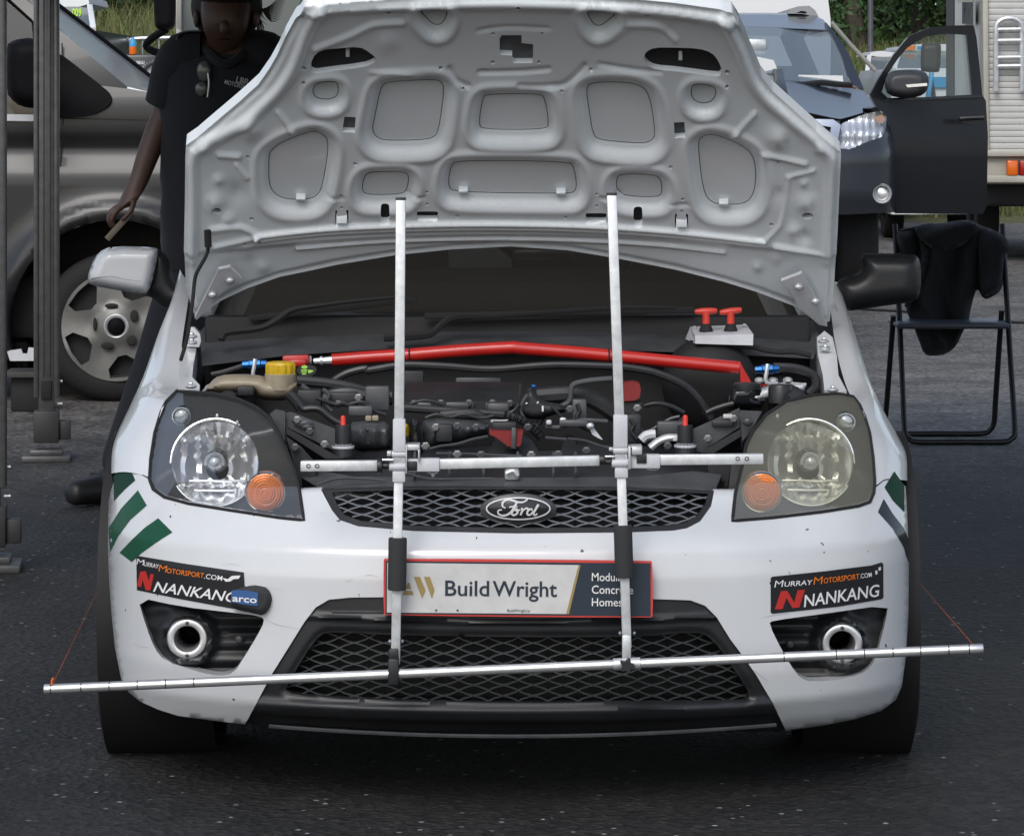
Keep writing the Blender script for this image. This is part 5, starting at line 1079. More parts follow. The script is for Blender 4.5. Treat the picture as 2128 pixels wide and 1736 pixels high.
for k, top, mid_, bot, sl in (('R3', (833, 412), (829, 960), (822, 1408), (1116, 1226)), ('R4', (1271, 402), (1290, 955), (1303, 1375), (1090, 1200))):
    up = mk('upright', *g_bar(Pv(*top, YR), Pv(*mid_, YR), .0185, .0185, .0015, (0, 1, 0)), 'alu', rig)
    mk('upright_cap', *g_box(Pv(top[0], top[1] + 1, YR), (.020, .020, .005), .001), 'black_plastic', up)
    lw = mk('upright', *g_bar(Pv(*mid_, YR + .001), Pv(bot[0], bot[1] - 30, YR + .001), .0175, .0175, .0015, (0, 1, 0)), 'alu', rig)
    xs = np.interp(sl, [mid_[1], bot[1]], [mid_[0], bot[0]])
    mk('foam_sleeve', *g_lathe([(.010, 0), (.0172, .001), (.0178, .006), (.0178, (sl[1] - sl[0]) * mm - .006), (.0172, (sl[1] - sl[0]) * mm - .001), (.010, (sl[1] - sl[0]) * mm)], Pv(xs[0], sl[0], YR), Pv(xs[1], sl[1], YR) - Pv(xs[0], sl[0], YR), 20), 'foam', lw)
    if k == 'R3':
        br = MB(); br.add(box_px(k, 445, 165, 685, 790, .026)); br.add(cyl_px(k, 420, 778, 688, 915, YR - .006)); br.add(cyl_px(k, 368, 1010, 684, 1172, YR - .006)); br.add(box_px(k, 445, 905, 682, 1010, .018)); br.add(box_px(k, 438, 1165, 682, 1372, .026))
        sl_ = br.mk('clamp', 'bracket_grey', rig)
        mk('clamp_plate', *MB().add(box_px(k, 690, 640, 722, 1200, .05)).add(box_px(k, 722, 640, 965, 750, .05)).add(box_px(k, 930, 700, 965, 960, .05)).__dict__.values(), 'zinc', sl_)
        mk('clamp_sleeve', *box_px(k, 722, 925, 1340, 1168, .028), 'bracket_grey', sl_)
        mk('bar_end', *box_px(k, 728, 966, 912, 1148, .034), 'black_plastic', sl_)
        mk('bolt_head', *box_px(k, 330, 780, 412, 872, .02), 'zinc', sl_)
        kb = mk('clamp_knob', *MB().add(cyl_px(k, 140, 920, 236, 1232, YR - .01, 10)).add(cyl_px(k, 236, 1005, 372, 1140, YR - .008)).__dict__.values(), 'black_plastic', sl_)
        mk('clamp_lever', *cyl_px(k, 240, 925, 445, 992, YR - .014), 'chrome', sl_)
        mk('thumb_screw', *MB().add(g_ell(Pv(*fc(k, 1215, 1190), YR), (.011, .008, .004), 10, 6)).add(g_ell(Pv(*fc(k, 1215, 1232), YR), (.004, .004, .006), 8, 6)).__dict__.values(), 'zinc', sl_)
    else:
        br = MB(); br.add(box_px(k, 450, 278, 720, 900, .026)); br.add(cyl_px(k, 448, 892, 726, 1042, YR - .006)); br.add(cyl_px(k, 418, 1125, 732, 1298, YR - .006)); br.add(box_px(k, 480, 1030, 722, 1130, .018)); br.add(box_px(k, 478, 1292, 730, 1482, .026))
        sl_ = br.mk('clamp', 'bracket_grey', rig)
        mk('clamp_plate', *MB().add(box_px(k, 732, 865, 780, 1310, .05)).add(box_px(k, 780, 862, 1000, 892, .05)).add(box_px(k, 800, 892, 1000, 1040, .03, YR - .01)).__dict__.values(), 'zinc', sl_)
        mk('clamp_sleeve', *box_px(k, 778, 1042, 1345, 1298, .028), 'bracket_grey', sl_)
        mk('bar_end', *box_px(k, 892, 1028, 1086, 1196, .036), 'black_plastic', sl_)
        mk('bolt_head', *box_px(k, 362, 905, 446, 970, .02), 'zinc', sl_)
        kb = mk('clamp_knob', *MB().add(cyl_px(k, 182, 1038, 292, 1262, YR - .01, 10)).add(cyl_px(k, 290, 1125, 425, 1250, YR - .008)).__dict__.values(), 'black_plastic', sl_)
        mk('clamp_lever', *cyl_px(k, 290, 1058, 475, 1112, YR - .014), 'chrome', sl_)
        mk('thumb_screw', *g_ell(Pv(*fc(k, 1212, 1312), YR), (.013, .008, .004), 10, 6), 'zinc', sl_)
# crossbar in three lengths
for a, b, hgt in (((625, 967.5), (792, 966.5), .0195), ((903, 963.5), (1246, 956), .0190), ((1330, 955), (1586, 952.5), .0195)):
    cb = mk('crossbar', *g_bar(Pv(*a, YR + .002), Pv(*b, YR + .002), .0195, hgt, .0015), 'alu', rig)
    if a[0] < 700 or b[0] > 1500:
        for x in ((641, 659) if a[0] < 700 else (1533, 1552)): mk('bar_hole', *g_lathe([(.0042, -.001), (.0030, -.0012), (.0026, .001), (.0002, .001)], Pv(x, 967.5 if x < 900 else 952.5, YR - .0085), (0, 1, 0), 12), 'gap', cb)
    else:
        for x0 in (a[0] - 62, b[0] - 18): pass
# round tube with cut grooves near both ends
t0, t1 = Vector(Pv(92, 1431, 6.945)), Vector(Pv(2043, 1346.5, 6.885)); td = (t1 - t0); TL = td.length; rT = .0092
prof = [(.0085, 0), (rT, .001)]
for fq in (.016, .155, .30, .44, .58, .72): pass
grooves = [14, 78, 137, 196, 255, 314, 1540, 1648, 1706, 1765, 1822, 1880, 1922]
L2 = 1951.0
prof = [(.0007, .0005), (rT * .93, 0), (rT, .001)]
for g_ in grooves:
    s_ = g_ / L2 * TL; prof += [(rT, s_ - .0011), (rT * .93, s_ - .0006), (rT * .93, s_ + .0006), (rT, s_ + .0011)]
prof += [(rT, TL - .001), (rT * .93, TL), (.0007, TL - .0005)]
tube = mk('round_tube', *g_lathe(prof, t0, td, 28), 'steel', rig, smooth=40)
for g_ in grooves: mk('groove_shade', *g_lathe([(rT * .95, -.0008), (rT * 1.004, -.0007), (rT * 1.004, .0007), (rT * .95, .0008)], t0 + td * (g_ / L2), td, 28), 'gap', tube)  # dark ring painted over each cut as its shade
pt = lambda f_: t0 + td * f_
lp = pt((822 - 92) / L2); rp = pt((1306 - 92) / L2)
mk('tube_clamp', *MB().add(g_box(lp + Vector((0, -.002, .006)), (.020, .030, .050), .003)).add(g_box(lp + Vector((0, 0, .038)), (.018, .018, .02), .002)).__dict__.values(), 'black_plastic', rig)
mk('tube_clamp', *MB().add(g_lathe([(.0095, -.026), (.0118, -.025), (.0118, .026), (.0095, .027)], rp, td, 20)).add(g_box(rp + Vector((0, .004, .03)), (.017, .017, .05), .002)).__dict__.values(), 'zinc', rig)
stv = []
for i in range(24):
    a = 2 * math.pi * i / 24; stv.append((.0125 + .0032 * math.cos(a * 5)) )
sv_, sf_ = [], []
for d_, s_ in ((-.030, .9), (-.026, 1), (-.018, 1), (-.014, .6)):
    for i in range(24): a = 2 * math.pi * i / 24; sv_.append(rp + Vector((math.cos(a) * stv[i] * s_, d_, math.sin(a) * stv[i] * s_)))
for r_ in range(3):
    for i in range(24): sf_.append((r_ * 24 + i, r_ * 24 + (i + 1) % 24, (r_ + 1) * 24 + (i + 1) % 24, (r_ + 1) * 24 + i))
sf_.append(tuple(range(24))[::-1])
mk('star_knob', sv_, sf_, 'black_plastic', rig, smooth=30)
for x, y in ((810, 1332), (836, 1332), (1288, 1315), (1318, 1315)): mk('rivet', *g_ell(Pv(x, y, YR), (.0035, .006, .0045), 8, 6), 'chrome', rig)
# orange string lines running back along both sides
for px_, py_, vx in ((108, 1424, 694), (2021, 1337, 1030)):
    a = Pv(px_, py_, 6.94); pts = [a]
    b_px = (px_ + (vx - px_) * .42, py_ + (HY - py_) * .42); Yb = 6.94 / (1 - .42)
    mk('string_line', *g_tube([a, Pv(*b_px, Yb)], .00045, 5, 1), 'orange_string', rig)
mk('string_knot', *g_tube([Pv(107, 1422, 6.938), Pv(108, 1412, 6.938), Pv(111, 1408, 6.938)], .0022, 6, 1), 'orange_string', rig)

# ================================================================== PERSON behind the car
M('skin', (.085, .045, .032), .5, var=(30, .12)); M('shirt', (.006, .007, .011), .85, sheen=.1, bump=(40, .25, .004)); M('trousers', (.010, .012, .018), .9, bump=(60, .3, .003)); M('boot', (.010, .010, .011), .5); M('hair', (.012, .009, .007), .6)  # skin colour darkened to carry the shade under the gazebo
def skin_obj(name, J, E, mat, parent, root, sub=2):
    bm = bmesh.new(); ly = bm.verts.layers.skin.verify(); ids = {}
    org = ORG[parent]
    for k_, (p, r_) in J.items():
        v = bm.verts.new(Vector(p) - org); v[ly].radius = (r_, r_) if not hasattr(r_, '__len__') else r_; v[ly].use_root = (k_ == root); ids[k_] = v
    for a, b in E: bm.edges.new((ids[a], ids[b]))
    me = bpy.data.meshes.new(name); bm.to_mesh(me); bm.free()
    o = bpy.data.objects.new(name, me); COL.objects.link(o)
    s = o.modifiers.new('s', 'SKIN'); s.use_smooth_shade = True
    d = o.modifiers.new('d', 'SUBSURF'); d.levels = sub; d.render_levels = sub
    bpy.context.view_layer.update()
    m2 = bpy.data.meshes.new_from_object(o.evaluated_get(bpy.context.evaluated_depsgraph_get()))
    o.modifiers.clear(); o.data = m2; m2.name = name; m2.materials.clear(); m2.materials.append(MAT[mat]); m2.polygons.foreach_set('use_smooth', [True] * len(m2.polygons))
    bpy.data.meshes.remove(me); o.parent = parent; ORG[o] = org
    return o
YP = 12.3; q = lambda x, y, dy=0: Pv(x, y, YP + dy)
person = thing('person', (-1.1, 12.3, 0), 'person in dark polo shirt and dark trousers looking down, metal strip in hand', 'person')
J = {'pel': (q(455, 452), .11), 'sp': (q(455, 340), .115), 'ch': (q(460, 210), .12), 'nb': (q(465, 118), .075), 'nk': (q(468, 92, -.02), .055), 'hd0': (q(468, 70, -.06), .080), 'hd1': (q(469, 30, -.06), .098), 'hd2': (q(470, -14, -.03), .090), 'hd3': (q(470, -52, -.02), .045),
     'jaw': (q(466, 92, -.12), .050), 'sl': (q(375, 98), .062), 'el': (q(346, 232, .01), .047), 'el2': (q(330, 262, 0), .046), 'fa': (q(308, 320, -.02), .042), 'wl': (q(284, 388, -.05), (.026, .033)), 'pm': (q(268, 415, -.06), (.022, .042)),
     'sr': (q(560, 98), .062), 'er': (q(602, 240, .03), .045), 'wr': (q(560, 370, -.08), .03), 'pr': (q(548, 392, -.1), .035),
     'hl': (q(424, 478), .06), 'kl': (q(335, 735, -.03), .045), 'al': (q(240, 1000, .02), .045), 'hr': (q(490, 478), .06), 'kr': (q(525, 735, -.02), .045), 'ar': (q(540, 1003, .02), .045)}
E = [('pel', 'sp'), ('sp', 'ch'), ('ch', 'nb'), ('nb', 'nk'), ('nk', 'hd0'), ('hd0', 'hd1'), ('hd1', 'hd2'), ('hd2', 'hd3'), ('hd0', 'jaw'), ('nb', 'sl'), ('sl', 'el'), ('el', 'el2'), ('el2', 'fa'), ('fa', 'wl'), ('wl', 'pm'), ('nb', 'sr'), ('sr', 'er'), ('er', 'wr'), ('wr', 'pr'),
     ('pel', 'hl'), ('hl', 'kl'), ('kl', 'al'), ('pel', 'hr'), ('hr', 'kr'), ('kr', 'ar')]
# five fingers closing on the strip
fing = {'in': [(256, 428, -.085), (240, 440, -.10), (232, 458, -.095), (238, 472, -.085)], 'mi': [(250, 428, -.065), (233, 442, -.075), (226, 460, -.07), (234, 474, -.06)],
        'ri': [(250, 426, -.045), (231, 438, -.05), (224, 455, -.045), (231, 469, -.04)], 'pk': [(253, 424, -.027), (236, 434, -.028), (228, 448, -.025), (233, 459, -.022)], 'th': [(279, 416, -.088), (274, 436, -.108), (262, 450, -.112), (252, 458, -.108)]}
for nm, ch in fing.items():
    prev = 'pm'
    for i, (x, y, dy) in enumerate(ch): J[nm + str(i)] = (q(x, y, dy), .0105 - .001 * i if nm != 'pk' else .0088 - .0008 * i); E.append((prev, nm + str(i))); prev = nm + str(i)
skin_obj('body', J, E, 'skin', person, 'pel')
sec = [(467, 108, .072, .07), (467, 114, .10, .085), (466, 122, .155, .105), (464, 136, .195, .125), (460, 165, .208, .14), (456, 220, .206, .145), (450, 330, .190, .14), (448, 440, .186, .145), (446, 530, .182, .14), (446, 560, .180, .138)]
sv = []; NSG = 28
for cx_, cy_, a_, b_ in [tuple(np.array(sec[k]) * (1 - t) + np.array(sec[k + 1]) * t) for k in range(len(sec) - 1) for t in (0, .33, .67)] + [sec[-1]]:
    c_ = q(cx_, cy_)
    for k in range(NSG):
        th = 2 * math.pi * k / NSG; w_ = 1 + .012 * math.sin(th * 5 + cy_ * .05) + .010 * math.sin(th * 3 - cy_ * .09)
        sv.append(c_ + Vector((a_ * math.cos(th) * w_, b_ * math.sin(th) * w_, 0)))
nr = len(sv) // NSG; shf = [(r_ * NSG + k, r_ * NSG + (k + 1) % NSG, (r_ + 1) * NSG + (k + 1) % NSG, (r_ + 1) * NSG + k) for r_ in range(nr - 1) for k in range(NSG)]
sh = MB(); sh.add((sv, shf)); sh.add(g_tube([q(420, 118), q(385, 122), q(366, 152), q(354, 190), q(347, 216, .01)], [.09, .092, .086, .078, .076], 16, 4, cap=False)); sh.add(g_tube([q(510, 118), q(548, 120), q(578, 150), q(594, 190), q(600, 220)], [.09, .092, .086, .078, .076], 16, 4, cap=False))
sh.mk('shirt', 'shirt', person, smooth=180)
chest = lambda x, y: YP - .145 * np.sqrt(np.clip(1 - ((np.asarray(x, float) - 457) / 127) ** 2, .05, 1)) - .006
JT = {'w': (q(450, 480), .120), 'c': (q(450, 520), .130), 'hl': (q(412, 560), .115), 'tl': (q(372, 620, -.02), .098), 'kl': (q(333, 735, -.03), .085), 'sl': (q(288, 860, 0), .080), 'al': (q(240, 1000, .02), .078), 'hr': (q(500, 560), .125), 'tr': (q(514, 620, -.01), .098), 'kr': (q(526, 735, -.02), .085), 'sr': (q(534, 860), .08), 'ar': (q(540, 1003, .02), .078)}
skin_obj('trousers', JT, [('w', 'c'), ('c', 'hl'), ('hl', 'tl'), ('tl', 'kl'), ('kl', 'sl'), ('sl', 'al'), ('c', 'hr'), ('hr', 'tr'), ('tr', 'kr'), ('kr', 'sr'), ('sr', 'ar')], 'trousers', person, 'w')
for (hx, hy), (tx, ty) in (((236, 1020), (140, 1016)), ((540, 1022), (460, 1026))):
    zf = lambda v, z: Vector((v.x, v.y, z))
    a, b = zf(q(hx, hy, .04), .055), zf(q(tx, ty, -.10), .045); m_ = a.lerp(b, .5)
    JB = {'h': (a, (.055, .052)), 'm': (m_, (.052, .050)), 't': (b, (.045, .042)), 'k': (zf(q(hx - 4, hy, .03), .12), .058)}
    skin_obj('boot', JB, [('h', 'm'), ('m', 't'), ('h', 'k')], 'boot', person, 'h')
hr_ = MB(); hr_.add(g_ell(q(471, -28, -.05), (.108, .118, .085), 20, 14)); hr_.add(g_ell(q(471, 12, .02), (.122, .10, .13), 20, 14))
for i in range(90):
    a = random.uniform(-.4, math.pi + .4); z0 = random.uniform(-40, 30); p0 = q(471 + 58 * math.cos(a) * (1 if i % 2 else .9), z0, .04 + .05 * math.sin(a)); hr_.add(g_tube([p0, p0 + Vector((random.uniform(-.01, .03), .01, -.06)), p0 + Vector((random.uniform(-.01, .05), .015, -.11))], [.004, .003, .0008], 4, 3))
for i in range(10): p0 = q(545, 20, .03); hr_.add(g_tube([p0, p0 + Vector((.03, 0, -.04 + .006 * i)), p0 + Vector((.06 + .004 * i, 0, -.03 + .012 * i))], [.005, .003, .0008], 4, 3))
hr_.mk('hair', 'hair', person)
fcx = MB(); fcx.add(g_ell(q(466, 58, -.150), (.016, .022, .026), 10, 8)); fcx.mk('nose', 'skin', person)
for x in (446, 488): mk('eye', *g_ell(q(x, 34, -.132), (.012, .006, .004), 10, 6), 'hair', person)
mk('mouth', *g_ell(q(466, 81, -.146), (.022, .008, .003), 10, 6), 'hair', person)
for x in (409, 530): mk('ear', *g_ell(q(x, 38, -.03), (.012, .022, .032), 10, 8), 'skin', person)
mk('collar', *g_tube([q(425, 100, -.06), q(445, 122, -.12), q(468, 134, -.14), q(492, 122, -.12), q(512, 100, -.06)], .014, 8, 4), 'shirt', person)
sdf = lambda x, y: np.full(np.shape(x), YP - .20)
decal('shirt_lettering', 'print_grey', person, chest, [], [T('K1', 'LBR', 1368, 700, 1476, 726, 52 / .3418 * .2441, .02), T('K1', 'MOTORSPORT', 1270, 712, 1512, 780, 36 / .3418 * .2441, .02)], off=.0)
M('motor_beige0', (.20, .17, .13), .5)
mk('hand_tool', *g_bar(Pv(274, 440, 12.22), Pv(222, 497, 12.20), .004, .020, .001), 'motor_beige0')
tl = bpy.data.objects['hand_tool']; props(tl, 'thin flat metal strip held in the hand of the person in dark clothes', 'tool')
sg_ = thing('sunglasses', tuple(q(423, 150, -.155)), 'dark sunglasses hooked on the front of the dark polo shirt', 'sunglasses')
M('lens_dark', (.10, .12, .11), .15)
mk('lens', *g_ell(q(423, 148, -.150), (.022, .006, .034), 14, 8), 'lens_dark', sg_); mk('lens', *g_ell(q(418, 185, -.148), (.020, .006, .024), 14, 8), 'lens_dark', sg_)
mk('temple', *g_tube([q(432, 152, -.158), q(434, 175, -.160), q(431, 202, -.158)], .003, 6, 3), 'zinc', sg_)

# ================================================================== FOLDING CHAIR with a jacket over its back
M('chair_black', (.010, .011, .013), .35); M('jacket', (.006, .008, .011), .9, sheen=.1, bump=(30, .3, .006)); M('chair_seat', (.05, .06, .08), .4)
ch = thing('folding_chair', (1.85, 14.5, 0), 'black tubular folding chair with a dark jacket thrown over its back', 'chair')
c7 = lambda *p: fr('K7', p)
YF, YB = 14.42, 14.78
def gp(px, Y, z): return Vector(((px - CX) / F * Y, Y, z))
fl_, fr2 = fc('K7', 510, 1540)[0], fc('K7', 1200, 1540)[0]; bl_, br_ = fc('K7', 400, 1465)[0], fc('K7', 1050, 1465)[0]
tl_, tr_ = fc('K7', 442, 190)[0], fc('K7', 1118, 190)[0]
rt = .0115
def rb(a, b, c, r_=.05):                          # rounded corner points
    a, b, c = Vector(a), Vector(b), Vector(c); return [b + (a - b).normalized() * r_, b + (a - b).normalized() * r_ * .3 + (c - b).normalized() * r_ * .3, b + (c - b).normalized() * r_]
A0, A1, A2, A3 = gp(tl_, 14.82, .86), gp(fl_ - 1, YF, rt), gp(fr2 + 1, YF, rt), gp(tr_, 14.82, .86)
mk('front_frame', *g_tube([A0.lerp(A1, t) for t in (0, .35, .7)] + rb(A0, A1, A2) + [A1.lerp(A2, .5)] + rb(A1, A2, A3) + [A3.lerp(A2, t) for t in (.7, .35, 0)], rt, 10, 3), 'chair_black', ch)
B0, B1, B2, B3 = gp(fc('K7', 432, 660)[0], 14.62, .50), gp(bl_ - 8, YB, rt), gp(br_ + 4, YB, rt), gp(fc('K7', 1115, 600)[0], 14.66, .52)
mk('rear_frame', *g_tube([B0.lerp(B1, t) for t in (0, .4, .75)] + rb(B0, B1, B2) + [B1.lerp(B2, .5)] + rb(B1, B2, B3) + [B3.lerp(B2, t) for t in (.75, .4, 0)], rt, 10, 3), 'chair_black', ch)
sx0, sx1 = fc('K7', 455, 0)[0], fc('K7', 1165, 0)[0]
z_s = H - (fc('K7', 0, 795)[1] - HY) / F * 14.45
sc0, sc1 = gp(sx0, 14.45, z_s), gp(sx1, 14.45, z_s); mk('seat', *g_box(((sc0.x + sc1.x) / 2, 14.63, z_s + .0), (sc1.x - sc0.x, .36, .024), .01), 'chair_seat', ch)
mk('back_pad', *g_box(((A0.x + A3.x) / 2, 14.80, .76), (A3.x - A0.x - .01, .016, .12), .007), 'chair_black', ch)
jk = chaikin(c7((440, 190), (560, 170), (640, 145), (720, 150), (820, 128), (930, 125), (980, 160), (1050, 180), (1130, 220), (1150, 270), (1188, 310), (1130, 355), (1128, 480), (1118, 565), (1060, 610), (1000, 630), (960, 548), (930, 640), (905, 770), (870, 830), (830, 920), (770, 970), (690, 985), (625, 975), (590, 880), (560, 800), (500, 670), (540, 560), (600, 420), (470, 330)), 1)
def folds(x, y):
    a = x * .085 + 1.1 * np.sin(y * .021 + 1); b = x * .05 - y * .055 + .8 * np.sin(x * .03)
    return .03 * np.sin(a) + .018 * (1 - np.abs(np.sin(a * .5 + b * .4))) ** 2
jkt = thing('jacket', (1.85, 14.75, .42), 'dark hooded jacket hanging over the back of the folding chair', 'jacket')
puff('jacket_body', jk, 14.77, .045, .05, 20, 'jacket', jkt, step=6, hfn=folds, smooth=50)
puff('sleeve', chaikin(c7((985, 170), (1060, 185), (1140, 225), (1158, 280), (1186, 312), (1128, 352), (1124, 470), (1112, 560), (1040, 600), (1000, 615), (968, 520), (975, 380), (960, 250)), 1), 14.71, .05, .03, 16, 'jacket', jkt, step=6, hfn=lambda x, y: .015 * np.sin(y * .06 + x * .05), smooth=50)
puff('hood', chaikin(c7((560, 172), (640, 146), (720, 152), (820, 130), (930, 126), (985, 165), (940, 230), (850, 300), (740, 330), (640, 290), (585, 230)), 1), 14.71, .05, .04, 16, 'jacket', jkt, step=6, hfn=lambda x, y: .018 * np.sin(x * .05 + y * .10), smooth=50)
puff('sleeve', chaikin(c7((440, 195), (560, 172), (590, 240), (610, 360), (590, 450), (520, 560), (500, 670), (530, 690), (560, 600), (640, 480), (660, 330), (610, 200)), 0), 14.73, .04, .02, 14, 'jacket', jkt, step=6, hfn=lambda x, y: .010 * np.sin(y * .07 + x * .04), smooth=50)
mk('ground_cable', *g_tube([Vector(((x - CX) / F * (10405 / (y - HY)), 10405 / (y - HY), .008)) for x, y in ((1760, 640), (1800, 645), (1880, 650), (2000, 662), (2080, 670), (2150, 674), (2300, 678))], .008, 6, 4), 'gap')
props(bpy.data.objects['ground_cable'], 'thin dark cable lying on the tarmac behind the folding chair', 'cable')

# ================================================================== GREY VAN on the left (side on)
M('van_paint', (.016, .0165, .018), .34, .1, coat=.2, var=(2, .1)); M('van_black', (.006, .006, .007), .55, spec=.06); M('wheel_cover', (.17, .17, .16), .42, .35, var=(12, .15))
van = thing('grey_van', (-2.2, 17.2, 0), 'silver grey van with black door mirror standing beside the gazebo leg', 'van')
def vanY(x, y): return 16.42 + .025 * smooth01((y - 284) / 10) - .045 * smooth01((y - 305) / 70) + .10 * smooth01((y - 560) / 200) + .06 * smooth01((235 - y) / 120) - .055 * np.exp(-((np.hypot(x - 241, y - 678) - 236) / 26) ** 2)
arc = [(241 + 222 * math.cos(a), 678 + 222 * math.sin(a)) for a in np.linspace(R(18), R(-198), 26)]
vb = [(-420, 236), (66, 244), (125, 246), (127, 180), (208, 178), (263, 184), (332, 196), (480, 245), (560, 310), (600, 430), (612, 600), (600, 748), (470, 752)] + arc + [(-420, 752)]
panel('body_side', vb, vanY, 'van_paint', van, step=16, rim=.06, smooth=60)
V = []; prof = [(332, 196), (480, 245), (560, 310), (600, 430), (612, 600), (600, 748)]
mk('nose', [Pv(x, y, 16.48) for x, y in prof] + [Pv(x, y, 16.48) + Vector((0, 1.75, 0)) for x, y in prof], [(i, i + 1, 7 + i - 0, 6 + i) for i in range(5)], 'van_paint', van, smooth=60)
panel('cab_pillar', [(-420, -150), (-110, -150), (-60, -110), (20, -40), (123, 62), (263, 179), (262, 184), (208, 178), (127, 118), (66, 40), (0, -20), (-60, -60), (-420, -60)], lambda x, y: 16.46 + .15 * smooth01((200 - y) / 300), 'van_paint', van, step=20, rim=.05)
wn = [(-60, -112), (123, 60), (263, 180), (332, 197)]; wf = [(-60, -128), (122, 14), (326, 172), (336, 182)]
mk('windscreen', [Pv(*p, 16.56) for p in wn] + [Pv(*p, 18.1) for p in wf], [(0, 1, 5, 4), (1, 2, 6, 5), (2, 3, 7, 6)], M('van_screen', (.30, .31, .32), .12, spec=.8), van, smooth=60)
mk('screen_trim', *g_tube([Pv(x + 1, y - 2, 18.05) for x, y in wf], .012, 6, 1), 'van_black', van)
mk('roof', [Pv(-420, -150, 16.6), Pv(-60, -112, 16.6), Pv(-60, -128, 18.1), Pv(-420, -165, 18.1)], [(0, 1, 2, 3)], 'van_paint', van, smooth=0)
panel('door_window', [(-420, -50), (-60, -50), (0, -10), (66, 48), (72, 120), (72, 240), (-420, 232)], lambda x, y: 16.50 + .10 * smooth01((200 - y) / 300), 'door_glass', van, step=40)
mk('interior_wall', [Pv(-420, -60, 17.9), Pv(100, -60, 17.9), Pv(100, 250, 17.9), Pv(-420, 250, 17.9)], [(0, 1, 2, 3)], 'interior', van, smooth=0)
panel('quarter_trim', chaikin(fr('A', [(200, 250), (360, 330), (395, 348), (600, 512), (662, 560), (684, 605), (650, 656), (555, 706), (370, 722), (190, 715)]), 1), lambda x, y: vanY(x, y) - .02, 'van_black', van, step=16, rim=.05)
puff('door_mirror', chaikin([(12, 95), (30, 82), (70, 78), (95, 84), (104, 110), (104, 190), (95, 222), (60, 226), (30, 215), (12, 190)], 1), 16.15, .09, .10, 30, 'van_black', van, step=10)
panel('belt_trim', [(-420, 233), (66, 238), (125, 247), (66, 252), (-420, 244)], lambda x, y: vanY(x, y) - .012, 'bracket_grey', van, step=30, rim=.02)
mk('door_gap', *g_ribbon([(129, 90), (131, 250), (128, 290), (125, 345)], 3, vanY, .004), 'gap', van)
mk('door_gap', *g_ribbon([(130, 246), (200, 247), (330, 250)], 2, vanY, .004), 'gap', van)
mk('sill', *g_box((-3.0, 17.0, .20), (1.6, .9, .14), .03), 'van_black', van)
mk('underbody', *g_box((-2.3, 17.35, .42), (4.0, 1.6, .30), .05), 'bay_dark', van)
wo_ = Pv(241, 678, 16.55); wo_.z = .338
wl = bpy.data.objects.new('wheel', None); COL.objects.link(wl); wl.parent = van; ORG[wl] = ORG[van]
mk('tyre', *g_lathe([(.22, -.10), (.25, -.115), (.305, -.11), (.330, -.09), (.338, -.06), (.338, .09), (.30, .11), (.22, .10)], wo_, (0, 1, 0), 56), 'rubber', wl, smooth=40)
hubc = (241, 678); hl = []
for a in (138, 210, 282, 354, 66):
    c, s = math.cos(R(a)), math.sin(R(a)); tr = lambda r_, t: (hubc[0] + r_ * c - t * s, hubc[1] - (r_ * s + t * c))
    hl.append([tr(62, -9), tr(62, 9), tr(84, 34), tr(103, 34), tr(107, 0), tr(103, -34), tr(84, -34)])
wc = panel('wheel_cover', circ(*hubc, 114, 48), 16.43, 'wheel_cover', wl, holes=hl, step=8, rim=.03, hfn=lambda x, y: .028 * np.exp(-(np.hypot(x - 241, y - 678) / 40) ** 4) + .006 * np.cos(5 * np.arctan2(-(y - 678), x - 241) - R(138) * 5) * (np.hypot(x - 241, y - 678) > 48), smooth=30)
mk('cover_back', *g_lathe([(.24, .0), (.001, .01)], Pv(*hubc, 16.48), (0, 1, 0), 32), 'bay_dark', wl)
mk('hub_cap', *g_lathe([(.001, -.012), (.030, -.010), (.036, -.006), (.040, .0), (.042, .02)], Pv(*hubc, 16.40), (0, 1, 0), 24), 'van_black', wc)
mk('hub_ring', *g_lathe([(.042, -.004), (.050, -.008), (.058, -.002), (.060, .02)], Pv(*hubc, 16.41), (0, 1, 0), 28), 'zinc', wc)
for a in (102, 174, 246, 318, 30):
    p_ = (hubc[0] + 44 * math.cos(R(a)), hubc[1] - 44 * math.sin(R(a))); mk('cover_slot', *g_ell(Pv(*p_, 16.41), (.026 * abs(math.sin(R(a))) + .006, .004, .026 * abs(math.cos(R(a))) + .006), 10, 6), 'gap', wc)
wl2o = Vector((-4.4, 16.62, .338)); mk('arch_liner', *g_lathe([(.485, .0), (.485, .35), (.001, .36)], Pv(241, 678, 16.5), (0, 1, 0), 40), 'bay_dark', van)
wb = bpy.data.objects.new('wheel', None); COL.objects.link(wb); wb.parent = van; ORG[wb] = ORG[van]
mk('tyre', *g_lathe([(.22, -.10), (.25, -.115), (.305, -.11), (.338, -.06), (.338, .09), (.22, .10)], Vector((-1.78, 18.1, .338)), (0, 1, 0), 40), 'rubber', wb)
# serrated steel ramp with a plank under the van
rp_ = thing('wheel_ramp', (-2.15, 15.9, 0), 'grey serrated steel ramp on a board behind the gazebo legs', 'ramp')
k6 = lambda *p: fr('K6', p)
mk('ramp_plate', *g_panel(k6((70, 510), (95, 500), (208, 484), (225, 530), (270, 530), (282, 470), (420, 480), (420, 602), (100, 602)), 15.9, step=30, rim=.02), 'bracket_grey', rp_)
mk('board', *g_box((-2.13, 16.0, .165), (.20, .25, .025), .006), 'dash', rp_)
mk('stand', *g_box((-2.13, 16.02, .076), (.14, .2, .152), .01), 'bay_dark', rp_)

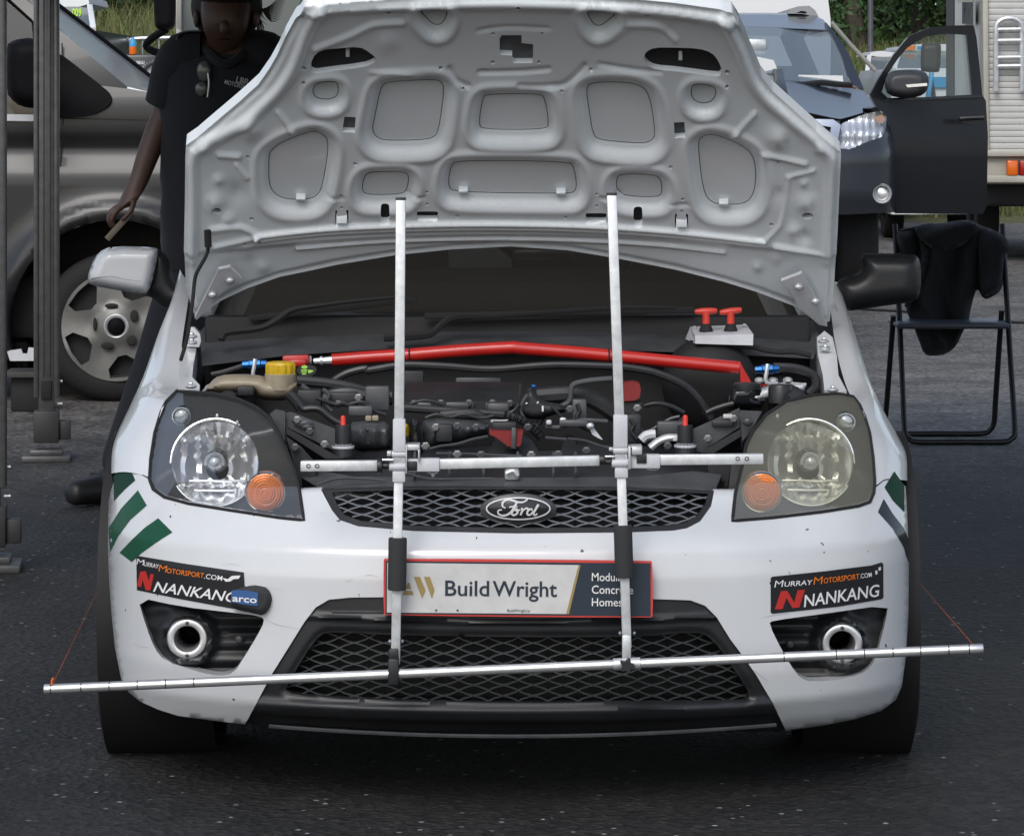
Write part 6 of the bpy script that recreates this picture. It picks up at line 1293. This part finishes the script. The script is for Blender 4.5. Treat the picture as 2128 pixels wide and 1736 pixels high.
# ================================================================== DARK OFF-ROADER with its door open
M('suv_paint', (.012, .016, .024), .24, .1, coat=.55); M('suv_door', (.008, .009, .012), .4, .1, spec=.3, coat=.25); M('suv_nose', (.032, .038, .048), .3, .2, coat=.5); M('suv_plastic', (.035, .036, .040), .45)
suv = thing('off_road_car', (1.6, 25, 0), 'dark blue off-road car with its front door wide open beside the motorhome', 'car')
def suvY(x, y):
    u = np.clip(np.abs(x - 1562) / 301, 0, .997); return 24.0 + .55 * (1 - (1 - u ** 2.8) ** (1 / 2.8)) + .12 * smooth01((330 - y) / 90) + .06 * smooth01((y - 400) / 50)
k2 = lambda *p: fr('K2', p); cc = lambda *p: fr('C', p)
shl = k2((830, 880), (1000, 810), (1110, 788), (1150, 830), (1147, 900), (1122, 972), (1000, 1012), (880, 1062), (790, 1052))
fr_o = [(1270, 290), (1400, 262), (1562, 250), (1670, 247), (1746, 251)] + [(1745, 262), (1737, 307), (1764, 311), (1799, 296), (1834, 284), (1842, 262)] + cc((1295, 770), (1330, 832), (1343, 920), (1347, 1100), (1346, 1250), (1330, 1290), (1100, 1302)) + [(1740, 446), (1562, 450), (1300, 446), (1264, 430), (1264, 330)]
fogc = fc('C', 1262, 1178)
panel('front_bumper', fr_o, suvY, 'suv_nose', suv, holes=[circ(*fogc, 20, 20)], step=14, rim=.12, smooth=50)
mk('fog_lamp', *g_ell(Pv(*fogc, float(suvY(*map(np.array, fogc))) + .03), (.055, .03, .055), 20, 12), 'reflector', suv)
mk('fog_ring', *g_lathe([(.050, .03), (.052, -.02), (.062, -.03), (.070, -.01), (.070, .05)], Pv(*fogc, float(suvY(*map(np.array, fogc))) + .015), (0, 1, 0), 28), 'zinc', suv)
hs_ = panel('headlight', shl, suvY, 'lens_clear', suv, step=8)
panel('reflector', shl, lambda x, y: suvY(x, y) + .07, 'reflector', hs_, step=5, hfn=lambda x, y: .012 * np.sin(x * .45) + .02 * np.sin(y * .12), smooth=60)
panel('indicator', k2((1070, 830), (1120, 815), (1142, 850), (1120, 880), (1085, 870)), lambda x, y: suvY(x, y) + .02, 'amber', hs_, step=8)
mk('projector', *g_ell(Pv(*k2((985, 900))[0], 24.55), (.03, .03, .03), 14, 10), 'clear_dome', hs_)
panel('grille_surround', k2((380, 850), (560, 845), (770, 850), (826, 890), (802, 1000), (782, 1042), (740, 1010), (755, 905), (560, 870), (380, 880)), lambda x, y: suvY(x, y) - .03, 'chrome', suv, step=8, rim=.05)
panel('grille', k2((100, 870), (560, 870), (755, 905), (740, 1030), (100, 1030)), lambda x, y: suvY(x, y) - .01, 'black_gloss', suv, step=14)
bon = [(1275, 288), (1400, 258), (1562, 247), (1670, 244), (1746, 249), (1819, 226), (1806, 203), (1795, 190), (1770, 184), (1640, 181), (1562, 181), (1400, 184), (1325, 200)]
panel('bonnet', bon, lambda x, y: 24.25 + (250 - y) * .0165 + .25 * ((x - 1562) / 260) ** 4, 'suv_paint', suv, step=12, hfn=lambda x, y: .05 * np.exp(-((x - 1562) / 150) ** 4), nrm=(0, 0, 1), smooth=60)
panel('wing', cc((1190, 660), (1230, 650), (1290, 700), (1300, 760), (1330, 830), (1345, 1000), (1345, 1290), (1320, 1290), (1300, 900), (1240, 700)), lambda x, y: suvY(x, y) + .06, 'suv_door', suv, step=12, rim=.6)
scw = [(1400, 180), (1562, 177), (1700, 177), (1768, 178)] + k2((870, 540), (830, 400), (770, 270), (738, 214)) + [(1640, 57), (1538, 54), (1400, 60), (1345, 90)]
wsY = lambda x, y: 25.45 + (175 - y) * .0072 + .15 * ((x - 1562) / 220) ** 2
panel('windscreen', scw, wsY, 'suv_glass', suv, step=20)
panel('pillar', k2((738, 212), (770, 270), (830, 400), (872, 540), (905, 605), (990, 640), (975, 600), (930, 500), (880, 380), (830, 300), (770, 220), (720, 160)), lambda x, y: wsY(x, y) - .03, 'suv_paint', suv, step=8, rim=.2)
panel('roof', k2((-500, 130), (-200, 105), (60, 92), (300, 92), (455, 95), (640, 110), (700, 140), (740, 190), (738, 214), (400, 200), (110, 189), (-300, 200)), lambda x, y: 26.3 + (58 - y) * .022 + .2 * ((x - 1562) / 200) ** 4, 'suv_paint', suv, step=10, rim=(0, 2.2, -.02))
M('rail_grey', (.30, .31, .32), .4, .2)
panel('roof_rail', k2((448, 98), (455, 66), (520, 46), (600, 42), (640, 72), (668, 122), (610, 112), (560, 100), (500, 98)), 26.9, 'rail_grey', suv, holes=[k2((505, 92), (545, 78), (578, 84), (584, 98))], step=8, rim=1.2)
bs = [(2.50, 25.4, .6), (2.50, 25.4, 1.40), (2.18, 26.4, 1.92), (2.18, 28.6, 1.90), (2.46, 28.9, 1.3), (2.46, 28.9, .6)]
mk('body_shell', [(x, y, z) for x, y, z in bs] + [(3.17 - x, y, z) for x, y, z in bs], [(0, 1, 4, 5), (6, 7, 10, 11), (4, 5, 11, 10), (5, 0, 6, 11)], 'suv_paint', suv, smooth=0)
for a_, b_ in ((2.46, 2.18), (.71, .99)): mk('tail_pillar', *g_bar((a_, 28.85, 1.3), (b_, 28.55, 1.9), .12, .12), 'suv_paint', suv)
for x in (1.10, 2.05):
    sb = MB(); sb.add(g_box((x, 26.8, 1.15), (.5, .16, .62), .07)); sb.add(g_box((x, 26.85, 1.52), (.26, .1, .18), .05)); sb.mk('seat', 'interior', suv)
mk('dashboard', *g_box((1.58, 25.8, 1.22), (1.6, .5, .22), .06), 'interior', suv)
mk('rear_view_mirror', *g_box(Pv(*k2((180, 320))[0], 26.0), (.24, .05, .09), .03), 'zinc', suv)
mk('wiper', *g_tube([Pv(*k2(p)[0], 25.35) for p in ((385, 608), (560, 600), (640, 592), (690, 588), (800, 600), (908, 606))], .02, 6, 3), 'rubber', suv)
mk('underbody', *g_box((1.58, 26.6, .55), (1.6, 3.4, .3), .05), 'bay_dark', suv)
for wx, wy in ((2.35, 24.95), (.80, 24.95), (2.3, 28.0), (.85, 28.0)):
    wv = bpy.data.objects.new('wheel', None); COL.objects.link(wv); wv.parent = suv; ORG[wv] = ORG[suv]
    ty, o = wheel(wv, wx, wy, .39, .27, .24); sg = 1 if wx > 1.58 else -1
    mk('rim', *g_lathe([(.235, .10), (.22, .12), (.06, .08), (.001, .09)], o, (sg, 0, 0), 24), 'zinc', wv)
# open door: swung out square to the car, seen from outside edge-on to the camera
dr_o = cc((1195, 575), (1260, 450), (1330, 340), (1430, 218), (1560, 166), (1700, 155), (1822, 154), (1840, 230), (1876, 580), (1896, 612), (1909, 830), (1902, 1250), (1880, 1300), (1350, 1297), (1340, 1000), (1335, 830), (1290, 720), (1240, 660))
dr_h = cc((1262, 560), (1300, 450), (1360, 360), (1420, 290), (1530, 222), (1660, 203), (1778, 212), (1812, 576), (1540, 590), (1300, 596))
dY = lambda x, y: 24.75 + .06 * smooth01((y - 200) / 20) * 0 - .05 * np.exp(-((y - 330) / 130) ** 2) + .0012 * (x - 1950)
door = panel('door', dr_o, dY, 'suv_door', suv, holes=[dr_h], step=12, rim=.09, smooth=50)
panel('door_window', dr_h, lambda x, y: dY(x, y) + .04, 'door_glass', door, step=40)
panel('window_seal', cc((1285, 600), (1540, 592), (1870, 578), (1872, 592), (1540, 606), (1280, 616)), lambda x, y: dY(x, y) - .015, 'black_gloss', door, step=20, rim=.02)
mrr = puff('door_mirror', chaikin(cc((1278, 520), (1290, 460), (1330, 430), (1400, 422), (1500, 424), (1545, 450), (1550, 510), (1535, 560), (1490, 590), (1400, 600), (1300, 580)), 1), 24.55, .14, .06, 16, 'suv_plastic', door, step=5)
panel('mirror_indicator', cc((1408, 515), (1538, 505), (1540, 522), (1420, 532)), 24.40, 'reflector', mrr, step=20, rim=.03)
mk('handle_recess', *g_panel(chaikin(cc((1730, 715), (1800, 690), (1895, 695), (1895, 755), (1820, 768), (1745, 745)), 1), dY, step=20, off=.004), 'gap', door)
mk('handle', *g_tube([Pv(*fc('C', x, y), 24.64) for x, y in ((1738, 722), (1790, 718), (1885, 715))], .018, 8, 3), 'suv_door', door)
mk('dash_paper', *g_panel(cc((755, 455), (1025, 460), (1030, 500), (768, 502)), 25.6, step=40, rim=.01), 'print_white')
props(bpy.data.objects['dash_paper'], 'white papers lying behind the windscreen of the dark off-road car', 'paper')

# ================================================================== MOTORHOME on the right
M('motor_white', (.55, .55, .53), .5, var=(3, .1)); M('motor_beige', (.42, .40, .34), .55, var=(4, .15)); M('lamp_red', (.35, .012, .01), .2); M('lamp_orange', (.75, .14, .01), .2)
mh = thing('motorhome', (4.9, 32, 0), 'white motorhome with ribbed rear wall, roof ladder and red tail lamps', 'motorhome')
YM = 30.0; xl = 2047
for i in range(26):
    y0 = -8 + i * 12.7; y1 = y0 + 12.7
    a, b = Pv(xl + 4, y0, YM), Pv(2330, y1, YM); mk('cladding_plank', *g_box(((a.x + b.x) / 2, YM + .02, (a.z + b.z) / 2), (b.x - a.x, .03, a.z - b.z - .003), .006, Matrix.Rotation(R(4), 3, 'X')), 'motor_white', mh)
a, b = Pv(xl, -40, YM), Pv(2330, 322, YM)
mk('rear_wall', *g_box(((a.x + b.x) / 2, YM + .09, (a.z + b.z) / 2), (b.x - a.x, .08, a.z - b.z), .01), 'motor_beige', mh)
mk('corner_trim', *g_bar(Pv(2047, -40, YM - .01), Pv(2050, 322, YM - .01), .05, .05, .015), 'motor_beige', mh)
# side wall receding to the left edge, with its window and door frame
sq = lambda x, y: Pv(x, y, 3.893 * F / (x - CX))
mk('side_wall', [sq(2043, -40), sq(2043, 320), sq(1982, 312), sq(1982, -40)], [(0, 1, 2, 3)], 'motor_white', mh, smooth=0)
for nm, x0, y0, x1, y1, mt in (('window', 2006, 4, 2034, 50, 'black_gloss'), ('window_frame', 2003, 0, 2037, 5, 'motor_beige'), ('awning_rail', 2036, -20, 2041, 180, 'motor_beige')):
    off = Vector((-.03, -.02, 0)) * (1 if nm == 'window' else 2); mk(nm, [sq(x0, y0) + off, sq(x1, y0) + off, sq(x1, y1) + off, sq(x0, y1) + off], [(0, 1, 2, 3)], mt, mh, smooth=0)
mk('cab_edge', [sq(1984, -40), sq(1984, 312), sq(1966, 300), sq(1966, -40)], [(0, 1, 2, 3)], 'bay_black', mh, smooth=0)
lad = MB()
for x, y0 in ((2070, 58), (2124, 58)): lad.add(g_tube([Pv(x, 190, YM - .06), Pv(x, y0 + 10, YM - .06)], .022, 8, 1))
lad.add(g_tube([Pv(2070, 68, YM - .06), Pv(2072, 50, YM - .06), Pv(2084, 40, YM - .06), Pv(2097, 38, YM - .06), Pv(2110, 40, YM - .06), Pv(2122, 50, YM - .06), Pv(2124, 68, YM - .06)], .022, 8, 3))
ld = lad.mk('ladder', 'zinc', mh)
for y in (62, 85, 120, 138): mk('rung', *g_tube([Pv(2067 if y == 120 else 2070, y, YM - .06), Pv(2127, y - 1, YM - .06)], .020, 8, 1), 'zinc', ld)
a, b = Pv(2046, 320, YM), Pv(2330, 383, YM)
mk('rear_skirt', *g_box(((a.x + b.x) / 2, YM + .12, (a.z + b.z) / 2), (b.x - a.x, .2, a.z - b.z), .02), 'motor_beige', mh)
mk('skirt_trim', *g_bar(Pv(2046, 319, YM - .02), Pv(2330, 319, YM - .02), .06, .05, .01), 'motor_beige', mh); mk('skirt_trim', *g_bar(Pv(2046, 372, YM - .02), Pv(2330, 372, YM - .02), .06, .06, .01), 'motor_beige', mh)
lm = mk('tail_lamp', *g_box(Pv(2103, 349, YM - .02), (.09, .08, .125), .015), 'lamp_orange', mh); mk('tail_lamp', *g_box(Pv(2130, 349, YM - .02), (.10, .08, .125), .015), 'lamp_red', mh)
mk('chassis', *g_box((4.9, 32.5, .62), (2.0, 4.6, .3), .05), 'bay_dark', mh)
mk('box_body', *g_box((5.05, 31.4, 1.75), (2.2, 2.4, 2.0), .05), 'motor_white', mh)
for wx in (4.1, 5.7):
    wv = bpy.data.objects.new('wheel', None); COL.objects.link(wv); wv.parent = mh; ORG[wv] = ORG[mh]; wheel(wv, wx, 31.6, .36, .2, .2)

puff('cab_mirror', chaikin(fr('C', [(1502, 275), (1520, 262), (1612, 262), (1626, 280), (1618, 430), (1600, 442), (1510, 436), (1498, 420)]), 1), 28.5, .05, .06, 8, 'bay_black', mh, step=6)
mk('mirror_stalk', *g_tube([Pv(1935, 148, 28.55), Pv(1940, 200, 28.8), Pv(1966, 230, 32.5)], .02, 8, 2), 'bay_black', mh)

# ================================================================== VEHICLES further back
M('far_white', (.75, .76, .77), .4, coat=.3); M('far_red', (.40, .02, .03), .35, coat=.4); M('far_dark', (.02, .022, .025), .3); M('lime', (.45, .75, .03), .5); M('far_glass', (.10, .12, .12), .15, spec=.8); M('blue_panel', (.04, .30, .55), .4)
wv_ = thing('white_van', (1.9, 36, 0), 'tall white van body standing behind the dark off-road car', 'van')
panel('box_front', chaikin([(1180, -300), (1700, -300), (1716, -40), (1726, 40), (1727, 90), (1722, 330), (1180, 330)], 0), 34.0, 'far_white', wv_, step=60, rim=3.5)
mk('rear_doors_gap', *g_ribbon([(1450, -200), (1450, 300)], 3, 34.0, .01), 'gap', wv_); mk('lower_body', *g_box((1.9, 36, .55), (2.1, 3.6, .4), .05), 'far_dark', wv_)
for wx in (1.2, 2.7):
    wq = bpy.data.objects.new('wheel', None); COL.objects.link(wq); wq.parent = wv_; ORG[wq] = ORG[wv_]; wheel(wq, wx, 34.9, .34, .2, .2)
pv = thing('parked_camper', (-1.9, 23.5, 0), 'pale camper van with a large black mirror behind the person', 'van')
panel('cab_front', [(366, -120), (900, -120), (900, 480), (366, 470)], 23.0, 'far_white', pv, step=80, rim=.4)
panel('windscreen', [(378, -110), (560, -110), (640, -60), (650, 60), (636, 84), (378, 84)], 22.96, 'far_glass', pv, step=60, rim=.02)
mk('screen_pillar', *g_bar(Pv(373, -100, 22.95), Pv(372, 60, 22.95), .03, .03), 'motor_beige', pv)
mk('wiper', *g_tube([Pv(560, 82, 22.9), Pv(640, 78, 22.9)], .012, 6, 1), 'rubber', pv)
mr_ = puff('door_mirror', chaikin([(319, -60), (362, -60), (365, -40), (365, 50), (358, 63), (330, 63), (320, 52)], 1), 22.6, .06, .06, 12, 'van_black', pv, step=8)
mk('mirror_arm', *g_tube([Pv(345, 62, 22.6), Pv(318, 78, 22.7), Pv(304, 96, 22.8), Pv(330, 110, 22.9), Pv(372, 112, 22.95)], .025, 8, 3), 'van_black', mr_)
mk('body', *g_box((-1.35, 25.2, 1.25), (1.6, 4.0, 1.9), .1), 'far_white', pv)
for wx in (-2.0, -.7):
    wq = bpy.data.objects.new('wheel', None); COL.objects.link(wq); wq.parent = pv; ORG[wq] = ORG[pv]; wheel(wq, wx, 24.0, .34, .2, .2)
def small_car(name, x0, x1, ytop, ywin, ybelt, ybot, Y, top, low, label, grp=None, cat='car', pil=None):
    c = Pv((x0 + x1) / 2, ybot, Y); o = thing(name, (c.x, Y + 1.5, 0), label, cat, grp); w_ = x1 - x0
    panel('roof', chaikin([(x0 + .16 * w_, ytop), (x1 - .16 * w_, ytop), (x1 - .10 * w_, ywin), (x0 + .10 * w_, ywin)], 1), Y + .8, top, o, step=20, rim=1.6)
    panel('windscreen', [(x0 + .12 * w_, ywin), (x1 - .12 * w_, ywin), (x1 - .04 * w_, ybelt), (x0 + .04 * w_, ybelt)], lambda x, y: Y + .2 + .6 * (ybelt - y) / (ybelt - ywin), 'far_glass', o, step=30)
    for s in (0, 1): mk('pillar', *g_bar(Pv(x0 + .04 * w_ if not s else x1 - .04 * w_, ybelt, Y + .18), Pv(x0 + .11 * w_ if not s else x1 - .11 * w_, ywin, Y + .8), .05, .05), pil or top, o)
    panel('body', chaikin([(x0, ybelt + .1 * (ybot - ybelt)), (x0 + .06 * w_, ybelt), (x1 - .06 * w_, ybelt), (x1, ybelt + .1 * (ybot - ybelt)), (x1, ybot), (x0, ybot)], 0), Y, low, o, step=30, rim=3.6)
    for s in (0, 1):
        lx = x0 + .14 * w_ if not s else x1 - .14 * w_; mk('headlight', *g_ell(Pv(lx, ybelt + .3 * (ybot - ybelt), Y - .01), (.12, .03, .08), 12, 8), 'reflector', o)
        wx = Pv(x0 + .1 * w_ if not s else x1 - .1 * w_, ybot, Y).x; wq = bpy.data.objects.new('wheel', None); COL.objects.link(wq); wq.parent = o; ORG[wq] = ORG[o]; wheel(wq, wx, Y + .7, .30, .18, .19)
    return o
s_ = 7540 / 33.0; gy = lambda z, Y: HY + (H - z) * F / Y
rc = small_car('rally_car', 90, 198, -12, 14, 62, gy(.25, 33), 33, 'far_white', 'far_dark', 'dark competition car with lime green number on its windscreen')
decal('number', 'lime', rc, lambda x, y: 33.2 + .6 * (62 - np.asarray(y, float)) / 48, [], [T('A', '009', 438, 96, 494, 98, 44, .03)], off=.03)
mc = small_car('mini_car', 1797, 1885, 106, 118, 165, gy(.25, 40), 40, 'far_white', 'far_red', 'small red car with white roof beyond the open car door')
lc = small_car('livery_car', 1852, 2030, 92, 106, 142, gy(.25, 35), 35, 'far_white', 'far_white', 'white competition car with orange and blue patches beyond the open door window')
mk('livery_patch', *g_panel([(1882, 96), (1904, 94), (1902, 103), (1880, 105)], 35.75, step=20), 'print_orange', lc)
mk('livery_patch', *g_panel([(1906, 96), (1955, 96), (1955, 104), (1906, 104)], 35.75, step=20), 'blue_panel', lc)
mk('livery_patch', *g_panel([(1870, 160), (2000, 160), (2000, 182), (1880, 182)], 34.97, step=40), 'blue_panel', lc)
whb = small_car('white_hatchback', 1405, 1642, 116, 152, 226, gy(.25, 18.5), 18.5, 'far_white', 'far_white', 'white hatchback partly hidden behind the raised bonnet', pil='far_dark')
# board stood behind the open door
props(mk('blue_board', *g_bar(Pv(1928, 204, 27), Pv(1936, 150, 27), .03, .10, .01, (0, 1, 0)), 'blue_panel'), 'narrow bright blue board seen through the open car door window', 'board')

# barriers, bottle, motorbike-like kart shapes at the left
M('galv', (.50, .52, .53), .4, .6)
def barrier(x0, x1, yt, Y, label):
    o = thing('crowd_barrier', tuple(Vector((Pv(x0, 0, Y).x, Y, 0))), label, 'barrier', 'crowd barriers by the grass bank')
    a, b = Pv(x0, yt, Y), Pv(x1, yt, Y); zt = a.z; zb = .18
    mk('frame', *g_tube([(a.x, Y, 0), (a.x, Y, zt - .15), (a.x + .04, Y, zt - .04), (a.x + .15, Y, zt), (b.x - .15, Y, zt), (b.x - .04, Y, zt - .04), (b.x, Y, zt - .15), (b.x, Y, 0)], .022, 8, 3), 'galv', o)
    mk('lower_rail', *g_tube([(a.x, Y, zb), (b.x, Y, zb)], .015, 6, 1), 'galv', o)
    n = 14
    for i in range(1, n): x = a.x + (b.x - a.x) * i / n; mk('bar', *g_tube([(x, Y, zb), (x, Y, zt)], .008, 5, 1), 'galv', o)
    return o
barrier(20, 255, 80, 36, 'galvanised crowd barrier beside the dark competition car'); barrier(262, 500, 80, 36, 'galvanised crowd barrier behind the blue and orange bottle')
bt = thing('drinks_bottle', tuple(Pv(276, 113, 31)), 'blue and orange bottle standing on the dark crate', 'bottle')
bo = Pv(276, 113, 31)
mk('bottle_body', *g_lathe([(.001, 0), (.03, 0), (.032, .02), (.032, .065), (.001, .066)], bo, (0, 0, 1), 14), 'lamp_orange', bt); mk('bottle_top', *g_lathe([(.032, .066), (.032, .10), (.018, .125), (.014, .13), (.014, .145), (.001, .146)], bo, (0, 0, 1), 14), 'blue_panel', bt)
cr = thing('equipment_crate', tuple(Vector((bo.x + .1, 31.1, 0))), 'dark equipment crate with white print in front of the crowd barrier', 'crate')
mk('crate_body', *g_box((bo.x + .06, 31.15, (bo.z) / 2), (.42, .4, bo.z), .03), 'far_dark', cr)
decal('crate_print', 'print_white', cr, lambda x, y: np.full(np.shape(x), 30.95), [], [T('K1', 'GRUU', 520, 545, 590, 547, 26 / .3418 * .2441, .02)], off=.01)
kt = thing('kart', (-3.35, 30, 0), 'small grey kart with curved fairing beside the dark crate', 'kart')
mk('fairing', *g_puff(chaikin([(290, 148), (300, 134), (318, 124), (340, 120), (350, 130), (348, 158), (320, 165), (296, 160)], 1), 30.0, .08, .2, 8, 5), 'print_grey', kt)
mk('windshield', *g_tube([Pv(298, 146, 29.9), Pv(312, 132, 29.9), Pv(330, 128, 29.9)], .02, 6, 3), 'bay_black', kt)
mk('kart_body', *g_box((Pv(320, 150, 30).x, 30.3, .75), (.5, 1.2, 1.5), .1), 'far_white', kt)

# lamp post and leaning pole at the right
lp_ = thing('lamp_post', tuple(Vector((Pv(1809, 0, 44).x, 44, .6))), 'grey metal lamp post rising from the grass bank', 'lamp post')
xp = Pv(1809, 0, 44).x; mk('shaft', *g_lathe([(.045, 0), (.045, .3), (.036, .32), (.030, 6)], Vector((xp, 44, .2)), (0, 0, 1), 14), 'bay_grey', lp_); mk('lamp_head', *g_box((xp, 43.6, 6.25), (.25, .9, .12), .05), 'bay_grey', lp_)
props(mk('leaning_pole', *g_tube([Pv(1727, 46, 37), Pv(1770, 96, 37), Pv(1818, 146, 37)], .022, 8, 1), 'motor_beige'), 'thin pale pole leaning diagonally from the white van body', 'pole')

# ================================================================== GRASS BANK, trees
def bank_z(x, y): return np.interp(y, [38.5, 40, 50, 60, 66, 300], [-.2, .02, 1.6, 2.3, 2.4, 3.0]) + .12 * np.sin(x * .8) * np.clip((y - 42) / 8, 0, 1)
gx, gy_ = np.meshgrid(np.linspace(-70, 70, 90), np.concatenate([np.linspace(38.5, 70, 40), np.linspace(74, 300, 10)])); gz_ = bank_z(gx, gy_) + np.random.rand(*gx.shape) * .05 - .03
V = np.stack([gx.ravel(), gy_.ravel(), gz_.ravel()], -1); nx = 90; Fq = [(j * nx + i, j * nx + i + 1, (j + 1) * nx + i + 1, (j + 1) * nx + i) for j in range(49) for i in range(nx - 1)]
M('bank_soil', (.085, .090, .035), .95, var=(.8, .5), bump=(8, .6, .05))
bk = mk('grass_bank', V, Fq, 'bank_soil'); bk['kind'] = 'structure'
def grass_mat():
    m = bpy.data.materials.new('grass_blades'); m.use_nodes = True; n = m.node_tree; b = n.nodes['Principled BSDF']; b.inputs['Roughness'].default_value = .8
    tc = n.nodes.new('ShaderNodeTexCoord'); t = n.nodes.new('ShaderNodeTexNoise'); t.inputs['Scale'].default_value = 3.0; t.inputs['Detail'].default_value = 8; t.inputs['Roughness'].default_value = .8
    r = n.nodes.new('ShaderNodeValToRGB'); r.color_ramp.elements[0].position = .32; r.color_ramp.elements[0].color = (.050, .085, .022, 1); r.color_ramp.elements[1].position = .68; r.color_ramp.elements[1].color = (.24, .20, .085, 1)
    e = r.color_ramp.elements.new(.5); e.color = (.11, .13, .04, 1)
    n.links.new(tc.outputs['Object'], t.inputs[0]); n.links.new(t.outputs[0], r.inputs[0]); n.links.new(r.outputs[0], b.inputs['Base Color']); MAT['grass_blades'] = m
grass_mat()
N = 42000; bx_ = np.where(np.random.rand(N) < .8, np.where(np.random.rand(N) < .5, np.random.uniform(-9, -2, N), np.random.uniform(2, 9, N)), np.random.uniform(-25, 25, N)); by_ = 40.2 + np.random.rand(N) ** 1.2 * 22
tall = np.where(bx_ < 0, np.random.uniform(.35, .95, N), np.random.uniform(.12, .4, N)) ; bz_ = bank_z(bx_, by_); an = np.random.rand(N) * math.pi; wd = np.random.uniform(.008, .02, N); lean = np.random.normal(0, .22, (N, 2)) * tall[:, None]
Vg = np.zeros((N, 5, 3)); dx, dy = np.cos(an) * wd, np.sin(an) * wd
for i, (t, s) in enumerate(((0, -1), (0, 1), (.55, -.7), (.55, .7), (1, 0))):
    Vg[:, i, 0] = bx_ + dx * s + lean[:, 0] * t ** 2; Vg[:, i, 1] = by_ + dy * s + lean[:, 1] * t ** 2; Vg[:, i, 2] = bz_ + tall * t * .97 - .03
b5 = np.arange(N)[:, None] * 5
Fq = np.concatenate([b5 + np.array([[0, 1, 3]]), b5 + np.array([[0, 3, 2]]), b5 + np.array([[2, 3, 4]])]).tolist()
gs = mk('tall_grass', Vg.reshape(-1, 3), Fq, 'grass_blades', smooth=0); props(gs, 'tall dry and green grass covering the bank', 'grass', kind='stuff')
M('bark', (.075, .060, .045), .9, bump=(20, .6, .02)); M('leaf_a', (.035, .085, .018), .6, var=(2, .5)); M('leaf_b', (.055, .095, .022), .6, var=(2, .5)); M('leaf_c', (.025, .055, .020), .65, var=(2, .5))
def tree(name, x, y, h, r, mat, label, n=2200, low=.2):
    z0 = float(bank_z(np.array(x), np.array(y))); t = thing(name, (x, y, z0), label, 'tree', 'trees on the grass bank')
    tb = MB(); top = Vector((x + random.uniform(-.3, .3), y, z0 + h * .8)); base = Vector((x, y, z0 - .15))
    tb.add(g_tube([base, base.lerp(top, .4) + Vector((random.uniform(-.2, .2), 0, 0)), top], [.16, .12, .04], 8, 4))
    limbs = []
    for i in range(7):
        a = base.lerp(top, random.uniform(.25, .85)); th = random.uniform(0, 6.28); b = a + Vector((math.cos(th) * r * .7, math.sin(th) * r * .7, random.uniform(.2, .9))); tb.add(g_tube([a, a.lerp(b, .5) + Vector((0, 0, .15)), b], [.05, .03, .01], 6, 3)); limbs.append(b)
    tb.mk('trunk', 'bark', t)
    cl = [np.array(b) + np.random.normal(0, .25, 3) for b in limbs] + [np.array((x, y, z0)) + np.array([random.gauss(0, r * .5), random.gauss(0, r * .5), h * random.uniform(low, 1)]) for _ in range(16)]
    ci = np.random.randint(0, len(cl), n); c = np.array(cl)[ci] + np.random.normal(0, r * .22, (n, 3)); s = np.random.uniform(.03, .075, n)
    u = np.random.normal(0, 1, (n, 3)); u /= np.linalg.norm(u, axis=1)[:, None]; v = np.cross(u, np.random.normal(0, 1, (n, 3))); v /= np.linalg.norm(v, axis=1)[:, None]
    Vt = np.stack([c - u * s[:, None], c + v * s[:, None] * .5, c + u * s[:, None], c - v * s[:, None] * .5], 1).reshape(-1, 3)
    mk('crown', Vt, (np.arange(n)[:, None] * 4 + np.arange(4)).tolist(), mat, t, smooth=0)
TR = [(-8.2, 60, 4.2, 1.5, 'leaf_a', 'bright green tree behind the dark competition car'), (-7.2, 57, 3.4, 1.1, 'leaf_b', 'low yellowish green tree behind the crowd barriers'), (-6.2, 61, 5, 1.7, 'leaf_c', 'dark green tree behind the tall reeds'),
      (-5.2, 58, 3.6, 1.2, 'leaf_c', 'dark green bushy tree beside the black camper mirror'), (5.6, 58, 4.2, 1.4, 'leaf_a', 'bright green tree beside the grey lamp post'), (6.7, 60, 4.8, 1.6, 'leaf_b', 'yellowish green tree between lamp post and motorhome'),
      (7.9, 59, 4, 1.4, 'leaf_a', 'bright green tree behind the motorhome edge'), (-2.5, 63, 5, 1.8, 'leaf_c', 'dark green tree behind the pale camper van'), (3.4, 63, 5, 1.7, 'leaf_c', 'dark green tree behind the white van body'), (11, 62, 5, 2, 'leaf_b', 'broad yellowish green tree far behind the motorhome')]
for x, y, h, r, mt, lb in TR: tree('leafy_tree', x, y, h, r, mt, lb, 9000, .0)
# far wood closing the view behind the single trees
N = 60000; c = np.stack([np.random.uniform(-45, 45, N), np.random.uniform(70, 80, N), np.zeros(N)], -1); c[:, 2] = 1.6 + np.random.rand(N) ** .8 * (6 + 2 * np.sin(c[:, 0] * .7))
s = np.random.uniform(.16, .40, N); u = np.random.normal(0, 1, (N, 3)); u /= np.linalg.norm(u, axis=1)[:, None]; v = np.cross(u, np.random.normal(0, 1, (N, 3))); v /= np.linalg.norm(v, axis=1)[:, None]
Vt = np.stack([c - u * s[:, None], c + v * s[:, None] * .6, c + u * s[:, None], c - v * s[:, None] * .6], 1).reshape(-1, 3)
fw = mk('far_wood', Vt, (np.arange(N)[:, None] * 4 + np.arange(4)).tolist(), 'leaf_c', smooth=0); props(fw, 'dark green wood far behind the grass bank', 'wood', kind='stuff')
